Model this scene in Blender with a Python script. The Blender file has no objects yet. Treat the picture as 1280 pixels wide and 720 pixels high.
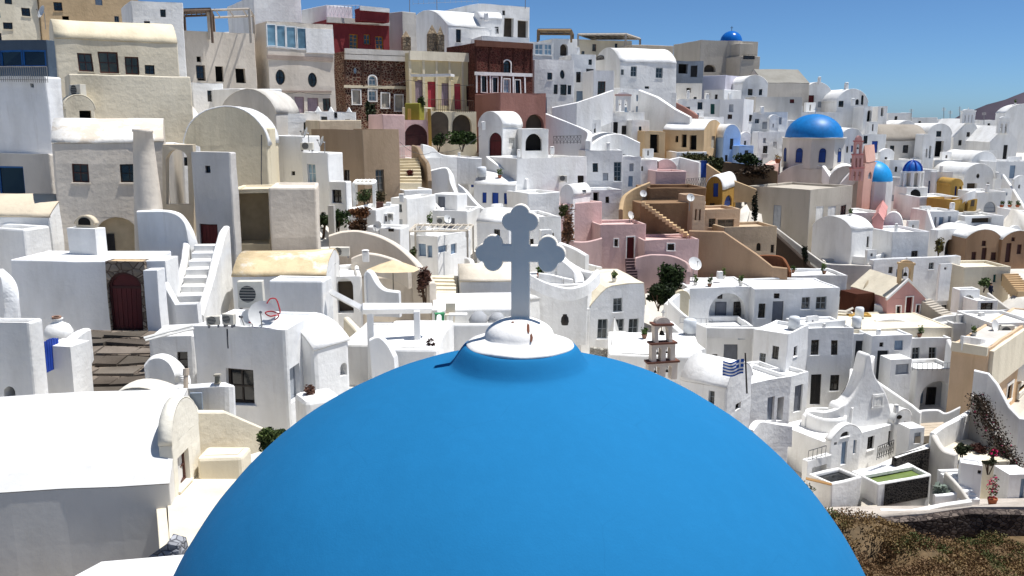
import bpy, bmesh, math, random
import numpy as np
from mathutils import Vector, Matrix, noise
R = math.radians
random.seed(7)
scene = bpy.context.scene
COL = scene.collection

# ---------------------------------------------------------------- camera, sky, sun, exposure
F, PITCH, CZ = 1108.0, R(10.7), 60.0
cam_d = bpy.data.cameras.new('camera'); cam = bpy.data.objects.new('camera', cam_d); COL.objects.link(cam)
cam.location = (0, 0, CZ); cam.rotation_euler = (R(90) - PITCH, 0, 0)
cam_d.sensor_width = 36; cam_d.lens = 36 * F / 1280; cam_d.clip_start = .1; cam_d.clip_end = 30000
scene.camera = cam
SUN_EL, SUN_PHI = R(70), R(3)          # phi: from +X (picture right) turning away from the camera
world = bpy.data.worlds.new('World'); scene.world = world; world.use_nodes = True
wn = world.node_tree; sky_n = wn.nodes.new('ShaderNodeTexSky'); sky_n.sky_type = 'NISHITA'
sky_n.sun_disc = False; sky_n.sun_elevation = SUN_EL; sky_n.sun_rotation = R(90) - SUN_PHI
sky_n.altitude = 0; sky_n.air_density = .5; sky_n.dust_density = .55; sky_n.ozone_density = 10
tint = wn.nodes.new('ShaderNodeMix'); tint.data_type = 'RGBA'; tint.blend_type = 'MULTIPLY'; tint.inputs[0].default_value = 1; tint.inputs[7].default_value = (.84, 1, .99, 1)
wn.links.new(sky_n.outputs[0], tint.inputs[6]); wn.links.new(tint.outputs[2], wn.nodes['Background'].inputs[0]); wn.nodes['Background'].inputs[1].default_value = .094
sun_d = bpy.data.lights.new('sun', 'SUN'); sun_d.energy = 4.8; sun_d.angle = R(.5); sun_d.color = (1, .98, .95)
sun = bpy.data.objects.new('sun', sun_d); COL.objects.link(sun)
sv = Vector((math.cos(SUN_EL) * math.cos(SUN_PHI), math.cos(SUN_EL) * math.sin(SUN_PHI), math.sin(SUN_EL)))
sun.rotation_euler = sv.to_track_quat('Z', 'Y').to_euler(); sun.location = (40, 20, 120)
vs = scene.view_settings; vs.view_transform = 'Standard'; vs.look = 'None'; vs.exposure = .38; vs.gamma = 1; vs.use_curve_mapping = False

# ---------------------------------------------------------------- pixel -> place
CAM = Vector((0, 0, CZ)); FW = Vector((0, math.cos(PITCH), -math.sin(PITCH))); UP = Vector((0, math.sin(PITCH), math.cos(PITCH)))
def ray(x, y): return FW + Vector((1, 0, 0)) * ((x - 640) / F) + UP * ((360 - y) / F)
def pt(x, y, D): return CAM + ray(x, y) * D
def proj(p):
    q = p - CAM; d = q.dot(FW); return 640 + F * q.x / d, 360 - F * q.dot(UP) / d, d
def hit(x, y, c, d):
    """pixel ray against the upright plane through plan point c with plan direction d -> (s, z)"""
    r = ray(x, y); det = r.x * -d[1] + d[0] * r.y
    if abs(det) < 1e-6: det = 1e-6
    t = (c[0] * -d[1] + d[0] * c[1]) / det
    return (r.x * t - c[0]) * d[0] + (r.y * t - c[1]) * d[1], CZ + r.z * t

# ---------------------------------------------------------------- materials
def lin(h):
    c = [int(h[i:i + 2], 16) / 255 for i in (0, 2, 4)]
    return [(x / 12.92 if x <= .04045 else ((x + .055) / 1.055) ** 2.4) for x in c] + [1]
MATS = {}
def new_mat(name, rough=.85, spec=.25):
    m = bpy.data.materials.new(name); m.use_nodes = True; n = m.node_tree; b = n.nodes['Principled BSDF']
    b.inputs['Roughness'].default_value = rough; b.inputs['Specular IOR Level'].default_value = spec
    return m, n, b
def nd(n, t, **k):
    o = n.nodes.new(t)
    for a, v in k.items():
        if a[0] == 'i': o.inputs[int(a[1:])].default_value = v
        else: setattr(o, a, v)
    return o
def ramp(n, stops):
    o = n.nodes.new('ShaderNodeValToRGB'); e = o.color_ramp.elements
    while len(e) < len(stops): e.new(.5)
    for q, (p, c) in zip(e, stops): q.position = p; q.color = c
    return o
def sc(c, f): return [min(1, c[0] * f), min(1, c[1] * f), min(1, c[2] * f), 1]
def plaster(hexc, dirt=.18, bump=.55, patch=None):
    key = ('pl', hexc, dirt, bump, patch)
    if key in MATS: return MATS[key]
    c = lin(hexc); m, n, b = new_mat('plaster_' + hexc, .9, .15); L = n.links
    g = nd(n, 'ShaderNodeNewGeometry')
    mp = nd(n, 'ShaderNodeMapping'); mp.inputs['Scale'].default_value = (1, 1, .3); L.new(g.outputs['Position'], mp.inputs[0])
    n1 = nd(n, 'ShaderNodeTexNoise', i2=.55, i3=6., i4=.62); L.new(mp.outputs[0], n1.inputs['Vector'])
    warm = [c[0] * (1 - dirt), c[1] * (1 - dirt * 1.05), c[2] * (1 - dirt * 1.15), 1]
    r1 = ramp(n, [(.32, warm), (.55, c), (.8, sc(c, 1.03))]); L.new(n1.outputs[0], r1.inputs[0])
    # thin run-down streaks and chips
    m2 = nd(n, 'ShaderNodeMapping'); m2.inputs['Scale'].default_value = (2.6, 2.6, .16); L.new(g.outputs['Position'], m2.inputs[0])
    n2 = nd(n, 'ShaderNodeTexNoise', i2=1.2, i3=5., i4=.7); L.new(m2.outputs[0], n2.inputs['Vector'])
    r2 = ramp(n, [(.585, (0, 0, 0, 1)), (.74, (1, 1, 1, 1))]); L.new(n2.outputs[0], r2.inputs[0])
    k = nd(n, 'ShaderNodeMath', operation='MULTIPLY', i1=min(.6, dirt * 2.2)); L.new(r2.outputs[0], k.inputs[0])
    mx = nd(n, 'ShaderNodeMix', data_type='RGBA'); L.new(k.outputs[0], mx.inputs[0]); L.new(r1.outputs[0], mx.inputs[6])
    mx.inputs[7].default_value = [c[0] * .62, c[1] * .58, c[2] * .53, 1]
    out = mx.outputs[2]
    if patch:
        n3 = nd(n, 'ShaderNodeTexNoise', i2=.5, i3=8., i4=.7); L.new(g.outputs['Position'], n3.inputs['Vector'])
        r3 = ramp(n, [(.5, (0, 0, 0, 1)), (.57, (1, 1, 1, 1))]); L.new(n3.outputs[0], r3.inputs[0])
        m3 = nd(n, 'ShaderNodeMix', data_type='RGBA'); L.new(r3.outputs[0], m3.inputs[0]); L.new(out, m3.inputs[6]); m3.inputs[7].default_value = lin(patch)
        out = m3.outputs[2]
    L.new(out, b.inputs['Base Color'])
    n4 = nd(n, 'ShaderNodeTexNoise', i2=3.2, i3=7., i4=.6); L.new(g.outputs['Position'], n4.inputs['Vector'])
    bp = nd(n, 'ShaderNodeBump', i0=bump, i1=.06); L.new(n4.outputs[0], bp.inputs['Height']); L.new(bp.outputs[0], b.inputs['Normal'])
    MATS[key] = m; return m
def paint(hexc, rough=.5, metal=0, var=.12):
    key = ('pa', hexc, rough, metal)
    if key in MATS: return MATS[key]
    c = lin(hexc); m, n, b = new_mat('paint_' + hexc, rough, .3); b.inputs['Metallic'].default_value = metal
    g = nd(n, 'ShaderNodeNewGeometry'); n1 = nd(n, 'ShaderNodeTexNoise', i2=2.2, i3=5.); n.links.new(g.outputs['Position'], n1.inputs['Vector'])
    r1 = ramp(n, [(.3, sc(c, 1 - var)), (.7, sc(c, 1 + var))]); n.links.new(n1.outputs[0], r1.inputs[0]); n.links.new(r1.outputs[0], b.inputs['Base Color'])
    MATS[key] = m; return m
def glass(hexc='1a2226'):
    key = ('gl', hexc)
    if key in MATS: return MATS[key]
    m, n, b = new_mat('pane_' + hexc, .08, .6); c = lin(hexc)
    g = nd(n, 'ShaderNodeNewGeometry'); n1 = nd(n, 'ShaderNodeTexNoise', i2=.8); n.links.new(g.outputs['Position'], n1.inputs['Vector'])
    r1 = ramp(n, [(.35, sc(c, .6)), (.65, sc(c, 1.5))]); n.links.new(n1.outputs[0], r1.inputs[0]); n.links.new(r1.outputs[0], b.inputs['Base Color'])
    MATS[key] = m; return m
def stone(c1, c2, joint, scale, bump=.8, kind='F1'):
    key = ('st', c1, c2, joint, scale)
    if key in MATS: return MATS[key]
    m, n, b = new_mat('masonry_' + c1, .9, .15); L = n.links
    g = nd(n, 'ShaderNodeNewGeometry'); mp = nd(n, 'ShaderNodeMapping'); mp.inputs['Scale'].default_value = (1, 1, 1.35); L.new(g.outputs['Position'], mp.inputs[0])
    v = nd(n, 'ShaderNodeTexVoronoi', feature='F1', i2=scale); L.new(mp.outputs[0], v.inputs['Vector'])
    e = nd(n, 'ShaderNodeTexVoronoi', feature='DISTANCE_TO_EDGE', i2=scale); L.new(mp.outputs[0], e.inputs['Vector'])
    sp = nd(n, 'ShaderNodeSeparateColor'); L.new(v.outputs['Color'], sp.inputs[0])
    r1 = ramp(n, [(.1, lin(c1)), (.9, lin(c2))]); L.new(sp.outputs[0], r1.inputs[0])
    r2 = ramp(n, [(.03, (1, 1, 1, 1)), (.09, (0, 0, 0, 1))]); L.new(e.outputs['Distance'], r2.inputs[0])
    mx = nd(n, 'ShaderNodeMix', data_type='RGBA'); L.new(r2.outputs[0], mx.inputs[0]); L.new(r1.outputs[0], mx.inputs[6]); mx.inputs[7].default_value = lin(joint)
    L.new(mx.outputs[2], b.inputs['Base Color'])
    bp = nd(n, 'ShaderNodeBump', i0=bump, i1=.08); L.new(e.outputs['Distance'], bp.inputs['Height']); L.new(bp.outputs[0], b.inputs['Normal'])
    MATS[key] = m; return m
def leafmat(c1, c2):
    key = ('lf', c1, c2)
    if key in MATS: return MATS[key]
    m, n, b = new_mat('leaf_' + c1, .7, .2); L = n.links
    g = nd(n, 'ShaderNodeNewGeometry'); n1 = nd(n, 'ShaderNodeTexNoise', i2=2.5, i3=3.); L.new(g.outputs['Position'], n1.inputs['Vector'])
    r1 = ramp(n, [(.35, lin(c1)), (.65, lin(c2))]); L.new(n1.outputs[0], r1.inputs[0]); L.new(r1.outputs[0], b.inputs['Base Color'])
    MATS[key] = m; return m
# plain colour words -> hex
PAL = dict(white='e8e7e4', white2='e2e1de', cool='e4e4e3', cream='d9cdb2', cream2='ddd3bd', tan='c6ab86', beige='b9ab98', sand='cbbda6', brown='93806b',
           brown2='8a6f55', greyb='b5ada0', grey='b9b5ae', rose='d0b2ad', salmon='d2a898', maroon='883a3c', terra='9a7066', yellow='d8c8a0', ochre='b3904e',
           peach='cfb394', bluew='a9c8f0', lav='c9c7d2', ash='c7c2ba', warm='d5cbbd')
def W(c, **k): return plaster(PAL.get(c, c), **k)

# ---------------------------------------------------------------- mesh helpers
class MB:
    def __init__(s): s.v = []; s.f = []
    def add(s, vs, fs):
        o = len(s.v); s.v += [tuple(v) for v in vs]; s.f += [tuple(o + i for i in f) for f in fs]; return s
    def quad(s, a, b, c, d): return s.add([a, b, c, d], [(0, 1, 2, 3)])
    def fbox(s, fr, u0, u1, v0, v1, w0, w1):
        p = [fr(u, v, w) for w in (w0, w1) for (u, v) in ((u0, v0), (u1, v0), (u1, v1), (u0, v1))]
        return s.add(p, [(3, 2, 1, 0), (4, 5, 6, 7), (0, 1, 5, 4), (1, 2, 6, 5), (2, 3, 7, 6), (3, 0, 4, 7)])
    def box(s, c, sx, sy, sz, rot=0):
        ca, sa = math.cos(rot), math.sin(rot)
        fr = lambda u, v, w: (c[0] + u * ca - w * sa, c[1] + u * sa + w * ca, c[2] + v)
        return s.fbox(fr, -sx / 2, sx / 2, 0, sz, sy / 2, -sy / 2)
    def bar(s, a, b, r, n=6):
        a, b = Vector(a), Vector(b); d = (b - a)
        if d.length < 1e-5: return s
        q = d.to_track_quat('Z', 'Y'); ring = [q @ Vector((math.cos(2 * math.pi * i / n) * r, math.sin(2 * math.pi * i / n) * r, 0)) for i in range(n)]
        return s.add([a + v for v in ring] + [b + v for v in ring], [(i, (i + 1) % n, n + (i + 1) % n, n + i) for i in range(n)] + [tuple(range(n))[::-1], tuple(range(n, 2 * n))])
    def lathe(s, c, prof, n=24, a0=0, a1=2 * math.pi):
        full = abs(a1 - a0 - 2 * math.pi) < 1e-6; k = n if full else n + 1
        vs = [(c[0] + r * math.cos(a0 + (a1 - a0) * i / n), c[1] + r * math.sin(a0 + (a1 - a0) * i / n), c[2] + z) for (r, z) in prof for i in range(k)]
        fs = []
        for j in range(len(prof) - 1):
            for i in range(n): fs.append((j * k + i, j * k + (i + 1) % k, (j + 1) * k + (i + 1) % k, (j + 1) * k + i))
        return s.add(vs, fs)
    def ext(s, poly, off):
        """solid from a planar polygon (list of Vectors) pushed by off"""
        n = len(poly); o = Vector(off)
        return s.add(list(poly) + [Vector(p) + o for p in poly], [tuple(range(n)), tuple(range(2 * n - 1, n - 1, -1))] + [(i, n + i, n + (i + 1) % n, (i + 1) % n) for i in range(n)])
    def build(s, name, mat, parent=None, smooth=False, bevel=0, weld=False):
        me = bpy.data.meshes.new(name); base = parent.matrix_world.translation if parent else Vector()
        if parent: base = ORG[parent.name]
        me.from_pydata([(v[0] - base[0], v[1] - base[1], v[2] - base[2]) for v in s.v], [], s.f)
        bm = bmesh.new(); bm.from_mesh(me)
        if weld or bevel or smooth: bmesh.ops.remove_doubles(bm, verts=bm.verts, dist=1e-4)
        bmesh.ops.recalc_face_normals(bm, faces=bm.faces)
        if bevel:
            es = [e for e in bm.edges if len(e.link_faces) == 2 and e.calc_face_angle(0) > .6]
            bmesh.ops.bevel(bm, geom=es, offset=bevel, segments=2, affect='EDGES', profile=.5, clamp_overlap=True)
        bm.to_mesh(me); bm.free()
        if smooth:
            for p in me.polygons: p.use_smooth = True
        me.materials.append(mat); o = bpy.data.objects.new(name, me); COL.objects.link(o); ORG[o.name] = base if parent else Vector()
        if parent: o.parent = parent
        return o
ORG = {}
def thing(name, label, cat, loc, group=None):
    o = bpy.data.objects.new(name, None); COL.objects.link(o); o.location = loc; o.empty_display_size = .2
    o['label'] = label; o['category'] = cat; o['kind'] = 'thing'
    if group: o['group'] = group
    ORG[o.name] = Vector(loc); return o
def tag(o, label, cat, group=None):
    o['label'] = label; o['category'] = cat; o['kind'] = 'thing'
    if group: o['group'] = group
    return o
def struct(o): o['kind'] = 'structure'; return o
def recenter(o):
    """put a one-mesh thing's origin at its base"""
    vs = [v.co for v in o.data.vertices]; lo = Vector([min(v[i] for v in vs) for i in range(3)]); hi = Vector([max(v[i] for v in vs) for i in range(3)])
    b = Vector(((lo.x + hi.x) / 2, (lo.y + hi.y) / 2, lo.z)); o.data.transform(Matrix.Translation(-b)); o.location = b; ORG[o.name] = b; return o
FOOT = []          # (plan polygon, base z) for the terrain
VIS = []           # (x0, x1, ybottom, depth) pixels that the terrain must not cover
# ---------------------------------------------------------------- openings
# style letter: frame colour, panel colour, kind
ST = dict(V=('e6e6e4', '6a8b9c', 'win1'), N=('1d5590', '0d1216', 'win1'), k=('2a2320', '14181b', 'win'), K=('4a2a22', '3a3a30', 'win'), g=('8d9396', '2b3236', 'win'), w=('dad8d2', '39434a', 'win'), W=('e4e2dd', '7f97a3', 'win'),
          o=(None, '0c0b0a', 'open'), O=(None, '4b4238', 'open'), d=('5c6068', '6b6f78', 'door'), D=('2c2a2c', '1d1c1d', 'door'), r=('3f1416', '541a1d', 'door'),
          b=('1d3a78', '20469a', 'door'), n=('122a5c', '163878', 'door'), s=('d8d6d0', 'd8d6d0', 'door'), S=('8a8f96', 'a3a8ae', 'door'), c=('b23c45', 'b9434c', 'door'),
          p=('8d7a80', '9a8890', 'door'), m=('40201c', '3a1c1a', 'door'), t=('2d6a63', '1f4f4a', 'door'), y=('c98a20', '3a4046', 'win'), e=('b9b2a4', 'b4ad9e', 'door'),
          A=(None, 'e6e1d8', 'open'), B=(None, 'cfd0d0', 'open'), C=(None, 'b3a58c', 'open'), z=('3a3f47', '2a2f36', 'door'), l=('7388a0', '8599ad', 'door'), h=('cfcdc8', '30363a', 'win'), q=('6b6258', '3b3a36', 'win'))
def arc_pts(u0, u1, vs, v1, n=10):
    """half-ellipse from (u1,vs) over the crown to (u0,vs)"""
    c, a, h = (u0 + u1) / 2, (u1 - u0) / 2, v1 - vs
    return [(c + a * math.cos(math.pi * i / n), vs + h * math.sin(math.pi * i / n)) for i in range(n + 1)]
def opening(fr, par, st, u0, v0, u1, v1, rec, wallmat, cut=True):
    s = st[0]; fc, pc, kind = ST[s]; arch = '^' in st; rnd = '@' in st; surr = '!' in st; brow = '~' in st
    w_, h_ = u1 - u0, v1 - v0; vs = v1 - min(w_ / 2, h_ * .6) if arch else v1
    wp = -rec if cut else .02; e = .012
    out = []
    if rnd: out = [((u0 + u1) / 2 + w_ / 2 * math.cos(2 * math.pi * i / 16), (v0 + v1) / 2 + h_ / 2 * math.sin(2 * math.pi * i / 16)) for i in range(16)]
    elif arch: out = [(u0, v0), (u1, v0)] + arc_pts(u0, u1, vs, v1)
    else: out = [(u0 - e, v0 - e), (u1 + e, v0 - e), (u1 + e, v1 + e), (u0 - e, v1 + e)]
    pm = MB(); pm.ext([Vector(fr(u, v, wp)) for u, v in out], Vector(fr(0, 0, -.05)) - Vector(fr(0, 0, 0)))
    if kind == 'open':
        o = pm.build('opening', paint(pc, .9), par); return  # flat panel closes the opening; where dark, its colour paints the shade inside
    ft = max(.045, min(.1, w_ * .09)); f0, f1 = wp - .01, wp + .05
    fm = MB()
    if rnd or arch:
        cu, cv = (u0 + u1) / 2, (v0 + v1) / 2; n = len(out)
        ins = [(cu + (u - cu) * (1 - 2 * ft / w_), cv + (v - cv) * (1 - 2 * ft / h_)) for u, v in out]
        for i in range(n):
            j = (i + 1) % n; a, b, c, d = out[i], out[j], ins[j], ins[i]
            fm.add([fr(*a, f1), fr(*b, f1), fr(*c, f1), fr(*d, f1), fr(*d, f0), fr(*c, f0)], [(0, 1, 2, 3), (3, 2, 5, 4)])
        if not rnd: fm.fbox(fr, u0 + ft, u1 - ft, vs - ft / 2, vs + ft / 2, f0, f1 - .006)
    else:
        fm.fbox(fr, u0, u0 + ft, v0, v1, f0, f1); fm.fbox(fr, u1 - ft, u1, v0, v1, f0, f1)
        fm.fbox(fr, u0 + ft, u1 - ft, v1 - ft, v1, f0, f1); fm.fbox(fr, u0 + ft, u1 - ft, v0, v0 + ft, f0, f1)
    if kind[:3] == 'win':
        mid = ft * .6
        if w_ > .42 and kind == 'win': fm.fbox(fr, (u0 + u1) / 2 - mid / 2, (u0 + u1) / 2 + mid / 2, v0 + ft, vs - (0 if not rnd else ft), f0, f1 - .004)
        nb = 0 if kind == 'win1' else 1 if h_ < 1.5 else 3
        for k in range(1, nb + 1):
            v = v0 + (vs - v0) * k / (nb + 1); fm.fbox(fr, u0 + ft, u1 - ft, v - mid / 2, v + mid / 2, f0, f1 - .008)
        wo = fm.build('window', paint(fc), par); pm.build('pane', glass(pc), wo)
    else:
        # leaf with a centre gap and boards
        nb = max(2, int(w_ / .22)); dm = MB()
        for k in range(nb):
            a = u0 + ft + (w_ - 2 * ft) * k / nb + .008; b = u0 + ft + (w_ - 2 * ft) * (k + 1) / nb - .008
            dm.fbox(fr, a, b, v0 + ft, vs - ft * .5, wp + .002, wp + .024 + (.008 if k % 2 else 0))
        dm.v += []; do = pm.build('door' if h_ > 1.3 else 'shutter', paint(pc, .6), par)
        dm.build('board', paint(pc, .6), do); fm.build('door_frame', paint(fc), do)
    if surr:
        t = max(.09, w_ * .14); sm = MB(); m = paint('e9e7e2', .8)
        if arch or rnd:
            cu, cv = (u0 + u1) / 2, (v0 + v1) / 2 if rnd else v0
            ous = [(cu + (u - cu) * (1 + 2 * t / w_), cv + (v - cv) * (1 + (2 if rnd else 1) * t / h_)) for u, v in out]
            for i in range(len(out)):
                if arch and i == 0: continue
                j = (i + 1) % len(out); a, b, c, d = out[i], out[j], ous[j], ous[i]
                sm.add([fr(*a, .05), fr(*b, .05), fr(*c, .05), fr(*d, .05), fr(*d, -.01), fr(*c, -.01), fr(*a, -.01), fr(*b, -.01)], [(0, 1, 2, 3), (3, 2, 5, 4), (0, 6, 7, 1)])
        else:
            sm.fbox(fr, u0 - t, u0 - .002, v0 - .02, v1 + t, -.01, .05); sm.fbox(fr, u1 + .002, u1 + t, v0 - .02, v1 + t, -.01, .05); sm.fbox(fr, u0 - .002, u1 + .002, v1 + .002, v1 + t, -.01, .05)
            if h_ < 1.8: sm.fbox(fr, u0 - t * 1.2, u1 + t * 1.2, v0 - t, v0 - .021, -.01, .08)
        sm.build('surround', m, par)
    elif kind[:3] == 'win' and w_ > .6 and not rnd:
        MB().fbox(fr, u0 - .06, u1 + .06, v0 - .07, v0 - .013, -rec + .01 if cut else -.01, .06).build('sill', wallmat, par)

def profile(kind, rise, span, n=14):
    """roof cross-section over 0..span: list of (t, h)"""
    if kind == 'y': return [(span * t, rise * h) for t, h in ((0, 0), (.12, .2), (.25, .4), (.4, .6), (.55, .76), (.7, .88), (.85, .96), (.99, 1), (1, 0))]
    if kind == 'x': return [(span * t, rise * h) for t, h in ((0, 0), (.1, .32), (.2, .62), (.3, .84), (.4, .94), (.7, 1), (.97, .98), (1, 0))]
    if kind == 'g': return [(0, 0), (span / 2, rise), (span, 0)]
    a = span / 2
    if rise >= a * .9: return [(a - a * math.cos(math.pi * i / n), rise * math.sin(math.pi * i / n)) for i in range(n + 1)]
    r = (a * a + rise * rise) / (2 * rise); al = math.asin(a / r)
    return [(a + r * math.sin(-al + 2 * al * i / n), r * math.cos(-al + 2 * al * i / n) - (r - rise)) for i in range(n + 1)]

def walls(mb, cs, z0, z1, holes, rec, bev):
    """four upright walls round plan corners cs with recessed openings; holes[k] = [(u0,v0,u1,v1,arch)]"""
    vc = sorted(set([z0, z1] + [round(v, 4) for hs in holes for h in hs for v in (h[1], h[3]) if z0 < v < z1]))
    vc = [v for i, v in enumerate(vc) if i == 0 or v - vc[i - 1] > 1e-3]
    def fill(c): return [c[i] + (c[i + 1] - c[i]) * j / m for i in range(len(c) - 1) for m in [max(1, int((c[i + 1] - c[i]) / 1.2))] for j in range(m)] + [c[-1]]
    vc = fill(vc)
    for k in range(len(cs)):
        a, b = Vector(cs[k]).to_2d(), Vector(cs[(k + 1) % len(cs)]).to_2d(); ln = (b - a).length; d = (b - a) / ln; nrm = Vector((d.y, -d.x))
        fr = lambda u, v, w: (a.x + d.x * u + nrm.x * w, a.y + d.y * u + nrm.y * w, v)
        hs = holes[k]; uc = sorted(set([0, ln] + [round(u, 4) for h in hs for u in (h[0], h[2])]))
        uc = fill(uc)
        for i in range(len(uc) - 1):
            for j in range(len(vc) - 1):
                um, vm = (uc[i] + uc[i + 1]) / 2, (vc[j] + vc[j + 1]) / 2
                if any(h[0] < um < h[2] and h[1] < vm < h[3] for h in hs): continue
                mb.quad(fr(uc[i], vc[j], 0), fr(uc[i + 1], vc[j], 0), fr(uc[i + 1], vc[j + 1], 0), fr(uc[i], vc[j + 1], 0))
        for (u0, v0, u1, v1, arch) in hs:
            u0, v0, u1, v1 = [round(q, 4) for q in (u0, v0, u1, v1)]
            vs = v1 - min((u1 - u0) / 2, (v1 - v0) * .6) if arch == '^' else ((v0 + v1) / 2 if arch == '@' else v1)
            path = [(u0, v0), (u1, v0), (u1, v1), (u0, v1)]
            if arch == '^': path = [(u0, v0), (u1, v0)] + arc_pts(u0, u1, vs, v1)
            if arch == '@': path = [((u0 + u1) / 2 + (u1 - u0) / 2 * math.cos(2 * math.pi * i / 16), (v0 + v1) / 2 + (v1 - v0) / 2 * math.sin(2 * math.pi * i / 16)) for i in range(16)]
            for i in range(len(path)):
                p, q = path[i], path[(i + 1) % len(path)]; mb.quad(fr(*p, 0), fr(*q, 0), fr(*q, -rec - .03), fr(*p, -rec - .03))
            def fan(corner, pts):
                for i in range(len(pts) - 1): mb.add([fr(*corner, 0), fr(*pts[i], 0), fr(*pts[i + 1], 0)], [(0, 1, 2)])
            if arch == '^':
                ar = arc_pts(u0, u1, vs, v1); m = len(ar) // 2; fan((u1, v1), ar[:m + 1]); fan((u0, v1), ar[m:])
            if arch == '@':
                for q, c in enumerate(((u1, v1), (u0, v1), (u0, v0), (u1, v0))): fan(c, [path[(q * 4 + i) % 16] for i in range(5)])

def gable(mb, a, d, z1, P_, hs):
    """upright gable infill over level z1 made of columns, left open where holes reach into it"""
    us = sorted(set([q[0] for q in P_] + [u for h in hs for u in (h[0], h[2])])); top = lambda u: z1 + float(np.interp(u, [q[0] for q in P_], [q[1] for q in P_]))
    f = lambda u, v: (a.x + d.x * u, a.y + d.y * u, v)
    for u0, u1 in zip(us, us[1:]):
        if u1 - u0 < 1e-4: continue
        h = next((h for h in hs if h[0] < (u0 + u1) / 2 < h[2]), None); t0, t1 = top(u0), top(u1)
        spans = [(z1, z1, t0, t1)] if h is None else ([(z1, z1, h[1], h[1])] if h[1] > z1 + 1e-3 else []) + [(h[3], h[3], t0, t1)]
        for b0, b1, c0_, c1_ in spans: mb.quad(f(u0, b0), f(u1, b1), f(u1, c1_), f(u0, c0_))
def frame_of(a, b):
    a, b = Vector(a[:2]), Vector(b[:2]); ln = (b - a).length; d = (b - a) / ln; nrm = Vector((d.y, -d.x))
    return (lambda u, v, w: (a.x + d.x * u + nrm.x * w, a.y + d.y * u + nrm.y * w, v)), ln, d, a

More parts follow.
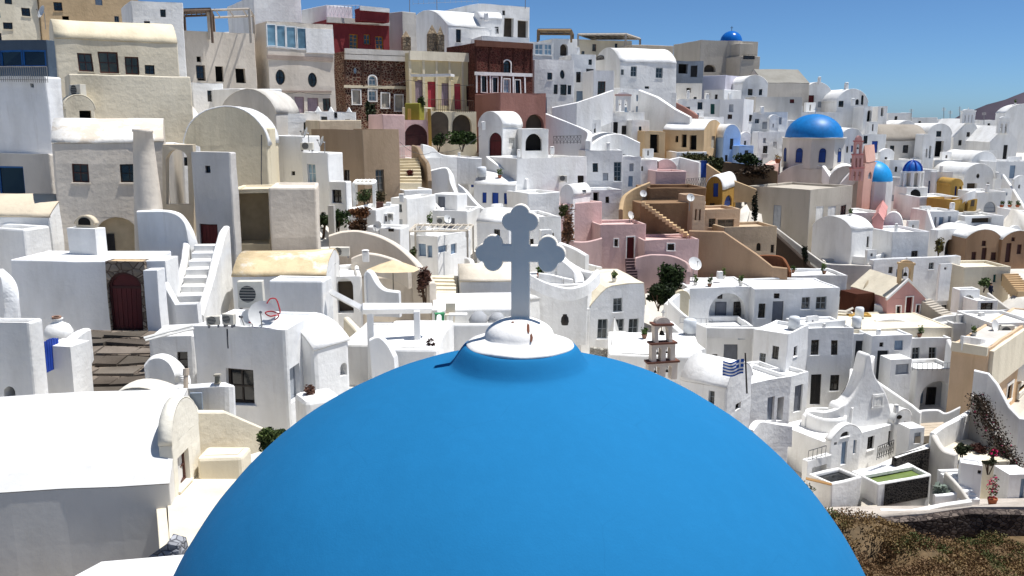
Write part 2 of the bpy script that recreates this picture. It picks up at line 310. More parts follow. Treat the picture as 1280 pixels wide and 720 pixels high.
def house(name, label, xs, ys, D, th, col, roof='flat', dl=5., dr=5., w='', rise=None, rcol=None, cat='house', par=.28, g=None, rec=.18, bev=.07, mat=None, foot=True, floor=None, rmat=None, low=2.5):
    xl, xe, xr = xs; yt, yb = ys; t = R(th)
    c1 = pt(xe, yt, D); ul = (-math.cos(t), math.sin(t)); ur = (math.sin(t), math.cos(t))
    if xl is not None: dl = hit(xl, yt, c1, ul)[0]
    if xr is not None: dr = hit(xr, yt, c1, ur)[0]
    if not (.2 < dl < 60 and .2 < dr < 60): print('BAD SIZE', name, label, dl, dr); dl = min(max(dl, 1), 30); dr = min(max(dr, 1), 30)
    z1 = c1.z; z0 = hit(xe, yb, c1, (1, 0))[1]
    c0 = Vector((c1.x + ul[0] * dl, c1.y + ul[1] * dl)); c2 = Vector((c1.x + ur[0] * dr, c1.y + ur[1] * dr)); c3 = c0 + c2 - c1.to_2d()
    cs = [c0, c1.to_2d(), c2, c3]; zb = z0 - low
    ctr = (cs[0] + cs[2]) / 2
    T = thing(name, label, cat, (ctr.x, ctr.y, z0), g); wm = mat or W(col)
    fL = frame_of(c0, c1); fR = frame_of(c1, c2); holes = [[], [], [], []]; ops = []
    def gable_h(u):
        sp_ = dl if roof[1] == 'l' else dr; ri = rise if rise is not None else sp_ * (.5 if roof[0] == 'g' else .34); pr = profile(roof[0], ri, sp_, 24)
        return float(np.interp(u, [q[0] for q in pr], [q[1] for q in pr]))
    for item in filter(None, [q.strip() for q in w.split(';')]):
        q = item.split(); st = q[0]; x0, y0, x1, y1 = [float(a) for a in q[1:5]]
        k = 0 if (x0 + x1) / 2 < xe else 1
        if len(q) > 5: k = int(q[5])
        if k == 0: s0, va = hit(x0, y1, c1, ul); s1, vb = hit(x1, y0, c1, ul); u0, u1 = dl - s0, dl - s1
        else: s0, va = hit(x0, y1, c1, ur); s1, vb = hit(x1, y0, c1, ur); u0, u1 = s0, s1
        ln = dl if k == 0 else dr; u0 = max(.06, u0); u1 = min(ln - .06, u1)
        if u1 - u0 < .1 or vb - va < .1: print('BAD OPENING', label, item, u0, u1, va, vb); continue
        cut = va > zb + .05 and (vb < z1 - .1 or (roof[0] in 'vgxy' and k == 'lr'.index(roof[1]) and vb < z1 - .04 + min(gable_h(u0), gable_h(u1))))
        r_ = rec * (3.2 if st[0] in 'oOABC' else 1)
        if cut: holes[k].append((u0, va, u1, vb, '^' if '^' in st else ('@' if '@' in st else '')))
        ops.append((k, st, u0, va, u1, vb, r_, cut))
    if cat == 'house' and 64 < D < 136 and not any(q in label for q in ('blank', 'retaining', 'brick', 'neoclassical', 'maroon', 'loggia', 'beige', 'brown', 'ruin', 'vaulted wing', 'glass band', 'terracotta', 'pink', 'cube', 'cellar', 'arch', 'porch')):
        rg = random.Random(sum(ord(q) * (i + 1) for i, q in enumerate(label))); k = 1 if th > 45 else 0; ln = dr if k else dl; hgt = z1 - z0
        for _ in range(40):                      # further little windows and doors of the far fronts
            if sum(1 for o in ops if o[0] == k) >= min(6, 1 + ln * hgt / 6.5): break
            st = rg.choice('kkkKlgSq'); dw = rg.random() < .3; w_, h_ = rg.uniform(.4, .75), rg.uniform(.55, 1.0)
            if dw: w_, h_, st = rg.uniform(.75, .95), rg.uniform(1.6, 1.9), rg.choice('dlDbSr' if rg.random() < .5 else 'dDl')
            if ln < w_ + .9 or hgt < h_ + .7: continue
            u0 = rg.uniform(.4, ln - w_ - .4); v0 = rg.uniform(z0 + .3, z1 - h_ - .35)
            if any(o[0] == k and u0 < o[4] + .35 and u0 + w_ > o[2] - .35 and v0 < o[5] + .3 and v0 + h_ > o[3] - .3 for o in ops): continue
            holes[k].append((u0, v0, u0 + w_, v0 + h_, '')); ops.append((k, st, u0, v0, u0 + w_, v0 + h_, rec, True))
    mb = MB(); walls(mb, cs, zb, z1, holes, rec * 3.2 if any(o[1][0] in 'oOABC' for o in ops) else rec, bev)
    n = 20 if D < 60 else 12
    if roof[0] in 'vgxy':
        ax = roof[1]; span = dl if ax == 'l' else dr; rise = rise if rise is not None else span * (.5 if roof[0] == 'g' else .34)
        P_ = profile(roof[0], rise, span, n); a, b = (c0, c1.to_2d()) if ax == 'l' else (c1.to_2d(), c2)
        far = (Vector(ur) * dr) if ax == 'l' else (Vector(ul) * dl); d = (b - a).normalized()
        A = [Vector((a.x + d.x * q[0], a.y + d.y * q[0], z1 + q[1])) for q in P_]; B = [p + far.to_3d() for p in A]
        gable(mb, a, d, z1, P_, [h_ for h_ in holes[0 if ax == 'l' else 1] if h_[3] > z1]); mb.add(B, [tuple(range(len(B)))[::-1]])
        rm = MB(); m = len(A)
        ns = max(2, int(far.length / 1.0))
        rm.add([p + far.to_3d() * j / ns + Vector((0, 0, .012)) for j in range(ns + 1) for p in A], [(j * m + i, j * m + i + 1, (j + 1) * m + i + 1, (j + 1) * m + i) for j in range(ns) for i in range(m - 1)])
        # ragged little lip at the eaves and gable ends
        ro = rm.build('roof', rmat or W(rcol or col), T, smooth=(roof[0] == 'v'))
        md = ro.modifiers.new('thick', 'SOLIDIFY'); md.thickness = .07 if D > 30 else .02; md.offset = 1
    elif roof == 'flat':
        pw = min(.24, dl * .2, dr * .2); inn = []
        for i in range(4):
            p, q, r_ = cs[i - 1], cs[i], cs[(i + 1) % 4]; e1 = (q - p).normalized(); e2 = (r_ - q).normalized()
            inn.append(q - e1 * pw + e2 * pw)
        for i in range(4):
            j = (i + 1) % 4; a = cs[i].to_3d(); b = cs[j].to_3d(); a.z = b.z = z1; c = inn[j].to_3d(); d = inn[i].to_3d(); c.z = d.z = z1; e = c.copy(); f = d.copy(); e.z = f.z = z1 - par
            m_ = max(1, int((b - a).length / 1.2))
            for q_ in range(m_):
                t0, t1 = q_ / m_, (q_ + 1) / m_; mb.quad(a.lerp(b, t0), a.lerp(b, t1), d.lerp(c, t1), d.lerp(c, t0)); mb.quad(d.lerp(c, t0), d.lerp(c, t1), f.lerp(e, t1), f.lerp(e, t0))
        MB().add([(p.x, p.y, z1 - par + .01) for p in inn], [(0, 1, 2, 3)]).build('roof', rmat or W(rcol or col), T)
    wo = mb.build('wall', wm, T, weld=True)
    if bev:
        bm = bmesh.new(); bm.from_mesh(wo.data); base = ORG[T.name]; es = []
        loc = [(c.x - base.x, c.y - base.y) for c in cs]
        for e in bm.edges:
            a, b = e.verts
            if len(e.link_faces) != 2: continue
            onc = lambda v: any(abs(v.co.x - q[0]) < 2e-3 and abs(v.co.y - q[1]) < 2e-3 for q in loc)
            if onc(a) and onc(b) and abs(a.co.z - b.co.z) > .01: es.append(e)
            elif abs(a.co.z - (z1 - base.z)) < 1e-3 and abs(b.co.z - (z1 - base.z)) < 1e-3 and e.calc_face_angle(0) > 1 and roof == 'flat': es.append(e)
        try: bmesh.ops.bevel(bm, geom=es, offset=bev if D > 55 else bev * 1.4, segments=2, affect='EDGES', profile=.5, clamp_overlap=True)
        except Exception as ex: print('bevel', label, ex)
        bm.to_mesh(wo.data); bm.free()
    for (k, st, u0, va, u1, vb, r_, cut) in ops:
        fr = (fL, fR)[k][0]; opening(fr, T, st, u0, va, u1, vb, r_, wm, cut)
    if foot: FOOT.append(([(c.x, c.y) for c in cs], z0))
    px = [proj(Vector((c.x, c.y, z0)))[0] for c in cs[:3]]
    VIS.append((min(px), max(px), yb, min(proj(Vector((c.x, c.y, z0)))[2] for c in cs)))
    T['_f'] = 0; del T['_f']
    HOUSES[label] = dict(T=T, cs=cs, z0=z0, z1=z1, fL=fL, fR=fR, c1=c1, ul=ul, ur=ur, dl=dl, dr=dr, D=D)
    return T
HOUSES = {}
import re
def phrase(l): return re.split(r' (?:with|under|beside|above|below|behind|on|between|at|in|of|over|beneath|beyond|left|right|and|along|to|like|next|from|by|standing|rising|wedged|up)\b', l)[0]
def near_phrase(x, y, D):
    p = pt(x, y, D); best = None
    for l, h in HOUSES.items():
        if 'cube house with' in l or 'cube house beside' in l: continue
        c = h['c1']; e = (c.x - p.x) ** 2 + (c.y - p.y) ** 2 + 2 * (h['z1'] - p.z) ** 2
        if best is None or e < best[0]: best = (e, l)
    return phrase(best[1])

# ---------------------------------------------------------------- free walls, stairs
def smooth_path(pts, n=6):
    if len(pts) < 3: return [Vector(p) for p in pts]
    P = [Vector(p) for p in pts]; out = []
    for i in range(len(P) - 1):
        p0, p1, p2, p3 = P[max(i - 1, 0)], P[i], P[i + 1], P[min(i + 2, len(P) - 1)]
        for k in range(n):
            t = k / n; out.append(.5 * ((2 * p1) + (p2 - p0) * t + (2 * p0 - 5 * p1 + 4 * p2 - p3) * t * t + (3 * p1 - p0 - 3 * p2 + p3) * t ** 3))
    return out + [P[-1]]
def wall(name, label, pts, col='white', h=1.2, th=.3, yb=None, curve=True, cat='wall', g=None, mat=None, foot=True, parent=None):
    """plastered wall: pts = [(x, ytop, D)...]; goes down h metres, or to the level of pixel row yb at its first point"""
    P = [pt(*p) for p in pts]; zf = None
    if yb is not None: zf = hit(pts[0][0], yb, P[0], (1, 0))[1]
    S = smooth_path(P) if curve else P
    mb = MB(); rings = []
    for i, p in enumerate(S):
        a, b = S[max(i - 1, 0)], S[min(i + 1, len(S) - 1)]; d = (b - a).to_2d()
        d = d.normalized() if d.length > 1e-6 else Vector((1, 0)); nn = Vector((d.y, -d.x)) * th / 2; zb = zf - .3 if zf is not None else p.z - h
        r = min(.07, th * .25)
        prof = [(1, zb), (1, p.z - r), (.72, p.z - r * .25), (.3, p.z), (-.3, p.z), (-.72, p.z - r * .25), (-1, p.z - r), (-1, zb)]
        rings.append([Vector((p.x + nn.x * q, p.y + nn.y * q, z)) for q, z in prof])
    m = 8
    for r in rings: mb.v += [tuple(v) for v in r]
    for i in range(len(rings) - 1):
        for j in range(m - 1): mb.f.append((i * m + j, (i + 1) * m + j, (i + 1) * m + j + 1, i * m + j + 1))
    mb.f.append(tuple(range(m))); mb.f.append(tuple(range((len(rings) - 1) * m, len(rings) * m))[::-1])
    o = mb.build(name, mat or W(col), parent)
    if parent is None:
        recenter(o); tag(o, label, cat, g)
    if foot:
        for p, q in zip(S, S[1:]):
            zb = (zf if zf is not None else min(p.z, q.z) - h + .3)
            n_ = ((q - p).to_2d()); n_ = Vector((n_.y, -n_.x)).normalized() * .3 if n_.length > 1e-6 else Vector((.3, 0))
            FOOT.append(([(p.x + n_.x, p.y + n_.y), (q.x + n_.x, q.y + n_.y), (q.x - n_.x, q.y - n_.y), (p.x - n_.x, p.y - n_.y)], zb))
    return o
def stairs(name, label, a, b, n, width, col='white', ang=None, cat='stairs', g=None, mat=None, drop=.35, rough=0, foot=True):
    A, B = pt(*a), pt(*b); d = (B - A).to_2d(); run = d.length; d = d.normalized()
    wv = Vector((d.y, -d.x)) if ang is None else Vector((math.cos(R(ang)), math.sin(R(ang))))
    T = thing(name, label, cat, (A.x, A.y, A.z), g); dz = (B.z - A.z) / n; st = (B - A).to_2d() / n
    for k in range(n):
        p = A.to_2d() + st * k; q = p + st * 1.04 if k < n - 1 else p + st; z = A.z + dz * (k + 1); zb = z - dz - drop
        j = lambda: random.uniform(-rough, rough)
        pl = [p - wv * (width / 2 + j()), p + wv * (width / 2 + j()), q + wv * width / 2, q - wv * width / 2]
        lo = [Vector((v.x + j() * .4, v.y + j() * .4, zb)) for v in pl]; hi = [Vector((v.x + j() * .4, v.y + j() * .4, z + j() * .3)) for v in pl]
        MB().add(lo + hi, [(3, 2, 1, 0), (4, 5, 6, 7), (0, 1, 5, 4), (1, 2, 6, 5), (2, 3, 7, 6), (3, 0, 4, 7)]).build('step', mat or W(col), T, bevel=.03 if D_near(a[2]) else 0)
    if foot: FOOT.append(([tuple(v) for v in (A.to_2d() - wv * width / 2, A.to_2d() + wv * width / 2, B.to_2d() + wv * width / 2, B.to_2d() - wv * width / 2)], A.z - .1))
    return T
def D_near(d): return d < 60
def slab(name, label, poly, th, col, cat='terrace', mat=None, parent=None, g=None, foot=True, kind=None):
    """level slab; poly = [(x, y, D)] pixels of its upper face, all set to the level of the first"""
    P = [pt(*p) for p in poly]; z = P[0].z; Q = []
    for p, (x, y, D) in zip(P, poly):
        r = ray(x, y); t = (z - CZ) / r.z if abs(r.z) > 1e-4 else D
        Q.append(CAM + r * t if (0 < t < 400 and D is None) else Vector((p.x, p.y, z)))
    o = MB().ext(Q, (0, 0, -th)).build(name, mat or W(col), parent)
    if parent is None:
        recenter(o)
        if kind: o['kind'] = kind
        else: tag(o, label, cat, g)
    if foot: FOOT.append(([(q.x, q.y) for q in Q], z - th))
    return o
# ---------------------------------------------------------------- small builders
def dish(label, x, y, D, rpx, az=-60, g=None, up=.35, post=.5):
    c = pt(x, y, D); r = rpx * D / F; n = Vector((math.sin(R(az)), -math.cos(R(az)), up)).normalized(); q = n.to_track_quat('Z', 'Y')
    T = thing('satellite_dish', label, 'satellite dish', c - Vector((0, 0, r + post)), g); m = MB(); k = 18
    for s_ in (0, 1):
        rings = [(r * t, .22 * r * t * t - s_ * .02) for t in (.02, .35, .7, 1)]
        m.add([c + q @ Vector((a * math.cos(2 * math.pi * i / k), a * math.sin(2 * math.pi * i / k), z)) for a, z in rings for i in range(k)],
              [(j * k + i, j * k + (i + 1) % k, (j + 1) * k + (i + 1) % k, (j + 1) * k + i) for j in range(3) for i in range(k)])
    m.build('reflector', paint('d9d9d6', .5), T, smooth=True)
    tip = c + n * r * .9
    MB().bar(c + q @ Vector((0, -r * .95, .2 * r)), tip, .02).build('arm', paint('8f9092', .5, .6), T)
    MB().bar(tip - n * .06, tip + n * .06, .045, 8).build('receiver', paint('55565a', .5), T)
    MB().bar(c - n * .03, c - n * .18, .04).bar(c - n * .16 + Vector((0, 0, .1)), c - n * .16 - Vector((0, 0, r + post + .3)), .03).build('mast', paint('8f9092', .5, .6), T)
    return T
def ac(label, x, y, D, wpx, hpx, th=0, g=None):
    """outdoor air conditioner: fan side towards the camera; x, y = bottom left pixel"""
    a = pt(x, y, D); w, h = wpx * D / F, hpx * D / F; t = R(th); d = Vector((math.cos(t), math.sin(t))); fr, _, _, _ = frame_of(a, a.to_2d() + d)
    T = thing('air_conditioner', label, 'air conditioner', a, g); z = a.z
    m = MB().fbox(fr, 0, w, z + .05, z + h, -w * .4, 0); m.build('casing', paint('cfcabd', .5), T, bevel=.02)
    cu, cv, rr = w * .4, z + .05 + h * .5, min(w * .33, h * .42); k = 16
    MB().ext([Vector(fr(cu + rr * math.cos(2 * math.pi * i / k), cv + rr * math.sin(2 * math.pi * i / k), .012)) for i in range(k)], Vector(fr(0, 0, -.01)) - Vector(fr(0, 0, 0))).build('fan', paint('35383a', .6), T)
    gm = MB()
    for i in range(6): 
        v = cv - rr + 2 * rr * (i + .5) / 6; gm.fbox(fr, cu - rr, cu + rr, v - .008, v + .008, .014, .024)
    gm.build('grille', paint('b9b6ad', .5), T)
    for u in (.05, w - .1): MB().fbox(fr, u, u + .05, z - .04, z + .05, -w * .4, 0).build('foot', paint('77777a', .5), T)
    return T
def leaves(mb, c, rx, ry, rz, n, s, seed, up=.3):
    rng = random.Random(seed)
    lobes = [(rng.uniform(-.6, .6), rng.uniform(-.6, .6), rng.uniform(-.65, .5), rng.uniform(.3, .62)) for _ in range(16)]
    for _ in range(n):
        l = rng.choice(lobes); v = Vector((rng.gauss(0, 1), rng.gauss(0, 1), rng.gauss(0, 1))).normalized() * (rng.random() ** .45) * l[3]
        p = Vector((c[0] + (l[0] + v.x) * rx, c[1] + (l[1] + v.y) * ry, c[2] + (l[2] + v.z) * rz))
        a = Vector((rng.gauss(0, 1), rng.gauss(0, 1), rng.gauss(0, .7))).normalized(); b = a.cross(Vector((rng.gauss(0, 1), rng.gauss(0, 1), rng.gauss(0, 1)))).normalized()
        k = s * rng.uniform(.6, 1.3); mb.add([p - a * k, p + b * k * .5, p + a * k, p - b * k * .5], [(0, 1, 2, 3)])
def bush(name, label, x, y, D, rxp, ryp, n=500, c=('26361b', '4b5a2a'), s=.12, ry=None, cat='shrub', g=None, stem=True, fl=None, seed=None):
    """x, y = pixel of the middle of the crown; rxp, ryp its half sizes in pixels"""
    n = int(n * 2.2); p = pt(x, y, D); rx, rz = rxp * D / F, ryp * D / F; ry = ry or min(rx, 1.2); b = p - Vector((0, 0, rz + .1))
    T = thing(name, label, cat, b, g); mb = MB(); sd = seed or int(x * 7 + y); leaves(mb, p, rx * 1.15, ry, rz * 1.1, n, s, sd); mb.build('crown', leafmat(*c), T)
    if stem:
        sm = MB(); rng = random.Random(sd)
        for k in range(4): sm.bar(b - Vector((0, 0, .5)) + Vector((rng.uniform(-.1, .1), 0, 0)), p + Vector((rng.uniform(-.6, .6) * rx, rng.uniform(-.4, .4) * ry, rz * rng.uniform(-.2, .4))), .03 + .015 * rz, 5)
        sm.build('trunk', paint('4a3a2c', .9), T)
    if fl:
        fm = MB(); leaves(fm, p, rx * 1.2, ry * 1.1, rz * 1.15, fl[1], s * .9, sd + 1); fm.build('blossom', leafmat(fl[0], fl[0]), T)
    return T
def pot(name, label, x, y, D, rpx, hpx, plant=('2f4420', '55692f'), fl=None, g=None, ph=None, potc='9c5a3c'):
    b = pt(x, y, D); r, h = rpx * D / F, hpx * D / F; T = thing(name, label, 'potted plant', b, g)
    MB().lathe(b, [(.001, 0), (r * .62, 0), (r * .95, h * .8), (r, h * .82), (r, h), (r * .85, h), (r * .8, h * .85), (.001, h * .84)], 14).build('pot', paint(potc, .85), T)
    ph = ph or r * 1.6; mb = MB(); leaves(mb, b + Vector((0, 0, h + ph * .7)), r * 1.3, r * 1.3, ph, 120, .09, int(x)); mb.build('foliage', leafmat(*plant), T)
    if fl:
        fm = MB(); leaves(fm, b + Vector((0, 0, h + ph * .9)), r * 1.4, r * 1.4, ph, 70, .08, int(y)); fm.build('blossom', leafmat(fl, fl), T)
    return T
def railing(label, a, b, h=.9, n=12, col='8d8f92', g=None, name='railing', cross=False, r=.018):
    """between two pixel points of the foot line"""
    A, B = pt(*a), pt(*b); T = thing(name, label, 'railing', A, g); m = MB(); z = Vector((0, 0, h))
    m.bar(A + z, B + z, r * 1.4); m.bar(A + z * .12, B + z * .12, r); m.build('rail', paint(col, .5), T)
    k = MB()
    for i in range(n + 1):
        p = A.lerp(B, i / n); k.bar(p - Vector((0, 0, .05)), p + z, r, 5)
        if cross and i < n: q = A.lerp(B, (i + 1) / n); k.bar(p + z * .15, q + z * .95, r * .8, 4); k.bar(p + z * .95, q + z * .15, r * .8, 4)
    k.build('baluster', paint(col, .5), T)['kind'] = 'stuff'; return T
def pergola(label, P, zt, col='c9c3b8', n=7, name='pergola', g=None, post=.05, slat=True, cloth=None):
    """P: four ground Vectors in order; zt: top level"""
    T = thing(name, label, 'pergola', P[0], g); m = paint(col, .8)
    for p in P: MB().box(p - Vector((0, 0, .1)), post * 2, post * 2, zt - p.z + .1).build('post', m, T)
    Q = [Vector((p.x, p.y, zt)) for p in P]
    bm_ = MB()
    for i in range(4): bm_.bar(Q[i], Q[(i + 1) % 4], post * 1.1, 4)
    bm_.build('beam', m, T)
    if slat:
        for i in range(n):
            t = (i + .5) / n; MB().bar(Q[0].lerp(Q[1], t) + Vector((0, 0, .08)), Q[3].lerp(Q[2], t) + Vector((0, 0, .08)), post * .6, 4).build('slat', m, T)
    if cloth: MB().ext([q + Vector((0, 0, .14)) for q in Q], (0, 0, .05)).build('roof_sheet', paint(cloth, .8), T)
    return T
def dome(T, c, r, hexc, k=32, name='dome', hr=1.0, a0=0, rough=.45, mat=None):
    m = MB(); pr = [(r * math.cos(i / 14 * math.pi / 2), hr * r * math.sin(i / 14 * math.pi / 2)) for i in range(15)]; pr[-1] = (.004, hr * r)
    m.lathe(c, pr, k); return m.build(name, mat or paint(hexc, rough), T, smooth=True)
def cyl(T, c, r, h, mat, name, k=24, smooth=False):
    return MB().lathe(c, [(.001, h), (r, h), (r, 0), (.001, 0)][::-1], k).build(name, mat, T)
def cross_mesh(c, h, w, t=.04, rot=0):
    m = MB(); m.box(c, t, t, h, rot); m.box(Vector(c) + Vector((0, 0, h * .62)), w, t * .9, t, rot); return m
def belfry(label, x, y, D, wpx, hpx, col='white', tiers=(2,), th=0, trim=None, name='belfry', g=None, cat='belfry'):
    """flat bell wall with arched openings in tiers, bells and a cross; x,y = bottom middle pixel"""
    b = pt(x, y, D); w, h = wpx * D / F, hpx * D / F; t = R(th); d = Vector((math.cos(t), math.sin(t))); a = b.to_2d() - d * w / 2
    fr, _, _, _ = frame_of(a, a + d); T = thing(name, label, cat, b, g); dep = max(.35, w * .3); m = W(col); tm = W(trim or col); nT = len(tiers); hh = h * .86 / nT
    for ti, k in enumerate(tiers):
        ww = w * (1 - .2 * ti); u0 = (w - ww) / 2; z0 = b.z + hh * ti; pw = ww * .2
        gap = (ww - pw * (k + 1)) / k
        for i in range(k + 1):
            MB().fbox(fr, u0 + i * (pw + gap), u0 + i * (pw + gap) + pw, z0, z0 + hh * .62, -dep, 0).build('pillar', m, T)
        am = MB()
        for i in range(k):
            ua, ub = u0 + pw + i * (pw + gap), u0 + pw + i * (pw + gap) + gap; ar = arc_pts(ua, ub, z0 + hh * .6, z0 + hh * .6 + min(gap / 2, hh * .25), 8)
            top = z0 + hh * .9; la, lb = ua - pw / 2, ub + pw / 2
            if i == 0: la = u0
            if i == k - 1: lb = u0 + ww
            poly = [(lb, z0 + hh * .62), (lb, top), (la, top), (la, z0 + hh * .62), (ua, z0 + hh * .62)] + ar[::-1][1:-1] + [(ub, z0 + hh * .62)]
            am.ext([Vector(fr(u, v, 0)) for u, v in poly], Vector(fr(0, 0, -dep)) - Vector(fr(0, 0, 0)))
        am.build('arch', m, T)
        MB().fbox(fr, u0 - .07, u0 + ww + .07, z0 + hh * .9, z0 + hh, -dep - .07, .07).build('cornice', tm, T)
        for i in range(k):
            cu = u0 + pw + gap / 2 + i * (pw + gap); cp = Vector(fr(cu, z0 + hh * .36, -dep / 2)); br = gap * .28
            MB().lathe(cp, [(br, 0), (br * .75, br * .5), (br * .55, br * 1.2), (.002, br * 1.5)], 10).bar(cp + Vector((0, 0, br * 1.4)), cp + Vector((0, 0, hh * .45)), .02, 4).build('bell', paint('4d4434', .4, .8), T)
    ww = w * (1 - .2 * (nT - 1)) * .8; u0 = (w - ww) / 2; zt = b.z + hh * nT; ar = arc_pts(u0, u0 + ww, zt, zt + h * .1, 10)
    MB().ext([Vector(fr(u, v, -.02)) for u, v in ar], Vector(fr(0, 0, -dep + .04)) - Vector(fr(0, 0, 0))).build('crest', m, T)
    cross_mesh(Vector(fr(w / 2, zt + h * .09, -dep / 2)), h * .12, h * .07, .05, t).build('cross', paint('d8d6d0', .6), T)
    return T
def parasol(label, x, y, D, rpx, hpx, col='d9c9a8', closed=False, g=None):
    b = pt(x, y, D); h = hpx * D / F; r = rpx * D / F; T = thing('parasol', label, 'parasol', b, g)
    MB().bar(b, b + Vector((0, 0, h)), .03).build('pole', paint('7a7468', .6), T)
    if closed: pr = [(r, h * .25), (r * .8, h * .45), (r * .35, h * .8), (.01, h)]
    else: pr = [(r, h * .72), (r * .5, h * .88), (.01, h)]
    k = 10; m = MB(); vs = []
    for j, (q, z) in enumerate(pr):
        for i in range(k): a = 2 * math.pi * i / k; f = 1 if i % 2 else (.6 if closed else .93); vs.append((b.x + q * f * math.cos(a), b.y + q * f * math.sin(a), b.z + z))
    m.add(vs, [(j * k + i, j * k + (i + 1) % k, (j + 1) * k + (i + 1) % k, (j + 1) * k + i) for j in range(len(pr) - 1) for i in range(k)])
    m.build('canopy', paint(col, .9), T)
    MB().lathe(b, [(.001, .08), (.3, .08), (.3, 0)], 12).build('base', paint('8d8a84', .8), T); return T
def chimney(label, x, y, D, wpx, hpx, col='white', g=None, cap=True, name='chimney', hole=True):
    b = pt(x, y, D); w, h = wpx * D / F, hpx * D / F; T = thing(name, label, 'chimney', b, g); m = W(col)
    MB().box(b - Vector((0, 0, .2)), w, w, h * .8 + .2, .2).build('shaft', m, T, bevel=.04)
    if cap:
        for a in (-1, 1): MB().box(b + Vector((a * w * .38, 0, h * .8)), w * .2, w * .9, h * .12, 0).build('pillar', m, T)
        MB().lathe(b + Vector((0, 0, h * .92)), [(w * .6, 0), (w * .45, h * .06), (.01, h * .09)], 10).build('cap', m, T)
    return T
def on_roof(label, u, v):
    H_ = HOUSES[label]; a, b, c, d = H_['cs']; p = a.lerp(b, u).lerp(d.lerp(c, u), v); return Vector((p.x, p.y, H_['z1']))
# ================================================================ THE TOWN (pixel rows and columns of the photograph give directions; D is metres from the camera)
H = house
BRICK = stone('3a201c', '5c342a', '9a8672', 3.2); BRICK2 = stone('42241f', '5a302a', '6b4a3e', 3.6); RUB = stone('8d7c66', 'b09c80', '6f6252', 2.2); LAVA = stone('17171a', '33302f', '4c4844', 4.5)
# ---- top left
H('house', 'white roughcast house under the glazed navy balcony at the town edge', (-40, 57, 76), (95, 262), 50, 6, 'cool', w='o 38 104 42 109', dr=4, par=.1)
H('house', 'pale cream rough house beside the big satellite dish', (-30, 45, None), (-18, 60), 80, -30, 'cream2', dr=6)
H('house', 'sand coloured house wall above the cream vaulted house', (47, 172, None), (-6, 62), 84, -30, 'tan', dr=6, w='o 78 20 86 26')
H('house', 'white cubic house with two small windows above the cream terrace', (163, 228, None), (4, 75), 74, -30, 'white', dr=6, w='k 180 27 187 33;k 198 42 208 52')
H('house', 'cream vaulted house with three dark french windows', (68, 222, None), (55, 120), 66, -30, 'cream2', 'vr', dr=5, rise=1.5, rcol='ddd0b4', w='K 98 67 115 89;K 125 65 147 91;K 157 71 173 93')
H('house', 'cream terrace block with a tall parapet under the french windows', (86, 238, None), (96, 190), 61, -30, 'cream2', dr=4, par=.9)
H('house', 'cream garden shed with a rounded top and dark door', (80, 119, None), (137, 185), 57, -30, 'cream2', 'vl', dr=3, rise=.9, w='o 100 138 114 152')
H('house', 'beige unfinished house with a flat pergola roof', (228, 318, None), (42, 120), 82, -30, 'warm', dr=7, w='o 246 71 251 78;o 247 82 256 101;o 270 83 279 102;o 295 86 306 104')
H('house', 'white house block with blank walls over the glass band house', (None, 316, 376), (-6, 60), 100, 59, 'white', dl=12)
H('house', 'pale house with a glass band and two round windows', (316, 333, 416), (26, 150), 82, 59, 'warm', w='k@ 345 87 356 106;k@ 385 91 396 109;K 345 119 356 136;p 369 121 380 141;p 385 122 398 142;K 404 123 413 139', bev=.04)
H('house', 'white attic house behind the maroon facade', (376, 408, 440), (6, 60), 103, 50, 'cool')
H('house', 'maroon house with orange framed windows', (None, 408, 486), (24, 90), 98, 59, 'maroon', dl=8, w='y 437 43 447 62;y 455 43 463 55;y 470 46 479 66', par=.2, bev=.02)
H('house', 'maroon upper storey with a white coping', (None, 450, 486), (10, 40), 97.6, 59, 'maroon', dl=1.6, bev=.02, foot=False, low=-1.2)
H('house', 'grey house slab beside the maroon upper storey', (485, 503, 520), (14, 75), 108, 40, 'grey')
H('house', 'dark brick house with an arched white fanlight and buff cornice', (416, 430, 513), (64, 160), 88, 59, 'cream', mat=BRICK, w='W^! 461 95 470 112;W! 461 114 470 126;e! 441 113 450 130;e! 477 117 486 134;e! 494 119 503 138;W@ 442 84 446 92', bev=.02)
H('house', 'yellow neoclassical house with red doors and a balcony', (506, 511, 593), (66, 160), 90, 59, 'yellow', w='p 519 100 530 128;c 535 102 545 134;p 552 104 561 132;c 568 105 576 137;m 583 108 590 133', bev=.03)
H('house', 'dark brick mansion with a white arched attic window', (558, 593, 666), (54, 135), 92, 59, 'beige', mat=BRICK2, w='k^! 629 76 638 91;k! 602 95 608 115;k! 616 97 622 115;W! 630 99 637 115;k! 644 100 650 116', bev=.02)
H('house', 'terracotta terrace block with dark arches', (593, 625, 683), (116, 190), 88, 62, 'terra', w='O^ 657 143 680 178', par=.7)
H('house', 'white vaulted house with a long window behind the ruined pillars', (503, 560, 622), (33, 90), 110, 62, 'white', 'vl', rise=2.6, w='k 570 37 576 53')
H('house', 'large white house with roof railing on the skyline', (515, 597, 662), (4, 80), 118, 58, 'white', w='O 630 23 642 46;O 647 26 660 47', par=.6)
H('house', 'little white vault on the shoulder of the skyline house', (None, 600, 628), (24, 70), 112, 70, 'white', 'vl', dl=3, rise=1, dr=5)
H('house', 'white roof block under the skyline house', (None, 602, 662), (45, 100), 108, 70, 'white', dl=5)
H('house', 'white round window house with three small panes', (660, 668, 718), (74, 150), 98, 72, 'white', w='k@ 700 87 706 99;k 692 106 697 118;k 700 106 708 119;k 709 107 714 118')
H('house', 'white house with an arched niche below the slatted sunroof', (None, 690, 722), (48, 110), 112, 70, 'white', dl=6, w='O^ 700 55 710 70')
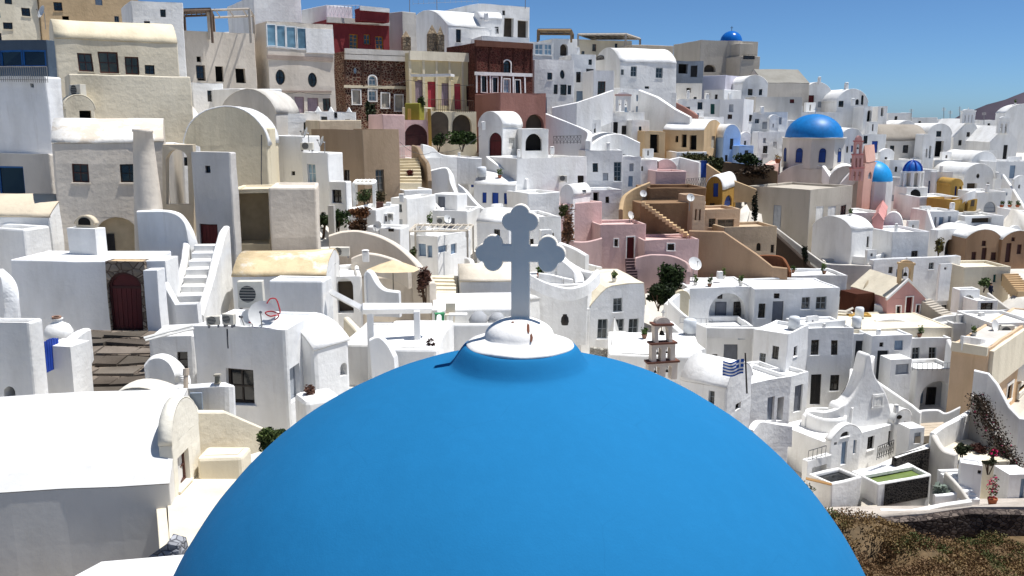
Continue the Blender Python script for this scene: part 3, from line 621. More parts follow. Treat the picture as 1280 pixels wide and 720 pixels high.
H('glasshouse', 'glazed veranda room with pale green panes', (None, 655, 692), (52, 90), 104, 74, 'white', dl=3, w='W 657 55 667 68;W 668 55 679 69;W 680 55 690 69', rec=.06)
H('house', 'white stepped house with a tall dark shutter', (None, 714, 745), (68, 150), 106, 76, 'white', dl=5, w='z 732 86 742 108;k 720 90 726 103')
H('house', 'grey white house with a porch door beside the tall shutter house', (None, 742, 768), (88, 150), 102, 76, 'cool', dl=4, w='K 747 102 757 122')
# ---- skyline middle
H('house', 'cream skyline house beneath the slatted sunroof', (None, 716, 790), (49, 90), 128, 72, 'cream2', dl=8, w='K 740 55 745 64')
H('house', 'white barrel vaulted house with two windows on the ridge', (743, 775, 846), (78, 135), 112, 70, 'white2', 'vl', rise=2.0, w='k^ 746 69 755 76;g 788 83 796 96;g 820 85 829 98;g 776 87 780 94')
H('house', 'low beige roof parapet behind the barrel vaulted house', (None, 790, 842), (56, 90), 124, 75, 'beige', dl=5)
H('house', 'dark roofed veranda house between barrel vault and beige block', (None, 845, 880), (76, 120), 128, 78, '7d8590', dl=5, w='o 848 80 860 92;D 863 82 872 96')
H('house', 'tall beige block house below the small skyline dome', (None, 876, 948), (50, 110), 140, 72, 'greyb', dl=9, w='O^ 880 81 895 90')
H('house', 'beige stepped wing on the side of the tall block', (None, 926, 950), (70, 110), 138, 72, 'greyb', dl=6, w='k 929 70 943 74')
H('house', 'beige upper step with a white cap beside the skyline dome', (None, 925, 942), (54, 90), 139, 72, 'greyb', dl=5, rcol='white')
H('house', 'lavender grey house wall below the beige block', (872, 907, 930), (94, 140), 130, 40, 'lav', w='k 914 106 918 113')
H('house', 'small white barrel vault with a blue grey wall', (None, 928, 960), (105, 140), 128, 82, 'cool', 'vr', dl=5, dr=None, rise=1.2, rcol='white')
H('house', 'long beige house with a sloping grey roof on the ridge', (None, 955, 1012), (104, 150), 132, 84, 'warm', 'gl', dl=9, rise=2.2, rcol='8f8c84')
H('house', 'low stone parapet block on the skyline beside the sloping roof', (None, 948, 976), (88, 120), 138, 84, 'beige', dl=4)
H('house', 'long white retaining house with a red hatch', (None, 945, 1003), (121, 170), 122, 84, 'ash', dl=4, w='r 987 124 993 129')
H('house', 'white vault with a deep red door on the skyline', (None, 1003, 1040), (117, 165), 134, 84, 'white', 'vr', dl=7, rise=1.6, rcol='white', w='r 1005 119 1018 135')
H('house', 'tall white vaulted house with slim arched windows', (None, 1046, 1085), (128, 175), 130, 82, 'white', 'vr', dl=7, rise=1.9, w='k^ 1069 124 1074 131;k^ 1076 119 1080 131;k 1048 126 1055 134;o^ 1068 150 1075 166')
H('house', 'white bay with a black arched door by the slim arched windows', (None, 1080, 1091), (133, 175), 127, 82, 'white', dl=3, w='o^ 1083 138 1090 156')
H('house', 'white pillar house with an open loft door on the ridge', (None, 1098, 1110), (133, 165), 140, 84, 'white', dl=3, w='o 1101 135 1105 145')
for i, (a, b, y, d) in enumerate(((1110, 1140, 141, 150), (1140, 1172, 147, 152), (1172, 1196, 149, 156), (1226, 1252, 150, 158), (1196, 1226, 155, 150))):
    H('house', 'distant low white house in the row along the skyline', (None, a, b), (y, y + 22), d, 86, 'white', dl=6, g='distant white houses along the skyline', w='k %d %d %d %d' % (a + 8, y + 4, a + 12, y + 9))
H('house', 'white vault with a square window left of the belfry churches', (None, 1160, 1190), (168, 200), 136, 84, 'white', 'vr', dl=7, rise=1.6, w='k 1170 164 1177 171;o 1168 176 1180 196')
H('house', 'small white vault above the grey stone vault', (None, 1122, 1145), (160, 180), 138, 84, 'white', 'vr', dl=5, rise=1.1, w='k 1130 156 1136 163')
H('house', 'grey stone vaulted house with a single square window', (None, 1098, 1160), (176, 205), 125, 84, 'ash', 'vl', dl=8, rise=2.2, rcol='978f84', w='k 1128 181 1136 191;b 1144 187 1148 192;O^ 1101 179 1108 192')
H('house', 'ruined white gable with open windows beside the grey vault', (None, 1155, 1170), (168, 205), 123, 80, 'white', dl=2, w='o 1157 186 1160 197;o 1161 182 1165 198')
T1 = H('church', 'white gabled church with green door and four square windows', (None, 1192, 1230), (172, 205), 140, 84, 'white', 'gr', dl=8, rise=2.9, w='k 1208 165 1213 171;t 1207 175 1214 188;k 1198 175 1203 182;k 1218 175 1223 182', cat='church')
T2 = H('church', 'white gabled church with one tall dark door', (None, 1238, 1272), (178, 210), 134, 86, 'white', 'gr', dl=8, rise=2.4, w='D 1253 181 1260 199', cat='church')
H('house', 'plain white barrel vault beyond the tall door church', (None, 1256, 1300), (142, 190), 146, 86, 'white', 'vr', dl=2.5, rise=1.5)
# ---- middle distance, right
H('house', 'white house with blue shutters left of the yellow doorway', (None, 1150, 1172), (212, 262), 116, 86, 'white', dl=5, w='n 1159 226 1163 246;k 1167 235 1171 242')
H('house', 'white house with three slot windows left of the yellow doorway', (None, 1170, 1192), (215, 262), 115, 86, 'white', dl=5, w='k 1175 234 1178 240;k 1184 233 1187 239;k 1176 257 1179 260')
H('house', 'yellow arched porch with a navy door', (None, 1189, 1204), (232, 262), 112, 86, 'ochre', 'vr', dl=4, rise=.8, w='n 1193 233 1197 248;k 1199 233 1202 242')
H('house', 'broad white barrel vault with a bullseye window', (None, 1205, 1242), (223, 262), 119, 86, 'white', 'vr', dl=8, rise=1.9, w='k@ 1220 217 1225 223;O 1208 229 1222 240;k 1233 228 1237 236')
H('house', 'white barrel vault above the bullseye vault', (None, 1214, 1246), (204, 240), 126, 86, 'white', 'vr', dl=8, rise=1.6, w='k 1225 206 1230 210')
H('house', 'white house at the town edge with a diagonal stair wall', (None, 1246, 1300), (202, 260), 122, 86, 'cool', dl=6)
H('house', 'white terrace house with one big blind arch', (None, 1222, 1258), (240, 285), 108, 86, 'white', dl=5, w='S^ 1229 252 1246 266')
H('house', 'ochre house with an open arch and curling white parapet', (None, 1192, 1222), (250, 285), 102, 70, 'ochre', dl=4, w='O^ 1204 252 1210 275;O 1213 250 1218 258')
H('house', 'long white parapet terrace above the brown double vault', (None, 1206, 1256), (270, 300), 98, 84, 'white', dl=4, w='O 1214 272 1240 279')
H('house', 'white house with grey shutters and a sloped garden wall', (None, 1163, 1199), (264, 330), 98, 84, 'white', dl=4, w='S 1167 271 1171 284;l 1173 271 1180 284;S 1184 270 1189 283')
H('house', 'brown vaulted house with dark red door and windows', (None, 1208, 1252), (298, 335), 92, 84, '9d8168', 'vr', dl=6, rise=.9, rcol='white', w='m 1226 310 1234 329;m 1214 315 1221 325;m 1238 315 1246 325;m 1227 301 1233 308')
H('house', 'brown vaulted house with a square attic hatch', (None, 1253, 1296), (300, 335), 92, 84, '957860', 'vr', dl=6, rise=.9, rcol='white', w='m 1256 304 1265 328;m 1271 306 1278 318;m 1264 297 1269 302')
H('house', 'cream house with green shutters above the open arch', (None, 1206, 1264), (334, 380), 86, 84, 'cream2', dl=4, w='t 1241 343 1246 353;t 1251 342 1256 352')
# dome church
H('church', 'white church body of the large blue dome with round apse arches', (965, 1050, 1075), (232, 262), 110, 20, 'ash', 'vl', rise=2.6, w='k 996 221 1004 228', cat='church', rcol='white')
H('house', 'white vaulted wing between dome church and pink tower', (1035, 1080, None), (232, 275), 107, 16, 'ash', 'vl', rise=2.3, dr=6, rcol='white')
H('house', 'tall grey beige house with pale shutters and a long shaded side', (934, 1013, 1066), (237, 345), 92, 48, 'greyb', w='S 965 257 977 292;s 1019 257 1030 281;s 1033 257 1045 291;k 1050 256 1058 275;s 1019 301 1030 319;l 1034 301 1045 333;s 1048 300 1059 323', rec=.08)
H('house', 'white vaulted cabin with a slim dark door beside the beige house', (None, 1065, 1092), (288, 330), 88, 60, 'white', 'vl', dl=5, rise=1.1, w='D 1083 295 1087 309')
H('house', 'white church hall with a blind ochre arch', (1104, 1128, 1150), (285, 330), 95, 24, 'white', 'vl', rise=1.6, w='S^ 1133 264 1139 285;S^ 1142 262 1150 285', cat='church')
H('house', 'pale blue grey house with one square window high on the wall', (1086, 1092, 1201), (325, 400), 86, 76, 'cool', w='k 1170 346 1182 360')
H('house', 'grey white cube with a tilted hatch above the square window wall', (None, 1116, 1162), (290, 335), 89, 78, 'cool', dl=5, w='k 1139 313 1148 322')
H('house', 'white gabled stub house with a slanted shaded side', (1162, 1172, 1200), (288, 330), 93, 60, 'white', w='O^ 1180 298 1195 320')
H('house', 'white courtyard wall house with the open arch', (None, 1200, 1226), (362, 400), 82, 84, 'white', dl=1.2, w='O^ 1201 368 1219 394')
H('house', 'white cabin with black framed glazing under the cream house', (None, 1222, 1248), (376, 405), 80, 84, 'white', dl=3, w='k 1225 378 1242 388')
# ---- centre, upper
H('house', 'white porch chapel with a round gable and red arched door', (598, 628, 653), (159, 215), 86, 35, 'white', 'vl', rise=1.5, w='r^ 611 166 627 202;s 636 172 644 186')
H('house', 'white porch with a wide black arch', (None, 652, 686), (161, 200), 86, 78, 'white2', dl=3, w='o^ 657 167 678 189')
H('house', 'cream cellar front with two dark arches under the yellow house', (None, 534, 596), (139, 195), 87, 72, 'cream', dl=3, w='O^ 538 139 560 176;O^ 565 143 590 178', par=.1)
H('house', 'pink cellar front with a maroon arch', (None, 503, 538), (150, 195), 84, 72, 'rose', dl=3, w='m^ 506 155 534 182', par=.1)
H('house', 'brown flat roofed house with two shaded sides', (388, 453, 499), (162, 270), 66, 38, 'brown', w='k 430 212 437 227;q 470 211 480 247', par=.15)
H('house', 'beige low roof terrace behind the brown flat roofed house', (398, 452, None), (150, 175), 72, -30, 'sand', dr=4)
H('house', 'white sloped house beside the tan gable', (337, 378, 400), (170, 260), 62, 10, 'white', w='k 365 214 369 219')
H('house', 'white cubic house with a grey slot window below two satellite dishes', (376, 410, 429), (191, 265), 58, 14, 'white', w='W 385 205 394 229')
H('house', 'small white house with a dark window beside the white pergola', (410, 432, 440), (228, 265), 57, 20, 'white', w='k 415 238 426 254')
H('house', 'grey vaulted house with a flared roof above the tan gable', (276, 345, None), (142, 200), 70, 8, 'ash', 'vl', rise=1.9, dr=5, w='k 309 147 318 162')
H('house', 'white terrace house with a curling stair below the glass band house', (262, 300, 352), (110, 165), 74, 40, 'cool')
H('house', 'white block house between flared roof and round windows', (345, 352, 400), (142, 200), 72, 60, 'white', w='W 351 145 357 155')
H('house', 'long white house under the red arched door', (520, 600, None), (196, 262), 84, -30, 'white', dr=5, w='b 589 219 594 234')
H('house', 'white vaulted house with three blue shutters', (592, 645, 664), (232, 275), 80, 8, 'cool', 'vr', rise=1.2, rcol='white', w='b 603 241 608 254;b 615 241 623 261;b 630 241 636 255;k 653 245 657 254')
H('house', 'big white blank house wall with an air conditioner', (646, 734, None), (196, 262), 84, -30, 'white', dr=6, w='k 722 219 730 232;k 655 243 660 247')
H('house', 'little white vault with a rounded end below the big blank wall', (700, 716, 738), (246, 275), 80, 30, 'white', 'vl', rise=1.0, w='k 728 237 732 242')
H('house', 'white house with a tall grey shutter and a window box', (None, 732, 779), (188, 260), 90, 78, 'cool', dl=5, w='k 741 204 748 215;g 767 202 777 227;o 740 238 750 252')
H('house', 'white annex with one small grey door', (None, 778, 802), (196, 250), 92, 80, 'cool', dl=4, w='l 785 220 791 233')
H('house', 'white chapel house with one dark red window below a small belfry', (None, 758, 806), (140, 200), 104, 78, 'white', dl=5, w='k 777 157 785 168')
H('house', 'white triangular gable house on the steep lane', (764, 775, 812), (110, 160), 108, 59, 'cool')
H('house', 'white flat house with a dark green door', (None, 848, 906), (124, 165), 116, 80, 'white', dl=5, w='t 888 130 894 143')
H('house', 'big grey white wall house above the light blue chapel', (900, 930, 942), (124, 180), 114, 30, 'cool', w='k 936 143 941 152')
H('house', 'white terraced house with a big shutter behind the large dome', (None, 940, 985), (140, 185), 118, 80, 'white', dl=5, w='S 953 152 962 161')
H('house', 'white wedge house left of the dome drum', (940, 948, 985), (165, 215), 116, 60, 'cool', w='k 953 182 960 192')
H('house', 'tan ruin house with three openings and a white vault roof', (828, 880, 904), (163, 205), 102, 26, 'tan', 'vr', rise=1.2, rcol='white', w='o 844 170 848 178;o 852 168 859 184;o 862 169 871 187;e 889 170 894 186')
H('house', 'tan block with a black door beside the ruin house', (None, 806, 832), (164, 205), 101, 78, 'tan', dl=4, w='o 812 168 824 191')
H('chapel', 'light blue chapel with a small dark window', (None, 904, 926), (172, 205), 106, 76, 'bluew', 'vr', dl=6, rise=1.5, rcol='white', w='K 912 173 917 187;D 906 194 910 202', cat='chapel')
H('house', 'low light blue annex of the chapel', (None, 924, 942), (182, 205), 105, 76, 'bluew', dl=3)
H('house', 'white domed roof house above the grey shutter', (None, 730, 790), (182, 205), 96, 80, 'white', 'vr', dl=5, rise=1.3)
H('house', 'white vault with pink end walls', (None, 817, 846), (210, 235), 96, 72, 'rose', 'vr', dl=4, rise=.9, rcol='white', w='r^ 819 201 823 210')
H('house', 'pink cube beside the brown terrace', (None, 820, 858), (214, 250), 92, 80, 'rose', dl=4)
H('house', 'white wedge house with one tall blue door', (850, 875, 900), (201, 250), 98, 60, 'cool', w='b 875 201 884 223 1')
H('house', 'ochre house with blue door and white vaulted roof', (882, 903, 920), (238, 275), 90, 24, 'a07a3a', 'vl', rise=1.4, rcol='white', w='b 891 229 898 246;n^ 905 242 915 261')
H('house', 'brown flat terrace house above the diagonal stairs', (None, 812, 883), (235, 300), 86, 82, 'brown2', dl=5, par=.5)
H('house', 'tan house with square pillars beside the diagonal stairs', (None, 866, 882), (245, 300), 82, 74, 'c0a68c', dl=3, w='O 868 262 871 276;O 873 262 876 276')
H('house', 'tan house with a wide window under the ochre house', (None, 880, 926), (262, 300), 84, 78, 'c4ab90', dl=4, w='q 886 273 895 284;q 897 274 918 284')
H('house', 'beige house with a small arched window above the ramp wall', (None, 905, 972), (284, 345), 82, 80, 'c0ab90', dl=4, w='k^ 945 304 951 314;k 963 306 968 316')
H('house', 'pink hillside house block behind the climbing plant', (700, 753, None), (252, 345), 82, -30, 'rose', dr=5)
H('house', 'pink house with a red door and a tiny window', (None, 750, 808), (281, 370), 79, 80, 'rose', dl=4, w='k! 767 299 772 308;r! 783 296 793 326;D 756 337 775 348')
H('house', 'pink stepped house with one framed grey window', (None, 806, 874), (300, 365), 78, 80, 'rose', dl=4, w='k! 834 305 843 313;k! 808 334 817 342;D! 839 332 851 350')
# ---- right, nearer
H('house', 'white house with a great arched loggia', (None, 862, 944), (360, 420), 74, 84, 'cool', dl=5, w='B^ 885 366 933 409', rec=.35, par=.12)
H('house', 'white house with a lilac door next to the great loggia', (None, 943, 1050), (361, 420), 73.5, 86, 'cool', dl=5, w='k 947 379 957 398;d 964 376 980 406;k 967 366 975 373;g 1002 371 1014 387;g 1020 371 1034 388', par=.12)
H('house', 'white terrace house with a wide grey gate', (None, 846, 943), (409, 470), 71, 86, 'cool', dl=4, w='d 904 430 923 452', par=.5)
H('house', 'white corner house with a shaded side and two little windows', (942, 985, 1011), (418, 505), 66, 40, 'cool', w='k 964 434 973 449;k 992 432 997 447')
H('house', 'white lower bay with a tall grey door', (None, 985, 1011), (471, 530), 64.5, 55, 'cool', dl=3, w='d 992 480 1004 516')
H('house', 'white house with two windows over a black doorway', (None, 1008, 1068), (411, 520), 69, 84, 'cool', dl=4, w='k 1013 425 1024 444;k 1038 425 1048 444;D 1012 467 1028 506;k 1037 468 1050 488', par=.2)
H('house', 'white house with a dark recessed stair door', (None, 1064, 1094), (418, 490), 71, 84, 'cool', dl=4, w='z 1067 426 1083 462', par=.2)
H('house', 'white house with a wavy parapet and grey double door', (None, 1090, 1141), (420, 500), 70, 82, 'cool', dl=4, w='z 1094 438 1111 475;k 1099 428 1105 434', par=.15)
H('house', 'white house with two windows above a vaulted passage', (None, 1138, 1190), (423, 520), 71.5, 84, 'cool', dl=5, w='g 1140 434 1151 450;g 1160 434 1171 450', par=.15)
H('house', 'white passage house with a deep low arch', (None, 1146, 1198), (462, 530), 68, 84, 'cool', dl=3, w='B^ 1149 476 1194 513', rec=.4)
H('house', 'peach house with a flat pale roof and white window trim', (1190, 1236, 1300), (436, 540), 64, 42, 'peach', w='k! 1257 451 1268 466;k! 1257 477 1266 503;k! 1273 476 1284 492', par=.1, rcol='ash')
H('house', 'white french window house with a pale vaulted roof', (None, 737, 806), (384, 445), 62, 78, 'cool', 'xr', dl=6, rise=1.55, rcol='cream2', w='g 766 372 778 390;g 747 398 760 424;g 768 398 780 421;g 785 398 798 422')
H('house', 'white side house with a slim brown door beside the french windows', (None, 712, 738), (388, 445), 60, 70, 'white', dl=4, w='K 727 403 732 430')
H('house', 'small white vault behind the cross with a framed notice', (None, 660, 697), (376, 420), 56, 50, 'white', 'vl', dl=4, rise=.8, w='W 686 385 690 392')
H('house', 'white parapet house right of the small vault', (None, 695, 728), (370, 430), 57, 78, 'white2', dl=3)
# church at right of dome
H('church', 'white barrel vaulted church under the greek flag', (850, 908, 940), (487, 580), 41, 40, 'white', 'vr', rise=.95, w='k 919 503 926 515;g 885 490 893 505', cat='church')
H('house', 'white courtyard box with an open hatch beside the flag', (None, 938, 990), (480, 560), 48, 60, 'white', dl=3, w='S 958 496 968 527;O 970 496 980 527')
H('house', 'white utility box house with a square louvre', (None, 958, 975), (462, 500), 52, 70, 'white', dl=2, w='S 959 467 973 485')
# swoopy villa
VL = 'white villa with an arched porch and two shuttered windows'
H('villa', VL, (None, 1032, 1132), (553, 600), 59, 59, 'white', dl=4, w='k 1084 544 1094 563;k 1110 537 1118 557', cat='villa', par=.04, bev=.14)
H('porch', 'arched white porch with a fanlight on the villa', (None, 1039, 1076), (552, 600), 58.6, 59, 'white', 'vr', dl=.5, rise=.85, w='k^ 1051 538 1062 547;l 1051 551 1060 582;l 1066 549 1071 568;k 1043 552 1047 557', cat='porch')
H('villa', 'white villa end bay with a bullseye window', (None, 1118, 1139), (528, 575), 62.4, 62, 'white', 'vr', dl=1.2, rise=.8, w='k@ 1121 518 1127 524;l 1128 526 1132 552', cat='villa')
c_ = pt(1100, 500, 62.2); dd = (math.sin(R(72)), math.cos(R(72)))
out_ = [(1046, 556), (1048, 512), (1060, 504), (1070, 490), (1079, 468), (1083, 448), (1087, 443), (1090, 447), (1092, 463), (1097, 476), (1106, 487), (1112, 500), (1115, 514), (1118, 545)]
P_ = smooth_path([Vector((c_.x + dd[0] * s_, c_.y + dd[1] * s_, z_)) for s_, z_ in [hit(x, y, c_, dd) for x, y in out_]], 4)
T = thing('stair_tower', 'white tapering swoop of the villa stair rising to a point', 'stair tower', P_[0]); MB().ext(P_, (-.35, 1.1, 0)).build('swoop', W('white'), T, bevel=.12)
h_ = [hit(x, y, c_, dd) for x, y in ((1091, 508), (1104, 494))]; fr_, _, _, _ = frame_of(c_, (c_.x + dd[0], c_.y + dd[1])); opening(fr_, T, 's!', h_[0][0], h_[0][1], h_[1][0], h_[1][1], .1, W('white'), cut=False)
p_ = pt(1028, 570, 62.6); k_ = 62.6 / F; T = thing('drum_terrace', 'round white terrace drum left of the villa swoop', 'terrace', p_); MB().lathe(p_, [(25 * k_, -1), (25 * k_, 54 * k_), (24 * k_, 56 * k_), (20 * k_, 56 * k_), (19.5 * k_, 46 * k_), (.01, 46 * k_)], 32).build('wall', W('white'), T, smooth=False)
FOOT.append(([(p_.x - 1.4, p_.y - 1.4), (p_.x + 1.4, p_.y - 1.4), (p_.x + 1.4, p_.y + 1.4), (p_.x - 1.4, p_.y + 1.4)], p_.z))
# ---- left, nearer
H('house', 'whitewashed house with a bright blue doorway', (-40, 62, None), (192, 262), 49, 5, 'ash', dr=3, w='N 0 208 28 250', par=.1)  # near-black pane paints in the dark interior behind the blue frame
H('house', 'tan ribbed barrel roof at the left edge of town', (-40, 62, None), (272, 340), 44, 4, 'white2', 'vr', dr=4.5, rise=.9, rcol='cdbfa8')
H('house', 'white stepped yard block below the ribbed roof', (-40, 28, 62), (286, 420), 42, 20, 'white', par=.2)
H('house', 'tall beige house with two small brown windows', (64, 205, None), (178, 345), 46, -20, 'warm', 'vr', dr=5, rise=1.15, rmat=plaster('e4e0d8', .3, .5, 'cfc3b2'), w='K 92 204 111 228;k 151 204 171 228;C^ 121 270 172 330', par=.1)
H('house', 'grey house with red shutters and a slot window', (238, 288, None), (190, 385), 44, 2, 'c9c6c2', dr=.9, w='k 257 207 263 216;r 251 280 272 306', par=.1)
H('house', 'tan vaulted house with a broad round gable', (230, 335, None), (182, 260), 54, -10, 'cream', 'vl', dr=8, rise=2.3, rcol='cool')
H('house', 'beige shed with an open shadowed front', (290, 336, None), (236, 330), 47, -6, 'cream', dr=3, w='C 291 241 335 305', par=.1, rec=.5)
H('house', 'beige plastered cube beside the open shed', (335, 395, None), (234, 330), 46, -10, 'warm', dr=4, par=.12)
H('house', 'long low house with a tan weathered barrel roof', (289, 408, None), (345, 420), 41, -4, 'white', 'vr', dr=5, rise=.75, rcol='d8c6a4', rmat=plaster('d2bd98', .35, .6, 'dcd2c0'))
H('house', 'white cabin in front of the tan weathered roof', (336, 402, 415), (352, 430), 38, 8, 'cool', par=.08)
H('house', 'long shaded grey retaining house at the arched red door', (12, 178, None), (327, 470), 38, 2, 'cool', dr=3, par=.05)
H('house', 'white rounded house with a big shuttered window', (240, 357, 400), (412, 560), 30, 10, 'cool', w='k 284 462 316 504;S 364 452 374 505', bev=.16, rec=.22, par=.12)
H('house', 'white side house with a narrow dark window', (184, 242, None), (420, 520), 32, -6, 'white', dr=2, w='k 221 440 233 462', bev=.12)
H('house', 'white domed annex with a scalloped wall', (None, 392, 438), (438, 530), 31, 38, 'white', 'vl', dl=3.2, rise=.75, w='O^ 426 452 434 470', bev=.14)
H('house', 'near white house with a smooth sloping roof', (-60, 213, None), (603, 760), 22, -9, 'd9d5ce', 'yr', dr=2.7, rise=1.6, mat=plaster('d6d3ce', .12, .1), rmat=plaster('d9d8d5', .14, .14), bev=.02)
H('house', 'cream gabled house end with a brown framed window', (None, 216, 250), (556, 760), 22.3, 1, 'e2dccd', 'vr', dl=.35, rise=.9, w='K 225 558 236 611;K 217 568 220 590 1', bev=.02)
H('house', 'cream round vault rising behind the smooth sloping roof', (118, 240, None), (548, 640), 25.4, 4, 'e4ddcd', 'vl', dr=.8, rise=1.5, rmat=plaster('e6dfd0', .05, .05), bev=.03)
H('house', 'plain white block at the left edge above the near vault', (-60, 34, 52), (404, 560), 27, 4, 'white', w='O^ 5 482 17 497', par=.15)
# ---- centre, nearer
H('house', 'long white roofed terrace house behind the dome', (540, 660, None), (386, 450), 46, -4, 'white', dr=4.5, par=.02)
H('house', 'white terrace parapet house with cushions', (545, 655, None), (404, 470), 40, -4, 'white', dr=3.5, par=.85)
H('house', 'low cream vault with a wedge wall left of the cross', (575, 648, None), (352, 385), 52, -6, 'white', 'vr', dr=4, rise=.7, rcol='ddd3c2')
H('house', 'white house with grey doors under the reed pergola', (500, 547, 588), (296, 350), 60, 30, 'white', w='l 523 305 532 320;l 534 307 540 322;l 547 306 559 317;l 564 304 571 318')
H('house', 'white flat block above the reed pergola', (488, 508, 545), (248, 300), 66, 30, 'white')
H('house', 'white flat block with a planter on its roof edge', (540, 584, 600), (264, 310), 68, 12, 'white')
H('house', 'white vault left of the cross top', (596, 636, 660), (280, 340), 66, 20, 'cool', 'vr', rise=.9, rcol='white')
H('house', 'white flat block with a small grate right of the cross', (None, 655, 702), (272, 345), 70, 70, 'white', dl=5, w='q 673 297 680 303')
H('house', 'white cave house with a tan arched doorway', (413, 452, None), (345, 440), 45, -12, 'white', dr=4, w='O^ 423 348 441 392')
H('house', 'white wing under the beige parasol terrace', (440, 516, None), (345, 400), 49, -10, 'warm', dr=3)

# ---- small cubes filling the lanes between the larger houses
FILL = ((1086, 1098, 152, 124, 'white'), (1110, 1124, 168, 128, 'white2'), (1100, 1118, 192, 121, 'white'), (1140, 1154, 198, 124, 'white'), (1178, 1190, 190, 130, 'white'), (1232, 1246, 188, 130, 'white2'),
        (1262, 1278, 196, 126, 'white'), (1268, 1284, 226, 116, 'cool'), (1252, 1266, 236, 112, 'white'), (1152, 1164, 258, 101, 'white'), (1204, 1216, 246, 106, 'white2'), (1136, 1150, 276, 96, 'white'), (1194, 1208, 284, 97, 'white'),
        (812, 826, 106, 118, 'white'), (830, 846, 116, 115, 'white2'), (868, 880, 138, 112, 'white'), (905, 916, 138, 116, 'white'), (962, 974, 150, 117, 'white2'), (1008, 1020, 128, 131, 'white'), (1030, 1044, 150, 122, 'white'),
        (940, 952, 196, 107, 'white2'), (806, 818, 186, 98, 'white'), (722, 734, 172, 93, 'white'), (700, 712, 214, 83.2, 'white2'), (668, 680, 226, 82.6, 'white'), (560, 572, 252, 72.5, 'white'), (584, 594, 262, 71, 'white2'), (612, 624, 266, 70, 'white'),
        (676, 690, 288, 66, 'white'), (520, 532, 280, 62, 'white2'), (478, 488, 268, 58, 'white'), (596, 606, 330, 55, 'white'), (674, 686, 322, 60, 'white2'), (1010, 1024, 396, 72, 'white'), (1084, 1096, 312, 87, 'white2'), (1176, 1190, 330, 84, 'white'), (1246, 1260, 388, 77.5, 'white2'), (1262, 1276, 290, 96, 'white'),
        (750, 764, 128, 101, 'white2'), (738, 752, 150, 97, 'white'), (770, 782, 178, 97, 'white2'), (846, 858, 178, 104, 'white'), (926, 938, 172, 110, 'white'), (1046, 1058, 262, 99, 'white2'))
for i, (a, b, y, d, c) in enumerate(FILL):
    hh = (b - a) * (1.05 + .25 * math.sin(i * 2.3)); wx = a + (b - a) * .3; ww = (b - a) * (.22 + .06 * math.sin(i * 1.7))
    st = 'klKSqbd'[i % 7] if (b - a) > 9 else 'k'; door = i % 3 == 0
    if a < 640: xs_, th_ = (a, b, b + 5), 14
    else: xs_, th_ = (a - 3, a, b), 74 + 4 * math.sin(i)
    nm_ = {'k': 'dark', 'l': 'blue grey', 'K': 'brown', 'S': 'pale grey', 'q': 'taupe', 'b': 'blue', 'd': 'grey'}[st]; lab_ = 'small whitewashed cube house with a %s %s beside the %s' % (nm_, 'door' if door else 'window', near_phrase(a, y, d))
    if lab_ in HOUSES: lab_ = lab_.replace('cube house with', '%s cube house with' % ('vaulted' if i % 5 == 2 else 'narrow' if b - a < 13 else 'broad'))
    H('cube_house', lab_, xs_, (y, y + hh + 3), d, th_, c, 'vr' if i % 5 == 2 else 'flat', rise=.6, g='small whitewashed cubes wedged between larger houses', par=.15 + .1 * (i % 3),
      w='%s %.1f %.1f %.1f %.1f' % (st, wx, y + hh * (.3 if not door else .25), wx + ww, y + hh * (.62 if not door else .92)))
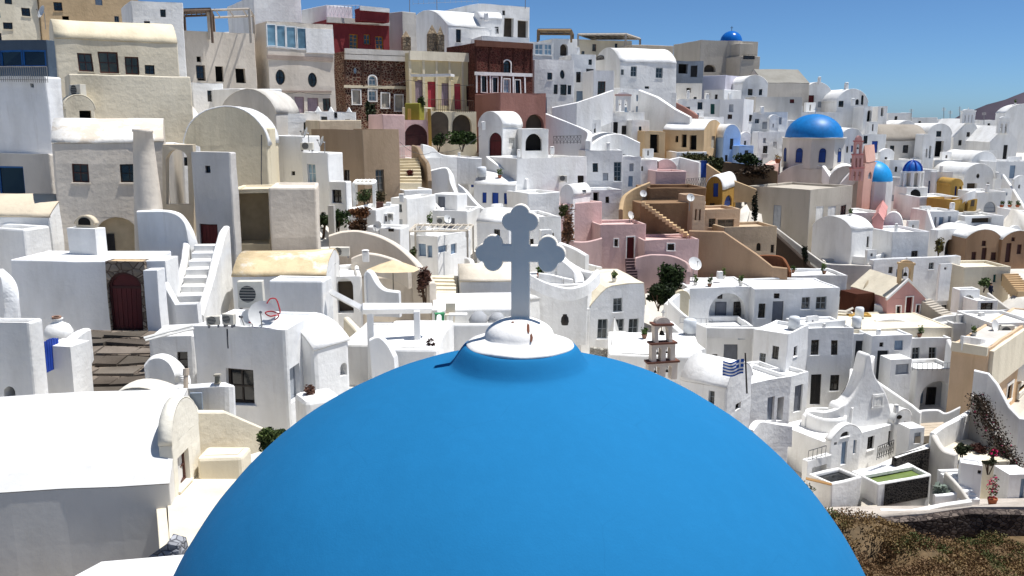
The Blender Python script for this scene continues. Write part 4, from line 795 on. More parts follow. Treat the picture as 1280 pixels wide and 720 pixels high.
# ---------------------------------------------------------------- the great blue dome with its cross
psi = R(25.4); cdir = (FW + Vector((1, 0, 0)) * ((649 - 640) / F) - UP * math.tan(psi)).normalized(); DR = 4.6; DC = CAM + cdir * (DR / math.sin(R(21.655)))
def dome_mat():
    m, n, b = new_mat('dome_blue', .9, .08); L = n.links; g = nd(n, 'ShaderNodeNewGeometry')
    n1 = nd(n, 'ShaderNodeTexNoise', i2=.35, i3=5., i4=.5); L.new(g.outputs['Position'], n1.inputs['Vector'])
    r1 = ramp(n, [(.3, lin('1d6a99')), (.5, lin('1e6d9e')), (.75, lin('2171a3'))]); L.new(n1.outputs[0], r1.inputs[0])
    mp = nd(n, 'ShaderNodeMapping'); mp.inputs['Scale'].default_value = (3, 3, .5); L.new(g.outputs['Position'], mp.inputs[0])
    n3 = nd(n, 'ShaderNodeTexNoise', i2=2., i3=6., i4=.65); L.new(mp.outputs[0], n3.inputs['Vector'])
    r3 = ramp(n, [(.45, (.88, .88, .88, 1)), (.7, (1, 1, 1, 1))]); L.new(n3.outputs[0], r3.inputs[0])
    mx = nd(n, 'ShaderNodeMix', data_type='RGBA', blend_type='MULTIPLY', i0=.3); L.new(r1.outputs[0], mx.inputs[6]); L.new(r3.outputs[0], mx.inputs[7]); v1 = nd(n, 'ShaderNodeTexVoronoi', feature='DISTANCE_TO_EDGE', i2=.9); wv = nd(n, 'ShaderNodeTexNoise', i2=2.5, i3=4.); L.new(g.outputs['Position'], wv.inputs['Vector'])
    wa = nd(n, 'ShaderNodeMix', data_type='RGBA', i0=.12); L.new(g.outputs['Position'], wa.inputs[6]); L.new(wv.outputs[1], wa.inputs[7]); L.new(wa.outputs[2], v1.inputs['Vector'])
    rc = ramp(n, [(.0, (1, 1, 1, 1)), (.006, (0, 0, 0, 1))]); L.new(v1.outputs['Distance'], rc.inputs[0]); mk = nd(n, 'ShaderNodeTexNoise', i2=.7); L.new(g.outputs['Position'], mk.inputs['Vector']); rk = ramp(n, [(.52, (0, 0, 0, 1)), (.62, (.16, .16, .16, 1))]); L.new(mk.outputs[0], rk.inputs[0])
    ml = nd(n, 'ShaderNodeMath', operation='MULTIPLY'); L.new(rc.outputs[0], ml.inputs[0]); L.new(rk.outputs[0], ml.inputs[1])
    cr_ = nd(n, 'ShaderNodeMix', data_type='RGBA'); L.new(ml.outputs[0], cr_.inputs[0]); L.new(mx.outputs[2], cr_.inputs[6]); cr_.inputs[7].default_value = lin('16557e'); L.new(cr_.outputs[2], b.inputs['Base Color'])
    n2 = nd(n, 'ShaderNodeTexNoise', i2=55., i3=4.); L.new(g.outputs['Position'], n2.inputs['Vector']); n5 = nd(n, 'ShaderNodeTexNoise', i2=4., i3=3.); L.new(g.outputs['Position'], n5.inputs['Vector'])
    ad = nd(n, 'ShaderNodeMath', operation='MULTIPLY_ADD', i1=4.); L.new(n5.outputs[0], ad.inputs[0]); L.new(n2.outputs[0], ad.inputs[2])
    bp = nd(n, 'ShaderNodeBump', i0=.13, i1=.012); L.new(ad.outputs[0], bp.inputs['Height']); L.new(bp.outputs[0], b.inputs['Normal']); return m
DM = dome_mat(); dbase = DC.z - 9.5
T = thing('domed_church', 'huge bright blue dome with a white cap on a whitewashed church', 'church', (DC.x, DC.y, dbase))
a_c = math.asin(.83 / DR); prof = []
for i in range(49): a = i / 48 * (math.pi / 2 - a_c); prof.append((DR * math.cos(a), DR * math.sin(a)))
zt = prof[-1][1]
prof += [(.79, zt + .04), (.75, zt + .1), (.705, zt + .17), (.67, zt + .215), (.645, zt + .238), (.62, zt + .245)]
dm = MB(); k = 128; dm.lathe(DC, prof, k)
# slight hand-plastered unevenness
dm.v = [(lambda p: tuple(p + (p - DC).normalized() * (.016 * noise.noise(p * .8) + .006 * noise.noise(p * 3))))(Vector(v)) for v in dm.v]
dm.build('dome', DM, T, smooth=True)
cz = DC.z + zt + .245; cap_m = plaster('e6e3de', .1, .3); ctop = Vector((DC.x, DC.y, cz))
cp_ = [(.615, -.03), (.63, .0), (.62, .02), (.55, .045), (.46, .07), (.42, .085), (.405, .1)] + [(.405 * math.cos(a), .1 + .225 * math.sin(a)) for a in [i / 10 * math.pi / 2 for i in range(1, 10)]] + [(.05, .326), (.002, .326)]
cm = MB(); cm.lathe(ctop, cp_, 56); cm.v = [(lambda p: tuple(p + Vector((0, 0, .014 * noise.noise(p * 3.2))) + (p - ctop).normalized() * .012 * noise.noise(p * 4 + Vector((9, 0, 0)))))(Vector(v)) for v in cm.v]
cap = cm.build('cap', cap_m, T, smooth=True)
for (x, y, w, h) in ((660, 411, 2.2, 6), (663, 424, 1.8, 4.5), (641, 402, 2.2, 1.0)):      # rust where the plaster has chipped
    r = ray(x, y); p0 = CAM + r * ((DC - CAM).dot(FW) * .93)
    c = ctop + Vector((0, 0, .02)); best = None
    for q in cm.v:
        px, py, d = proj(Vector(q)); e = (px - x) ** 2 + (py - y) ** 2 + (0 if Vector(q).y < DC.y else 1e4)
        if best is None or e < best[0]: best = (e, Vector(q))
    q = best[1]; s = q.y * 1.0 / F; nn = (q - ctop + Vector((0, 0, .15))).normalized(); tx = Vector((1, 0, 0)); ty = nn.cross(tx).normalized()
    rng = random.Random(int(x)); poly = [q + nn * .006 + tx * w * s * math.cos(t) * rng.uniform(.7, 1.2) - ty * h * s * math.sin(t) * 1.4 * rng.uniform(.8, 1.2) for t in [i * math.pi / 5 for i in range(10)]]
    MB().ext(poly, -nn * .02).build('rust_patch', paint('6b4434', .9), cap)
cyl(T, DC - Vector((0, 0, 2.4)), DR + .12, 2.38, W('white'), 'drum', 64)
MB().box((DC.x, DC.y, dbase - .5), 11.4, 11.4, 7.5, .15).build('wall', W('white'), T, bevel=.15)
FOOT.append(([(DC.x - 6, DC.y - 6), (DC.x + 6, DC.y - 6), (DC.x + 6, DC.y + 6), (DC.x - 6, DC.y + 6)], dbase))
# trefoil cross
xs_ = DC.y
def cpt(x, y):                       # pixel on the cross's upright plane -> (X, Z)
    s_, z = hit(x, y, (0, DC.y), (1, 0)); return s_, z
cx, cyz = cpt(650.8, 316.3); sc_ = (cpt(700, 316)[0] - cpt(600, 316)[0]) / 100
def arm(tip, rl, hb, off):
    """one trefoil arm in pixels: outline from (hb) side to (-hb) side, outward axis s, lateral t"""
    s1, t1 = tip - off, 11.0; s2 = tip; r = rl; pts = []
    sa = s1 - math.sqrt(max(r * r - (hb - t1) ** 2, 0)); a0 = math.atan2(hb - t1, sa - s1)
    dx, dy = s2 - s1, -t1; L_ = math.hypot(dx, dy); al = math.acos(L_ / 2 / r); be = math.atan2(dy, dx); a1 = be + al
    if a0 < 0: a0 += 2 * math.pi
    for i in range(11): a = a0 + (a1 - a0) * i / 10; pts.append((s1 + r * math.cos(a), t1 + r * math.sin(a)))
    b0 = math.atan2(pts[-1][1], pts[-1][0] - s2)
    for i in range(1, 10): a = b0 - 2 * b0 * i / 10; pts.append((s2 + r * math.cos(a), r * math.sin(a)))
    return pts + [(p[0], -p[1]) for p in pts[:11][::-1]]
hb = 11.4; out = []
def put(axis, pts):
    for s_, t_ in pts:
        if axis == 'u': out.append((cx - t_ * sc_, cyz + s_ * sc_))
        if axis == 'r': out.append((cx + s_ * sc_, cyz + t_ * sc_))
        if axis == 'l': out.append((cx - s_ * sc_, cyz - t_ * sc_))
# go round clockwise seen from the camera: left arm, top arm, right arm, foot
put('l', [(hb, hb)] and [])
A_ = arm(44.5, 12.0, 10.6, 10); AU = arm(49.5, 12.0, hb, 9.5)
zfoot = cz + .3
pts2 = []
pts2 += [(cx - hb * sc_, zfoot), (cx - hb * sc_, cyz - 10.6 * sc_)]
pts2 += [(cx - s_ * sc_, cyz - t_ * sc_) for s_, t_ in A_]
pts2 += [(cx - hb * sc_, cyz + 10.6 * sc_)]
pts2 += [(cx - t_ * sc_, cyz + s_ * sc_) for s_, t_ in AU]
pts2 += [(cx + hb * sc_, cyz + 10.6 * sc_)]
pts2 += [(cx + s_ * sc_, cyz + t_ * sc_) for s_, t_ in A_]
pts2 += [(cx + hb * sc_, cyz - 10.6 * sc_), (cx + hb * sc_, zfoot)]
cr = MB().ext([Vector((a, DC.y - .05, b)) for a, b in pts2], (0, .11, 0)).build('cross', plaster('efe7d9', .16, .4), None, bevel=.012)
recenter(cr); cr.rotation_euler = (0, 0, R(-7)); tag(cr, 'grey white trefoil cross standing on the cap of the blue dome', 'cross')
# ================================================================ walls, stairs and terraces between the houses
# ---- left
H('balcony_room', 'glazed navy balcony room with a flat metal roof', (-40, 57, 67), (49, 93), 50.6, 6, '4d5a68', dr=3.4, w='N -20 62 1 84;N 2 62 27 84;N 29 62 56 84', rec=.08, par=.03, bev=.02, cat='balcony', foot=False)
railing('grey baluster railing along the glazed navy balcony', (-20, 101, 49.7), (60, 101, 49.7), .8, 30, '8d8a84')
wall('garden_wall', 'rounded grey wall below the conical chimney', [(172, 262, 43.2), (205, 262, 43.2), (226, 268, 43), (238, 285, 43), (243, 312, 43)], 'cool', yb=380, th=.4)
p = pt(192, 345, 44.4); k = 44.4 / F; T = thing('chimney', 'tall conical chimney leaning on the beige house', 'chimney', p)
MB().lathe(p, [(21 * k, 0), (17.5 * k, 70 * k), (12.5 * k, 150 * k), (10.5 * k, 177 * k), (11.5 * k, 178 * k), (11.5 * k, 181 * k), (8 * k, 181 * k), (8 * k, 170 * k)], 24).build('shaft', W('warm'), T, smooth=True)
FOOT.append(([(p.x - .8, p.y - .8), (p.x + .8, p.y - .8), (p.x + .8, p.y + .8), (p.x - .8, p.y + .8)], p.z))
c_ = pt(240, 181, 44.8); dd = (math.cos(R(5)), math.sin(R(5))); pp = lambda x, y: (lambda q: Vector((c_.x + dd[0] * q[0], c_.y + dd[1] * q[0], q[1])))(hit(x, y, c_, dd)); T = thing('arch_wall', 'free standing wall with a tall open arch', 'wall', pp(222, 300)); off = Vector((-dd[1], dd[0], 0)) * .6
MB().ext([pp(x, y) for x, y in ((203, 256), (203, 181), (241, 181), (241, 256), (235, 256), (235, 202)) + tuple((221 + 14 * math.cos(math.pi * i / 12), 202 - 15 * math.sin(math.pi * i / 12)) for i in range(1, 12)) + ((207, 202), (207, 256))], off).build('arch', W('sand'), T); MB().ext([pp(203, 256.2), pp(241, 256.2), pp(241, 330), pp(203, 330)], off).build('base', W('sand'), T)
H('house', 'sunlit white wall house seen through the open arch', (198, 226, 250), (182, 290), 49, 58, 'white', w='k 230 196 234 207')
H('oven', 'whitewashed outdoor oven block with a little arched vent', (84, 118, 132), (286, 345), 39.6, 14, 'white2', par=.02, dr=1.2, cat='oven')
H('oven_hood', 'small arched vent hood on top of the outdoor oven', (95, 117, 123), (281, 290), 39.9, 14, 'sand', 'vl', rise=.35, w='o^ 99 272 112 281', cat='oven', foot=False, low=.05)
H('doorway', 'old stone doorway with a dark red arched double door', (131, 179, None), (327, 432), 37.4, 0, 'tan', mat=stone('6f6458', '9d9182', '55483e', 3.0), dr=.8, w='r^ 139 341 174 413', par=.02, cat='doorway', low=.2)
H('buttress', 'white buttress pier right of the red arched door', (178, 196, 206), (338, 470), 36.2, 8, 'cool', dr=1.5, par=.02, cat='buttress')
H('buttress', 'white wall stub with a square top above the buttress pier', (180, 206, None), (326, 400), 37.6, 0, 'white', dr=1.4, par=.02, cat='wall')
stairs('stone_stairs', 'worn dark stone stairs climbing to the red arched door', (116, 496, 30.2), (152, 414, 36.6), 7, 3.5, ang=-6, mat=stone('5a5048', '85796c', '3d352e', 2.6), rough=.2, drop=.8)
Ts = [o for o in COL.objects if o.name.startswith('stone_stairs')][0]; A, B = pt(116, 496, 30.2), pt(152, 414, 36.6); rng = random.Random(5)
for k_ in range(7):                                  # worn tread slabs
    c = A.lerp(B, (k_ + .32) / 7); c.z = A.z + (B.z - A.z) * (k_ + 1) / 7 + .03; u = -1.8
    while u < 1.7:
        w_ = rng.uniform(.7, 1.7); w_ = min(w_, 1.85 - u); j = lambda: rng.uniform(-.12, .12)
        q = [Vector((c.x + u + .02 + j() * .3, c.y - .38 + j(), c.z + j() * .4)), Vector((c.x + u + w_ - .03, c.y - .38 + j(), c.z + j() * .4)), Vector((c.x + u + w_ - .03, c.y + .5, c.z + j() * .3)), Vector((c.x + u + .02, c.y + .5, c.z + j() * .3))]
        MB().ext(q, (0, 0, -.11)).build('tread', plaster(rng.choice(('6f675e', '5d564e', '7a7066', '554d45')), .3, .8), Ts); u += w_
stairs('stairs', 'whitewashed stairs up to the red shutters', (240, 376, 39.0), (262, 305, 43.0), 7, 1.25, 'white2', ang=8, drop=1.5)
wall('stair_wall', 'slanted white wall on the outer side of the red shutter stairs', [(250, 392, 38.4), (262, 350, 39.6), (276, 295, 42.4), (283, 282, 43.2)], 'white', h=3.5, th=.35)
wall('stair_wall', 'white wall on the inner side of the red shutter stairs', [(221, 376, 39.4), (226, 345, 40.6), (233, 303, 43)], 'white', h=3, th=.3)
wall('garden_wall', 'sloping white wall from the buttress down to the stairs', [(206, 352, 37.6), (222, 378, 37.4), (250, 378, 37.2)], 'cool', yb=440, curve=False)
wall('yard_wall', 'curved white yard wall beside the amphora', [(0, 335, 34), (9, 345, 34), (14, 365, 34), (15, 400, 34)], 'cool', yb=430, th=.5)
wall('yard_wall', 'low white wall curling round the blue gate', [(78, 432, 29.5), (90, 420, 30.5), (101, 412, 32), (108, 410, 33)], 'white', h=1.6, th=.35)
wall('arch_wall', 'white half arch leaning on the narrow window house', [(183, 455, 28.2), (192, 446, 28.2), (206, 444, 28.2), (219, 452, 28.2), (227, 468, 28.2), (228, 482, 28.2)], 'white', h=1.2, th=.5)
wall('yard_wall', 'white yard wall with a rounded end below the shuttered window', [(196, 484, 26.6), (240, 480, 26.6), (281, 478, 26.6), (286, 482, 26.8)], 'cool', yb=516, th=.35)
wall('terrace_wall', 'cream terrace wall stepping down towards the dome', [(238, 512, 24.4), (278, 513, 25), (327, 534, 26)], 'cream2', yb=572, curve=False, th=.25)
H('terrace', 'cream paved terrace beside the near vault', (196, 345, None), (690, 760), 19.8, -22, 'cream2', dr=9, par=.0, cat='terrace', bev=.02)
H('bench', 'cream built in bench on the terrace', (246, 303, None), (572, 604), 23.6, 0, 'cream2', dr=.8, par=.0, cat='bench')
slab('ledge', 'white plastered ledge below the near vaulted house', [(96, 722, 17), (128, 698, 17.6), (232, 695, 18), (240, 760, 16)], .8, 'white2', cat='ledge')
p = pt(206, 696, 18.4); bm_ = MB()
rng = random.Random(3); bm_.add([p + Vector((x_, y_, z_)) for x_, y_, z_ in ((-.55, -.2, -.1), (.35, -.25, -.1), (.4, .3, -.1), (-.1, .35, -.1), (.12, -.18, .42), (.36, -.16, .36), (.36, .22, .34), (.1, .2, .42))], [(0, 1, 5, 4), (1, 2, 6, 5), (2, 3, 7, 6), (3, 0, 4, 7), (4, 5, 6, 7)])
tag(recenter(bm_.build('rock', stone('7f8084', 'a3a4a8', '55565a', 6.0))), 'wedge of bare grey rock beside the plastered ledge', 'rock')
# ---- centre left
wall('parapet', 'sweeping beige parapet below the shrub terrace', [(412, 294, 50), (432, 288, 50), (455, 288, 50), (485, 299, 49.6), (512, 318, 49.2), (530, 338, 48.6), (542, 354, 48)], 'warm', yb=395, th=.45)
wall('parapet', 'inner beige parapet with two chimney pots', [(440, 322, 48.4), (462, 316, 48.2), (490, 322, 48), (512, 334, 47.6)], 'warm', h=1.2, th=.35)
wall('parapet', 'scooped white parapet in front of the tan arched doorway', [(456, 344, 42.6), (460, 338, 42.6), (466, 340, 42.5), (474, 353, 42.4), (484, 361, 42.3), (500, 363, 42.2)], 'cool', yb=386, th=.4)
wall('stair_wall', 'pale stair wall leading down from the tan arched doorway', [(432, 396, 40.5), (445, 408, 39.2), (458, 424, 38)], 'cream2', h=1.6, th=.3, curve=False)
wall('parapet', 'white scalloped wall beside the domed annex', [(352, 408, 33), (372, 404, 33.2), (395, 408, 33.4), (404, 420, 33.4), (420, 425, 33.4), (428, 440, 33.4)], 'white', h=2.4, th=.4)
H('terrace', 'white sunlit terrace under the heavy white beam', (462, 545, None), (437, 480), 34.5, 4, 'white', dr=5, par=.0, cat='terrace')
wall('parapet', 'grey curved wall on the sunlit terrace', [(463, 424, 34.2), (475, 420, 34.2), (487, 430, 34.2), (495, 445, 34.2)], 'cool', yb=462, th=.3)
stairs('stairs', 'cream stairs between reed pergola and long white roof', (552, 374, 50), (556, 344, 54), 6, 1.6, 'cream2', ang=0, drop=1.)
wall('terrace_wall', 'white wall with a rounded knob left of the cream stairs', [(583, 322, 56), (590, 325, 55), (592, 345, 54)], 'white', h=2)
wall('parapet', 'snaking white parapet right of the cross', [(661, 342, 53), (680, 352, 53.4), (705, 359, 54), (725, 357, 54.6), (738, 347, 55.4), (747, 337, 56)], 'white', h=.8, th=.4)
wall('parapet', 'upper snaking white parapet beside the pink house', [(700, 318, 62), (712, 328, 60), (726, 337, 58), (742, 340, 57)], 'white', h=.9, th=.45)
wall('parapet', 'short white parapet climbing to the pink wall', [(700, 303, 66), (716, 309, 65), (734, 319, 64)], 'white', h=2.2, th=.4)
wall('curved_wall', 'bulging grey white wall inside the snaking parapets', [(700, 322, 58), (712, 330, 57.6), (722, 340, 57.3), (725, 352, 57)], 'cool', h=2.4, th=.6)
H('pier', 'white garden pier between the snaking parapets', (None, 684, 699), (330, 360), 58, 70, 'white', dl=1.4, cat='wall', par=.02)
H('terrace', 'white yard floor inside the snaking parapets', (655, 735, None), (354, 385), 57, -10, 'white', dr=5, par=.0, cat='terrace')
wall('ruin_wall', 'crumbling white stepped wall under the long white house', [(536, 214, 76), (556, 209, 76), (563, 215, 76), (567, 230, 76), (572, 244, 76), (577, 258, 76)], 'white', yb=270, th=.7)
wall('stair_wall', 'white scooped stair wall left of the blue shutters', [(573, 230, 75), (582, 237, 75), (592, 250, 74.6), (602, 259, 74.2), (613, 263, 74)], 'cool', yb=272, th=.4)
wall('parapet', 'white scooped parapet above the reed pergola', [(540, 250, 70), (552, 262, 69.6), (565, 270, 69.2), (585, 271, 69)], 'white', h=2.2, th=.4)
stairs('stairs', 'tan stairs climbing beside the brown flat roofed house', (512, 232, 73), (510, 198, 79), 9, 2.0, 'cream', ang=0, drop=1.)
wall('stair_wall', 'curling brown wall on the right of the tan stairs', [(516, 181, 80), (523, 184, 79), (529, 196, 77), (535, 205, 75.5), (537, 226, 74.6)], 'brown', yb=240, th=.35)
wall('parapet', 'white wall curving from the brown stair wall', [(527, 180, 81), (540, 184, 82), (552, 193, 82.6), (575, 196, 83), (602, 198, 83.4)], 'white', h=2.5, th=.3)
wall('stair_wall', 'white slanting wall under the red arched door', [(610, 196, 84), (622, 205, 83), (640, 216, 82), (660, 223, 81)], 'white', yb=240, th=.4)
stairs('stairs', 'white steps up to the red arched door', (640, 216, 84.4), (622, 201, 86), 6, 1.6, 'white', drop=.6)
wall('parapet', 'long white diagonal parapet beside the terracotta block', [(683, 142, 93), (706, 151, 92.4), (728, 160, 92), (737, 166, 91), (735, 176, 90)], 'cool', yb=196, th=.5)
railing('black lattice railing on the white diagonal parapet', (692, 180, 88.5), (726, 179, 88.5), .75, 8, '2b2a2a', cross=True)
wall('parapet', 'white scroll wall behind the diagonal parapet', [(690, 134, 96), (720, 128, 96), (745, 120, 97), (765, 112, 98)], 'white', h=3.5, th=.4, curve=False)
wall('parapet', 'broad white slanting wall below the barrel vaulted house', [(800, 112, 109), (822, 121, 107), (845, 136, 105), (864, 146, 104)], 'white', yb=165, th=.6, curve=False)
wall('lane_wall', 'low red brown lane wall beside the slanting white wall', [(846, 128, 110), (858, 134, 109), (872, 144, 107)], 'terra', h=1.3, th=.3)
wall('parapet', 'white rounded parapet over the tan block', [(735, 182, 94), (755, 170, 95), (775, 168, 96), (800, 178, 96)], 'white', h=2., th=.5)
wall('parapet', 'white sloping wall between pink vault and blue door', [(830, 200, 98), (850, 196, 99), (875, 203, 97)], 'white', h=2.4, th=.35, curve=False)
wall('garden_wall', 'tan sloping garden wall under the green shrubs', [(884, 205, 97), (910, 222, 96), (945, 236, 96)], 'tan', yb=248, curve=False, th=.4)
wall('garden_wall', 'dark earth bank wall behind the shrubs', [(900, 202, 101), (940, 206, 101), (972, 214, 101)], '6b5a48', h=4, th=.5)
# ---- brown stairs and pink rooms
wall('garden_wall', 'tan curving wall with a dish beside the brown terrace', [(776, 262, 85), (780, 246, 86), (792, 236, 86.6), (812, 228, 87)], 'tan', yb=290, th=.4)
H('stair_house', 'brown house wall behind the diagonal stairs', (None, 800, 868), (254, 330), 82.5, 84, 'brown2', dl=3, par=.05)
stairs('stairs', 'diagonal pale stairs on the brown wall', (864, 296, 81.3), (802, 253, 81.9), 14, .9, 'tan', drop=.15, foot=False)
wall('ramp_wall', 'wide brown ramp wall stepping down to the right', [(862, 288, 80.5), (905, 289, 80), (946, 317, 79), (966, 333, 78.6), (984, 335, 78.4)], 'a58a70', yb=352, curve=False, th=.5)
wall('ramp_wall', 'small rust brown wall with a curved end beside the ramp', [(946, 319, 80), (975, 320, 80), (984, 328, 79.6), (988, 340, 79.4)], '84563c', h=1.8, th=.3)
wall('lane_wall', 'black sloping wall of the lane below the beige house', [(966, 288, 90), (985, 305, 88.5), (1012, 330, 86.5), (1048, 356, 83.5), (1092, 384, 80)], '3b322c', h=2.6, th=.5, curve=False)
wall('lane_wall', 'thin white coping beside the black lane wall', [(970, 284, 92), (1000, 307, 90), (1040, 336, 87)], 'ash', h=.8, th=.25, curve=False)
H('fence_shed', 'dark rust brown timber fence at the end of the lane', (None, 1070, 1093), (368, 408), 78.6, 70, '4a2a1e', dl=2, par=.02, cat='fence')
H('planter', 'ochre low planter beside the rust fence', (1062, 1090, None), (394, 412), 76.5, 5, 'ochre', dr=1, cat='planter', par=.1)
# pink extras
wall('stair_wall', 'curved pink stair wall in front of the framed window', [(794, 322, 77), (815, 318, 77), (840, 320, 76.6), (858, 328, 76.2), (860, 340, 76)], 'rose', yb=362, th=.35)
stairs('stairs', 'dark narrow steps below the red pink house door', (790, 348, 76), (788, 323, 78.4), 7, .9, '5b4a4c', ang=0, drop=.6)
wall('garden_wall', 'low pink wall under the climbing plant', [(704, 300, 77), (730, 302, 77), (752, 297, 77)], 'rose', yb=345, th=.4)
# ---- right, nearer
wall('stair_wall', 'white scooped wall left of the great loggia', [(832, 380, 70.5), (846, 368, 72), (860, 359, 73.6)], 'white', h=3.2, th=.35)
wall('stair_wall', 'white diagonal stair parapet below the great loggia', [(836, 374, 70), (850, 388, 69.6), (866, 400, 69.4), (884, 408, 69.2)], 'white', h=2.4, th=.35)
H('niche', 'small cream niche wall beside the great loggia', (None, 844, 862), (375, 410), 72.2, 84, 'cream', 'vr', dl=.5, rise=.7, cat='wall')
wall('terrace_wall', 'long white terrace wall in front of the loggia houses', [(862, 408, 70.6), (900, 409, 70.6), (945, 409, 70.6), (1000, 404, 70.6), (1056, 399, 70.6)], 'white', h=.9, th=.3, curve=False)
wall('stair_wall', 'white descending wall beside the stone bell tower', [(838, 402, 60), (858, 420, 58), (880, 436, 56.4)], 'white', yb=470, th=.4, curve=False)
H('terrace', 'white sunlit yard behind the stone bell tower', (760, 880, None), (446, 480), 52, 6, 'white', dr=6, par=.0, cat='terrace')
wall('low_wall', 'rubble faced low wall under the french windows', [(738, 434, 59), (770, 436, 58.6), (808, 430, 58.4)], 'ash', h=1., th=.4, mat=stone('8d8a84', 'b5b2aa', '6b6862', 5.0), curve=False)
stairs('stairs', 'dark narrow stairs climbing to the recessed stair door', (1057, 500, 63.5), (1073, 463, 69.5), 11, .95, '4a4440', ang=0, drop=.9)
wall('stair_wall', 'white curved wall on the left of the dark narrow stairs', [(1045, 508, 62.6), (1056, 494, 63.5), (1063, 475, 65.5), (1065, 461, 67.5)], 'white', h=2.4, th=.3)
wall('stair_wall', 'white flaring wall on the right of the dark narrow stairs', [(1062, 510, 61.6), (1074, 490, 63), (1084, 462, 65.5), (1090, 444, 68)], 'white', h=3.2, th=.4)
wall('stair_wall', 'straight white wall sloping down from the grey double door', [(1096, 476, 66.6), (1118, 491, 65.4), (1140, 506, 64.4), (1152, 516, 64)], 'white', yb=535, curve=False, th=.3)
H('meter_box', 'white roof box with a louvred grille beside the double door', (None, 1114, 1140), (450, 486), 67, 80, 'white', dl=1.5, w='S 1119 455 1137 469', cat='utility box', par=.02)
railing('thin grey balcony railing above the vaulted passage', (1140, 463, 67.8), (1196, 462, 67.8), .55, 9, '7d8084')
wall('stair_wall', 'white zigzag wall between passage house and peach house', [(1186, 424, 68.6), (1196, 445, 67.6), (1212, 464, 66.6), (1225, 466, 66)], 'white', yb=520, curve=False, th=.35)
wall('stair_wall', 'white slanting wall under the peach house', [(1218, 462, 62.5), (1236, 466, 62), (1248, 480, 61.6), (1262, 508, 61), (1274, 522, 60.6), (1300, 526, 60.4)], 'white', yb=560, curve=False, th=.35)
wall('roof_wall', 'white rippled roof parapet under the pink chapel', [(1094, 400, 75), (1120, 398, 75), (1160, 405, 75), (1200, 398, 76)], 'white', h=1., th=.4)
wall('parapet', 'white curved buttress wall beside the pink chapel', [(1094, 380, 79), (1104, 384, 78.5), (1112, 396, 78), (1120, 403, 77.6)], 'white', h=2., th=.4)
H('terrace', 'wide white flat roof below the pink chapel', (None, 1058, 1190), (412, 440), 71.8, 84, 'cream2', dl=6, par=.04, cat='terrace')
stairs('stairs', 'pale stone steps right of the pink chapel', (1190, 398, 76.5), (1156, 374, 78.6), 9, 1.4, 'greyb', drop=1.2)
wall('roof_wall', 'white lower wall with a grey shutter gate', [(1160, 401, 75.6), (1182, 394, 75.6), (1215, 392, 75.6), (1245, 398, 75.6), (1290, 402, 75.6)], 'white', yb=430, th=.3)
H('shutter_gate', 'grey slatted gate in the white lower wall', (None, 1199, 1213), (393, 420), 74.8, 86, 'white', dl=.4, w='S 1200 395 1212 414', cat='gate', par=.02)
stairs('stairs', 'tan stairs right of the green shuttered cream house', (1282, 366, 84), (1262, 342, 86), 9, 1.6, 'tan', drop=1)
wall('ramp_wall', 'grey ramp wall sloping below the cream house', [(1236, 366, 83), (1258, 384, 81), (1290, 402, 79)], 'ash', h=2., th=.3, curve=False)
wall('parapet', 'curling white roof edge of the ochre house', [(1186, 250, 104), (1200, 247, 103), (1210, 240, 102), (1218, 237, 102)], 'white', h=1., th=.5)
wall('stair_wall', 'white diagonal stair wall at the far town edge', [(1254, 218, 118), (1268, 238, 116), (1282, 262, 113)], 'white', h=3.5, th=.35, curve=False)
wall('parapet', 'grey white terrace wall with rooftop shrubs', [(1246, 258, 106), (1262, 261, 106), (1295, 264, 106)], 'cool', yb=285, th=.3, curve=False)
wall('garden_wall', 'slanted white wall beside the grey shutter house', [(1160, 262, 96), (1166, 280, 95), (1172, 296, 94)], 'white', h=3, th=.3, curve=False)
# ---- villas and path at the foot
stairs('stairs', 'short grey steps beside the green pool', (1085, 640, 54.4), (1088, 616, 57), 5, 1.0, 'greyb', ang=0, drop=.6)
H('pool_box', 'white plunge pool box with dark water', (1010, 1040, 1077), (605, 648), 54.5, 62, 'white', par=.22, rmat=paint('111416', .12), cat='pool')
MB().bar(pt(1008, 598, 55.6), pt(1040, 606, 54.4), .09, 4).build('beam', paint('b08a5c', .8), HOUSES['white plunge pool box with dark water']['T'])
H('pool_niche', 'white framed niche over the dark plunge pool', (1003, 1010, 1040), (577, 640), 57.0, 60, 'white', w='O 1014 580 1034 598', cat='wall', par=.02)
PL = 'raised white pool with green water'
H('pool', PL, (1062, 1097, 1164), (605, 645), 55, 69, 'white', par=.3, rmat=paint('6a7a44', .12), cat='pool')
h = HOUSES[PL]; q_ = h['cs']; MB().ext([Vector((v.x, v.y, h['z1'] - .01)) for v in (q_[0].lerp(q_[1], .1), q_[0].lerp(q_[1], .42), q_[3].lerp(q_[2], .42), q_[3].lerp(q_[2], .1))], (0, 0, -.2)).build('deck', W('white'), h['T']); s0, za = hit(1104, 632, h['c1'], h['ur']); s1, zb_ = hit(1161, 597, h['c1'], h['ur']); MB().fbox(h['fR'][0], s0, s1, za, h['z1'] - .12, -.02, .05).build('lava_facing', LAVA, h['T'])
H('lava_wall', 'dark lava stone wall behind the green pool', (None, 1121, 1162), (573, 596), 57.6, 59, 'white', mat=LAVA, dl=.35, par=.02, cat='wall')
wall('parapet', 'white coping wall round the lava stone yard', [(1098, 583, 58.2), (1121, 572, 58.5), (1142, 563, 59.2), (1162, 555, 60)], 'white', h=.7, th=.45, curve=False)
wall('curved_wall', 'white wall sweeping up to the vine terrace', [(1165, 541, 59.4), (1180, 531, 60.2), (1200, 520, 61.5), (1218, 511, 63)], 'white', h=2.4, th=.4)
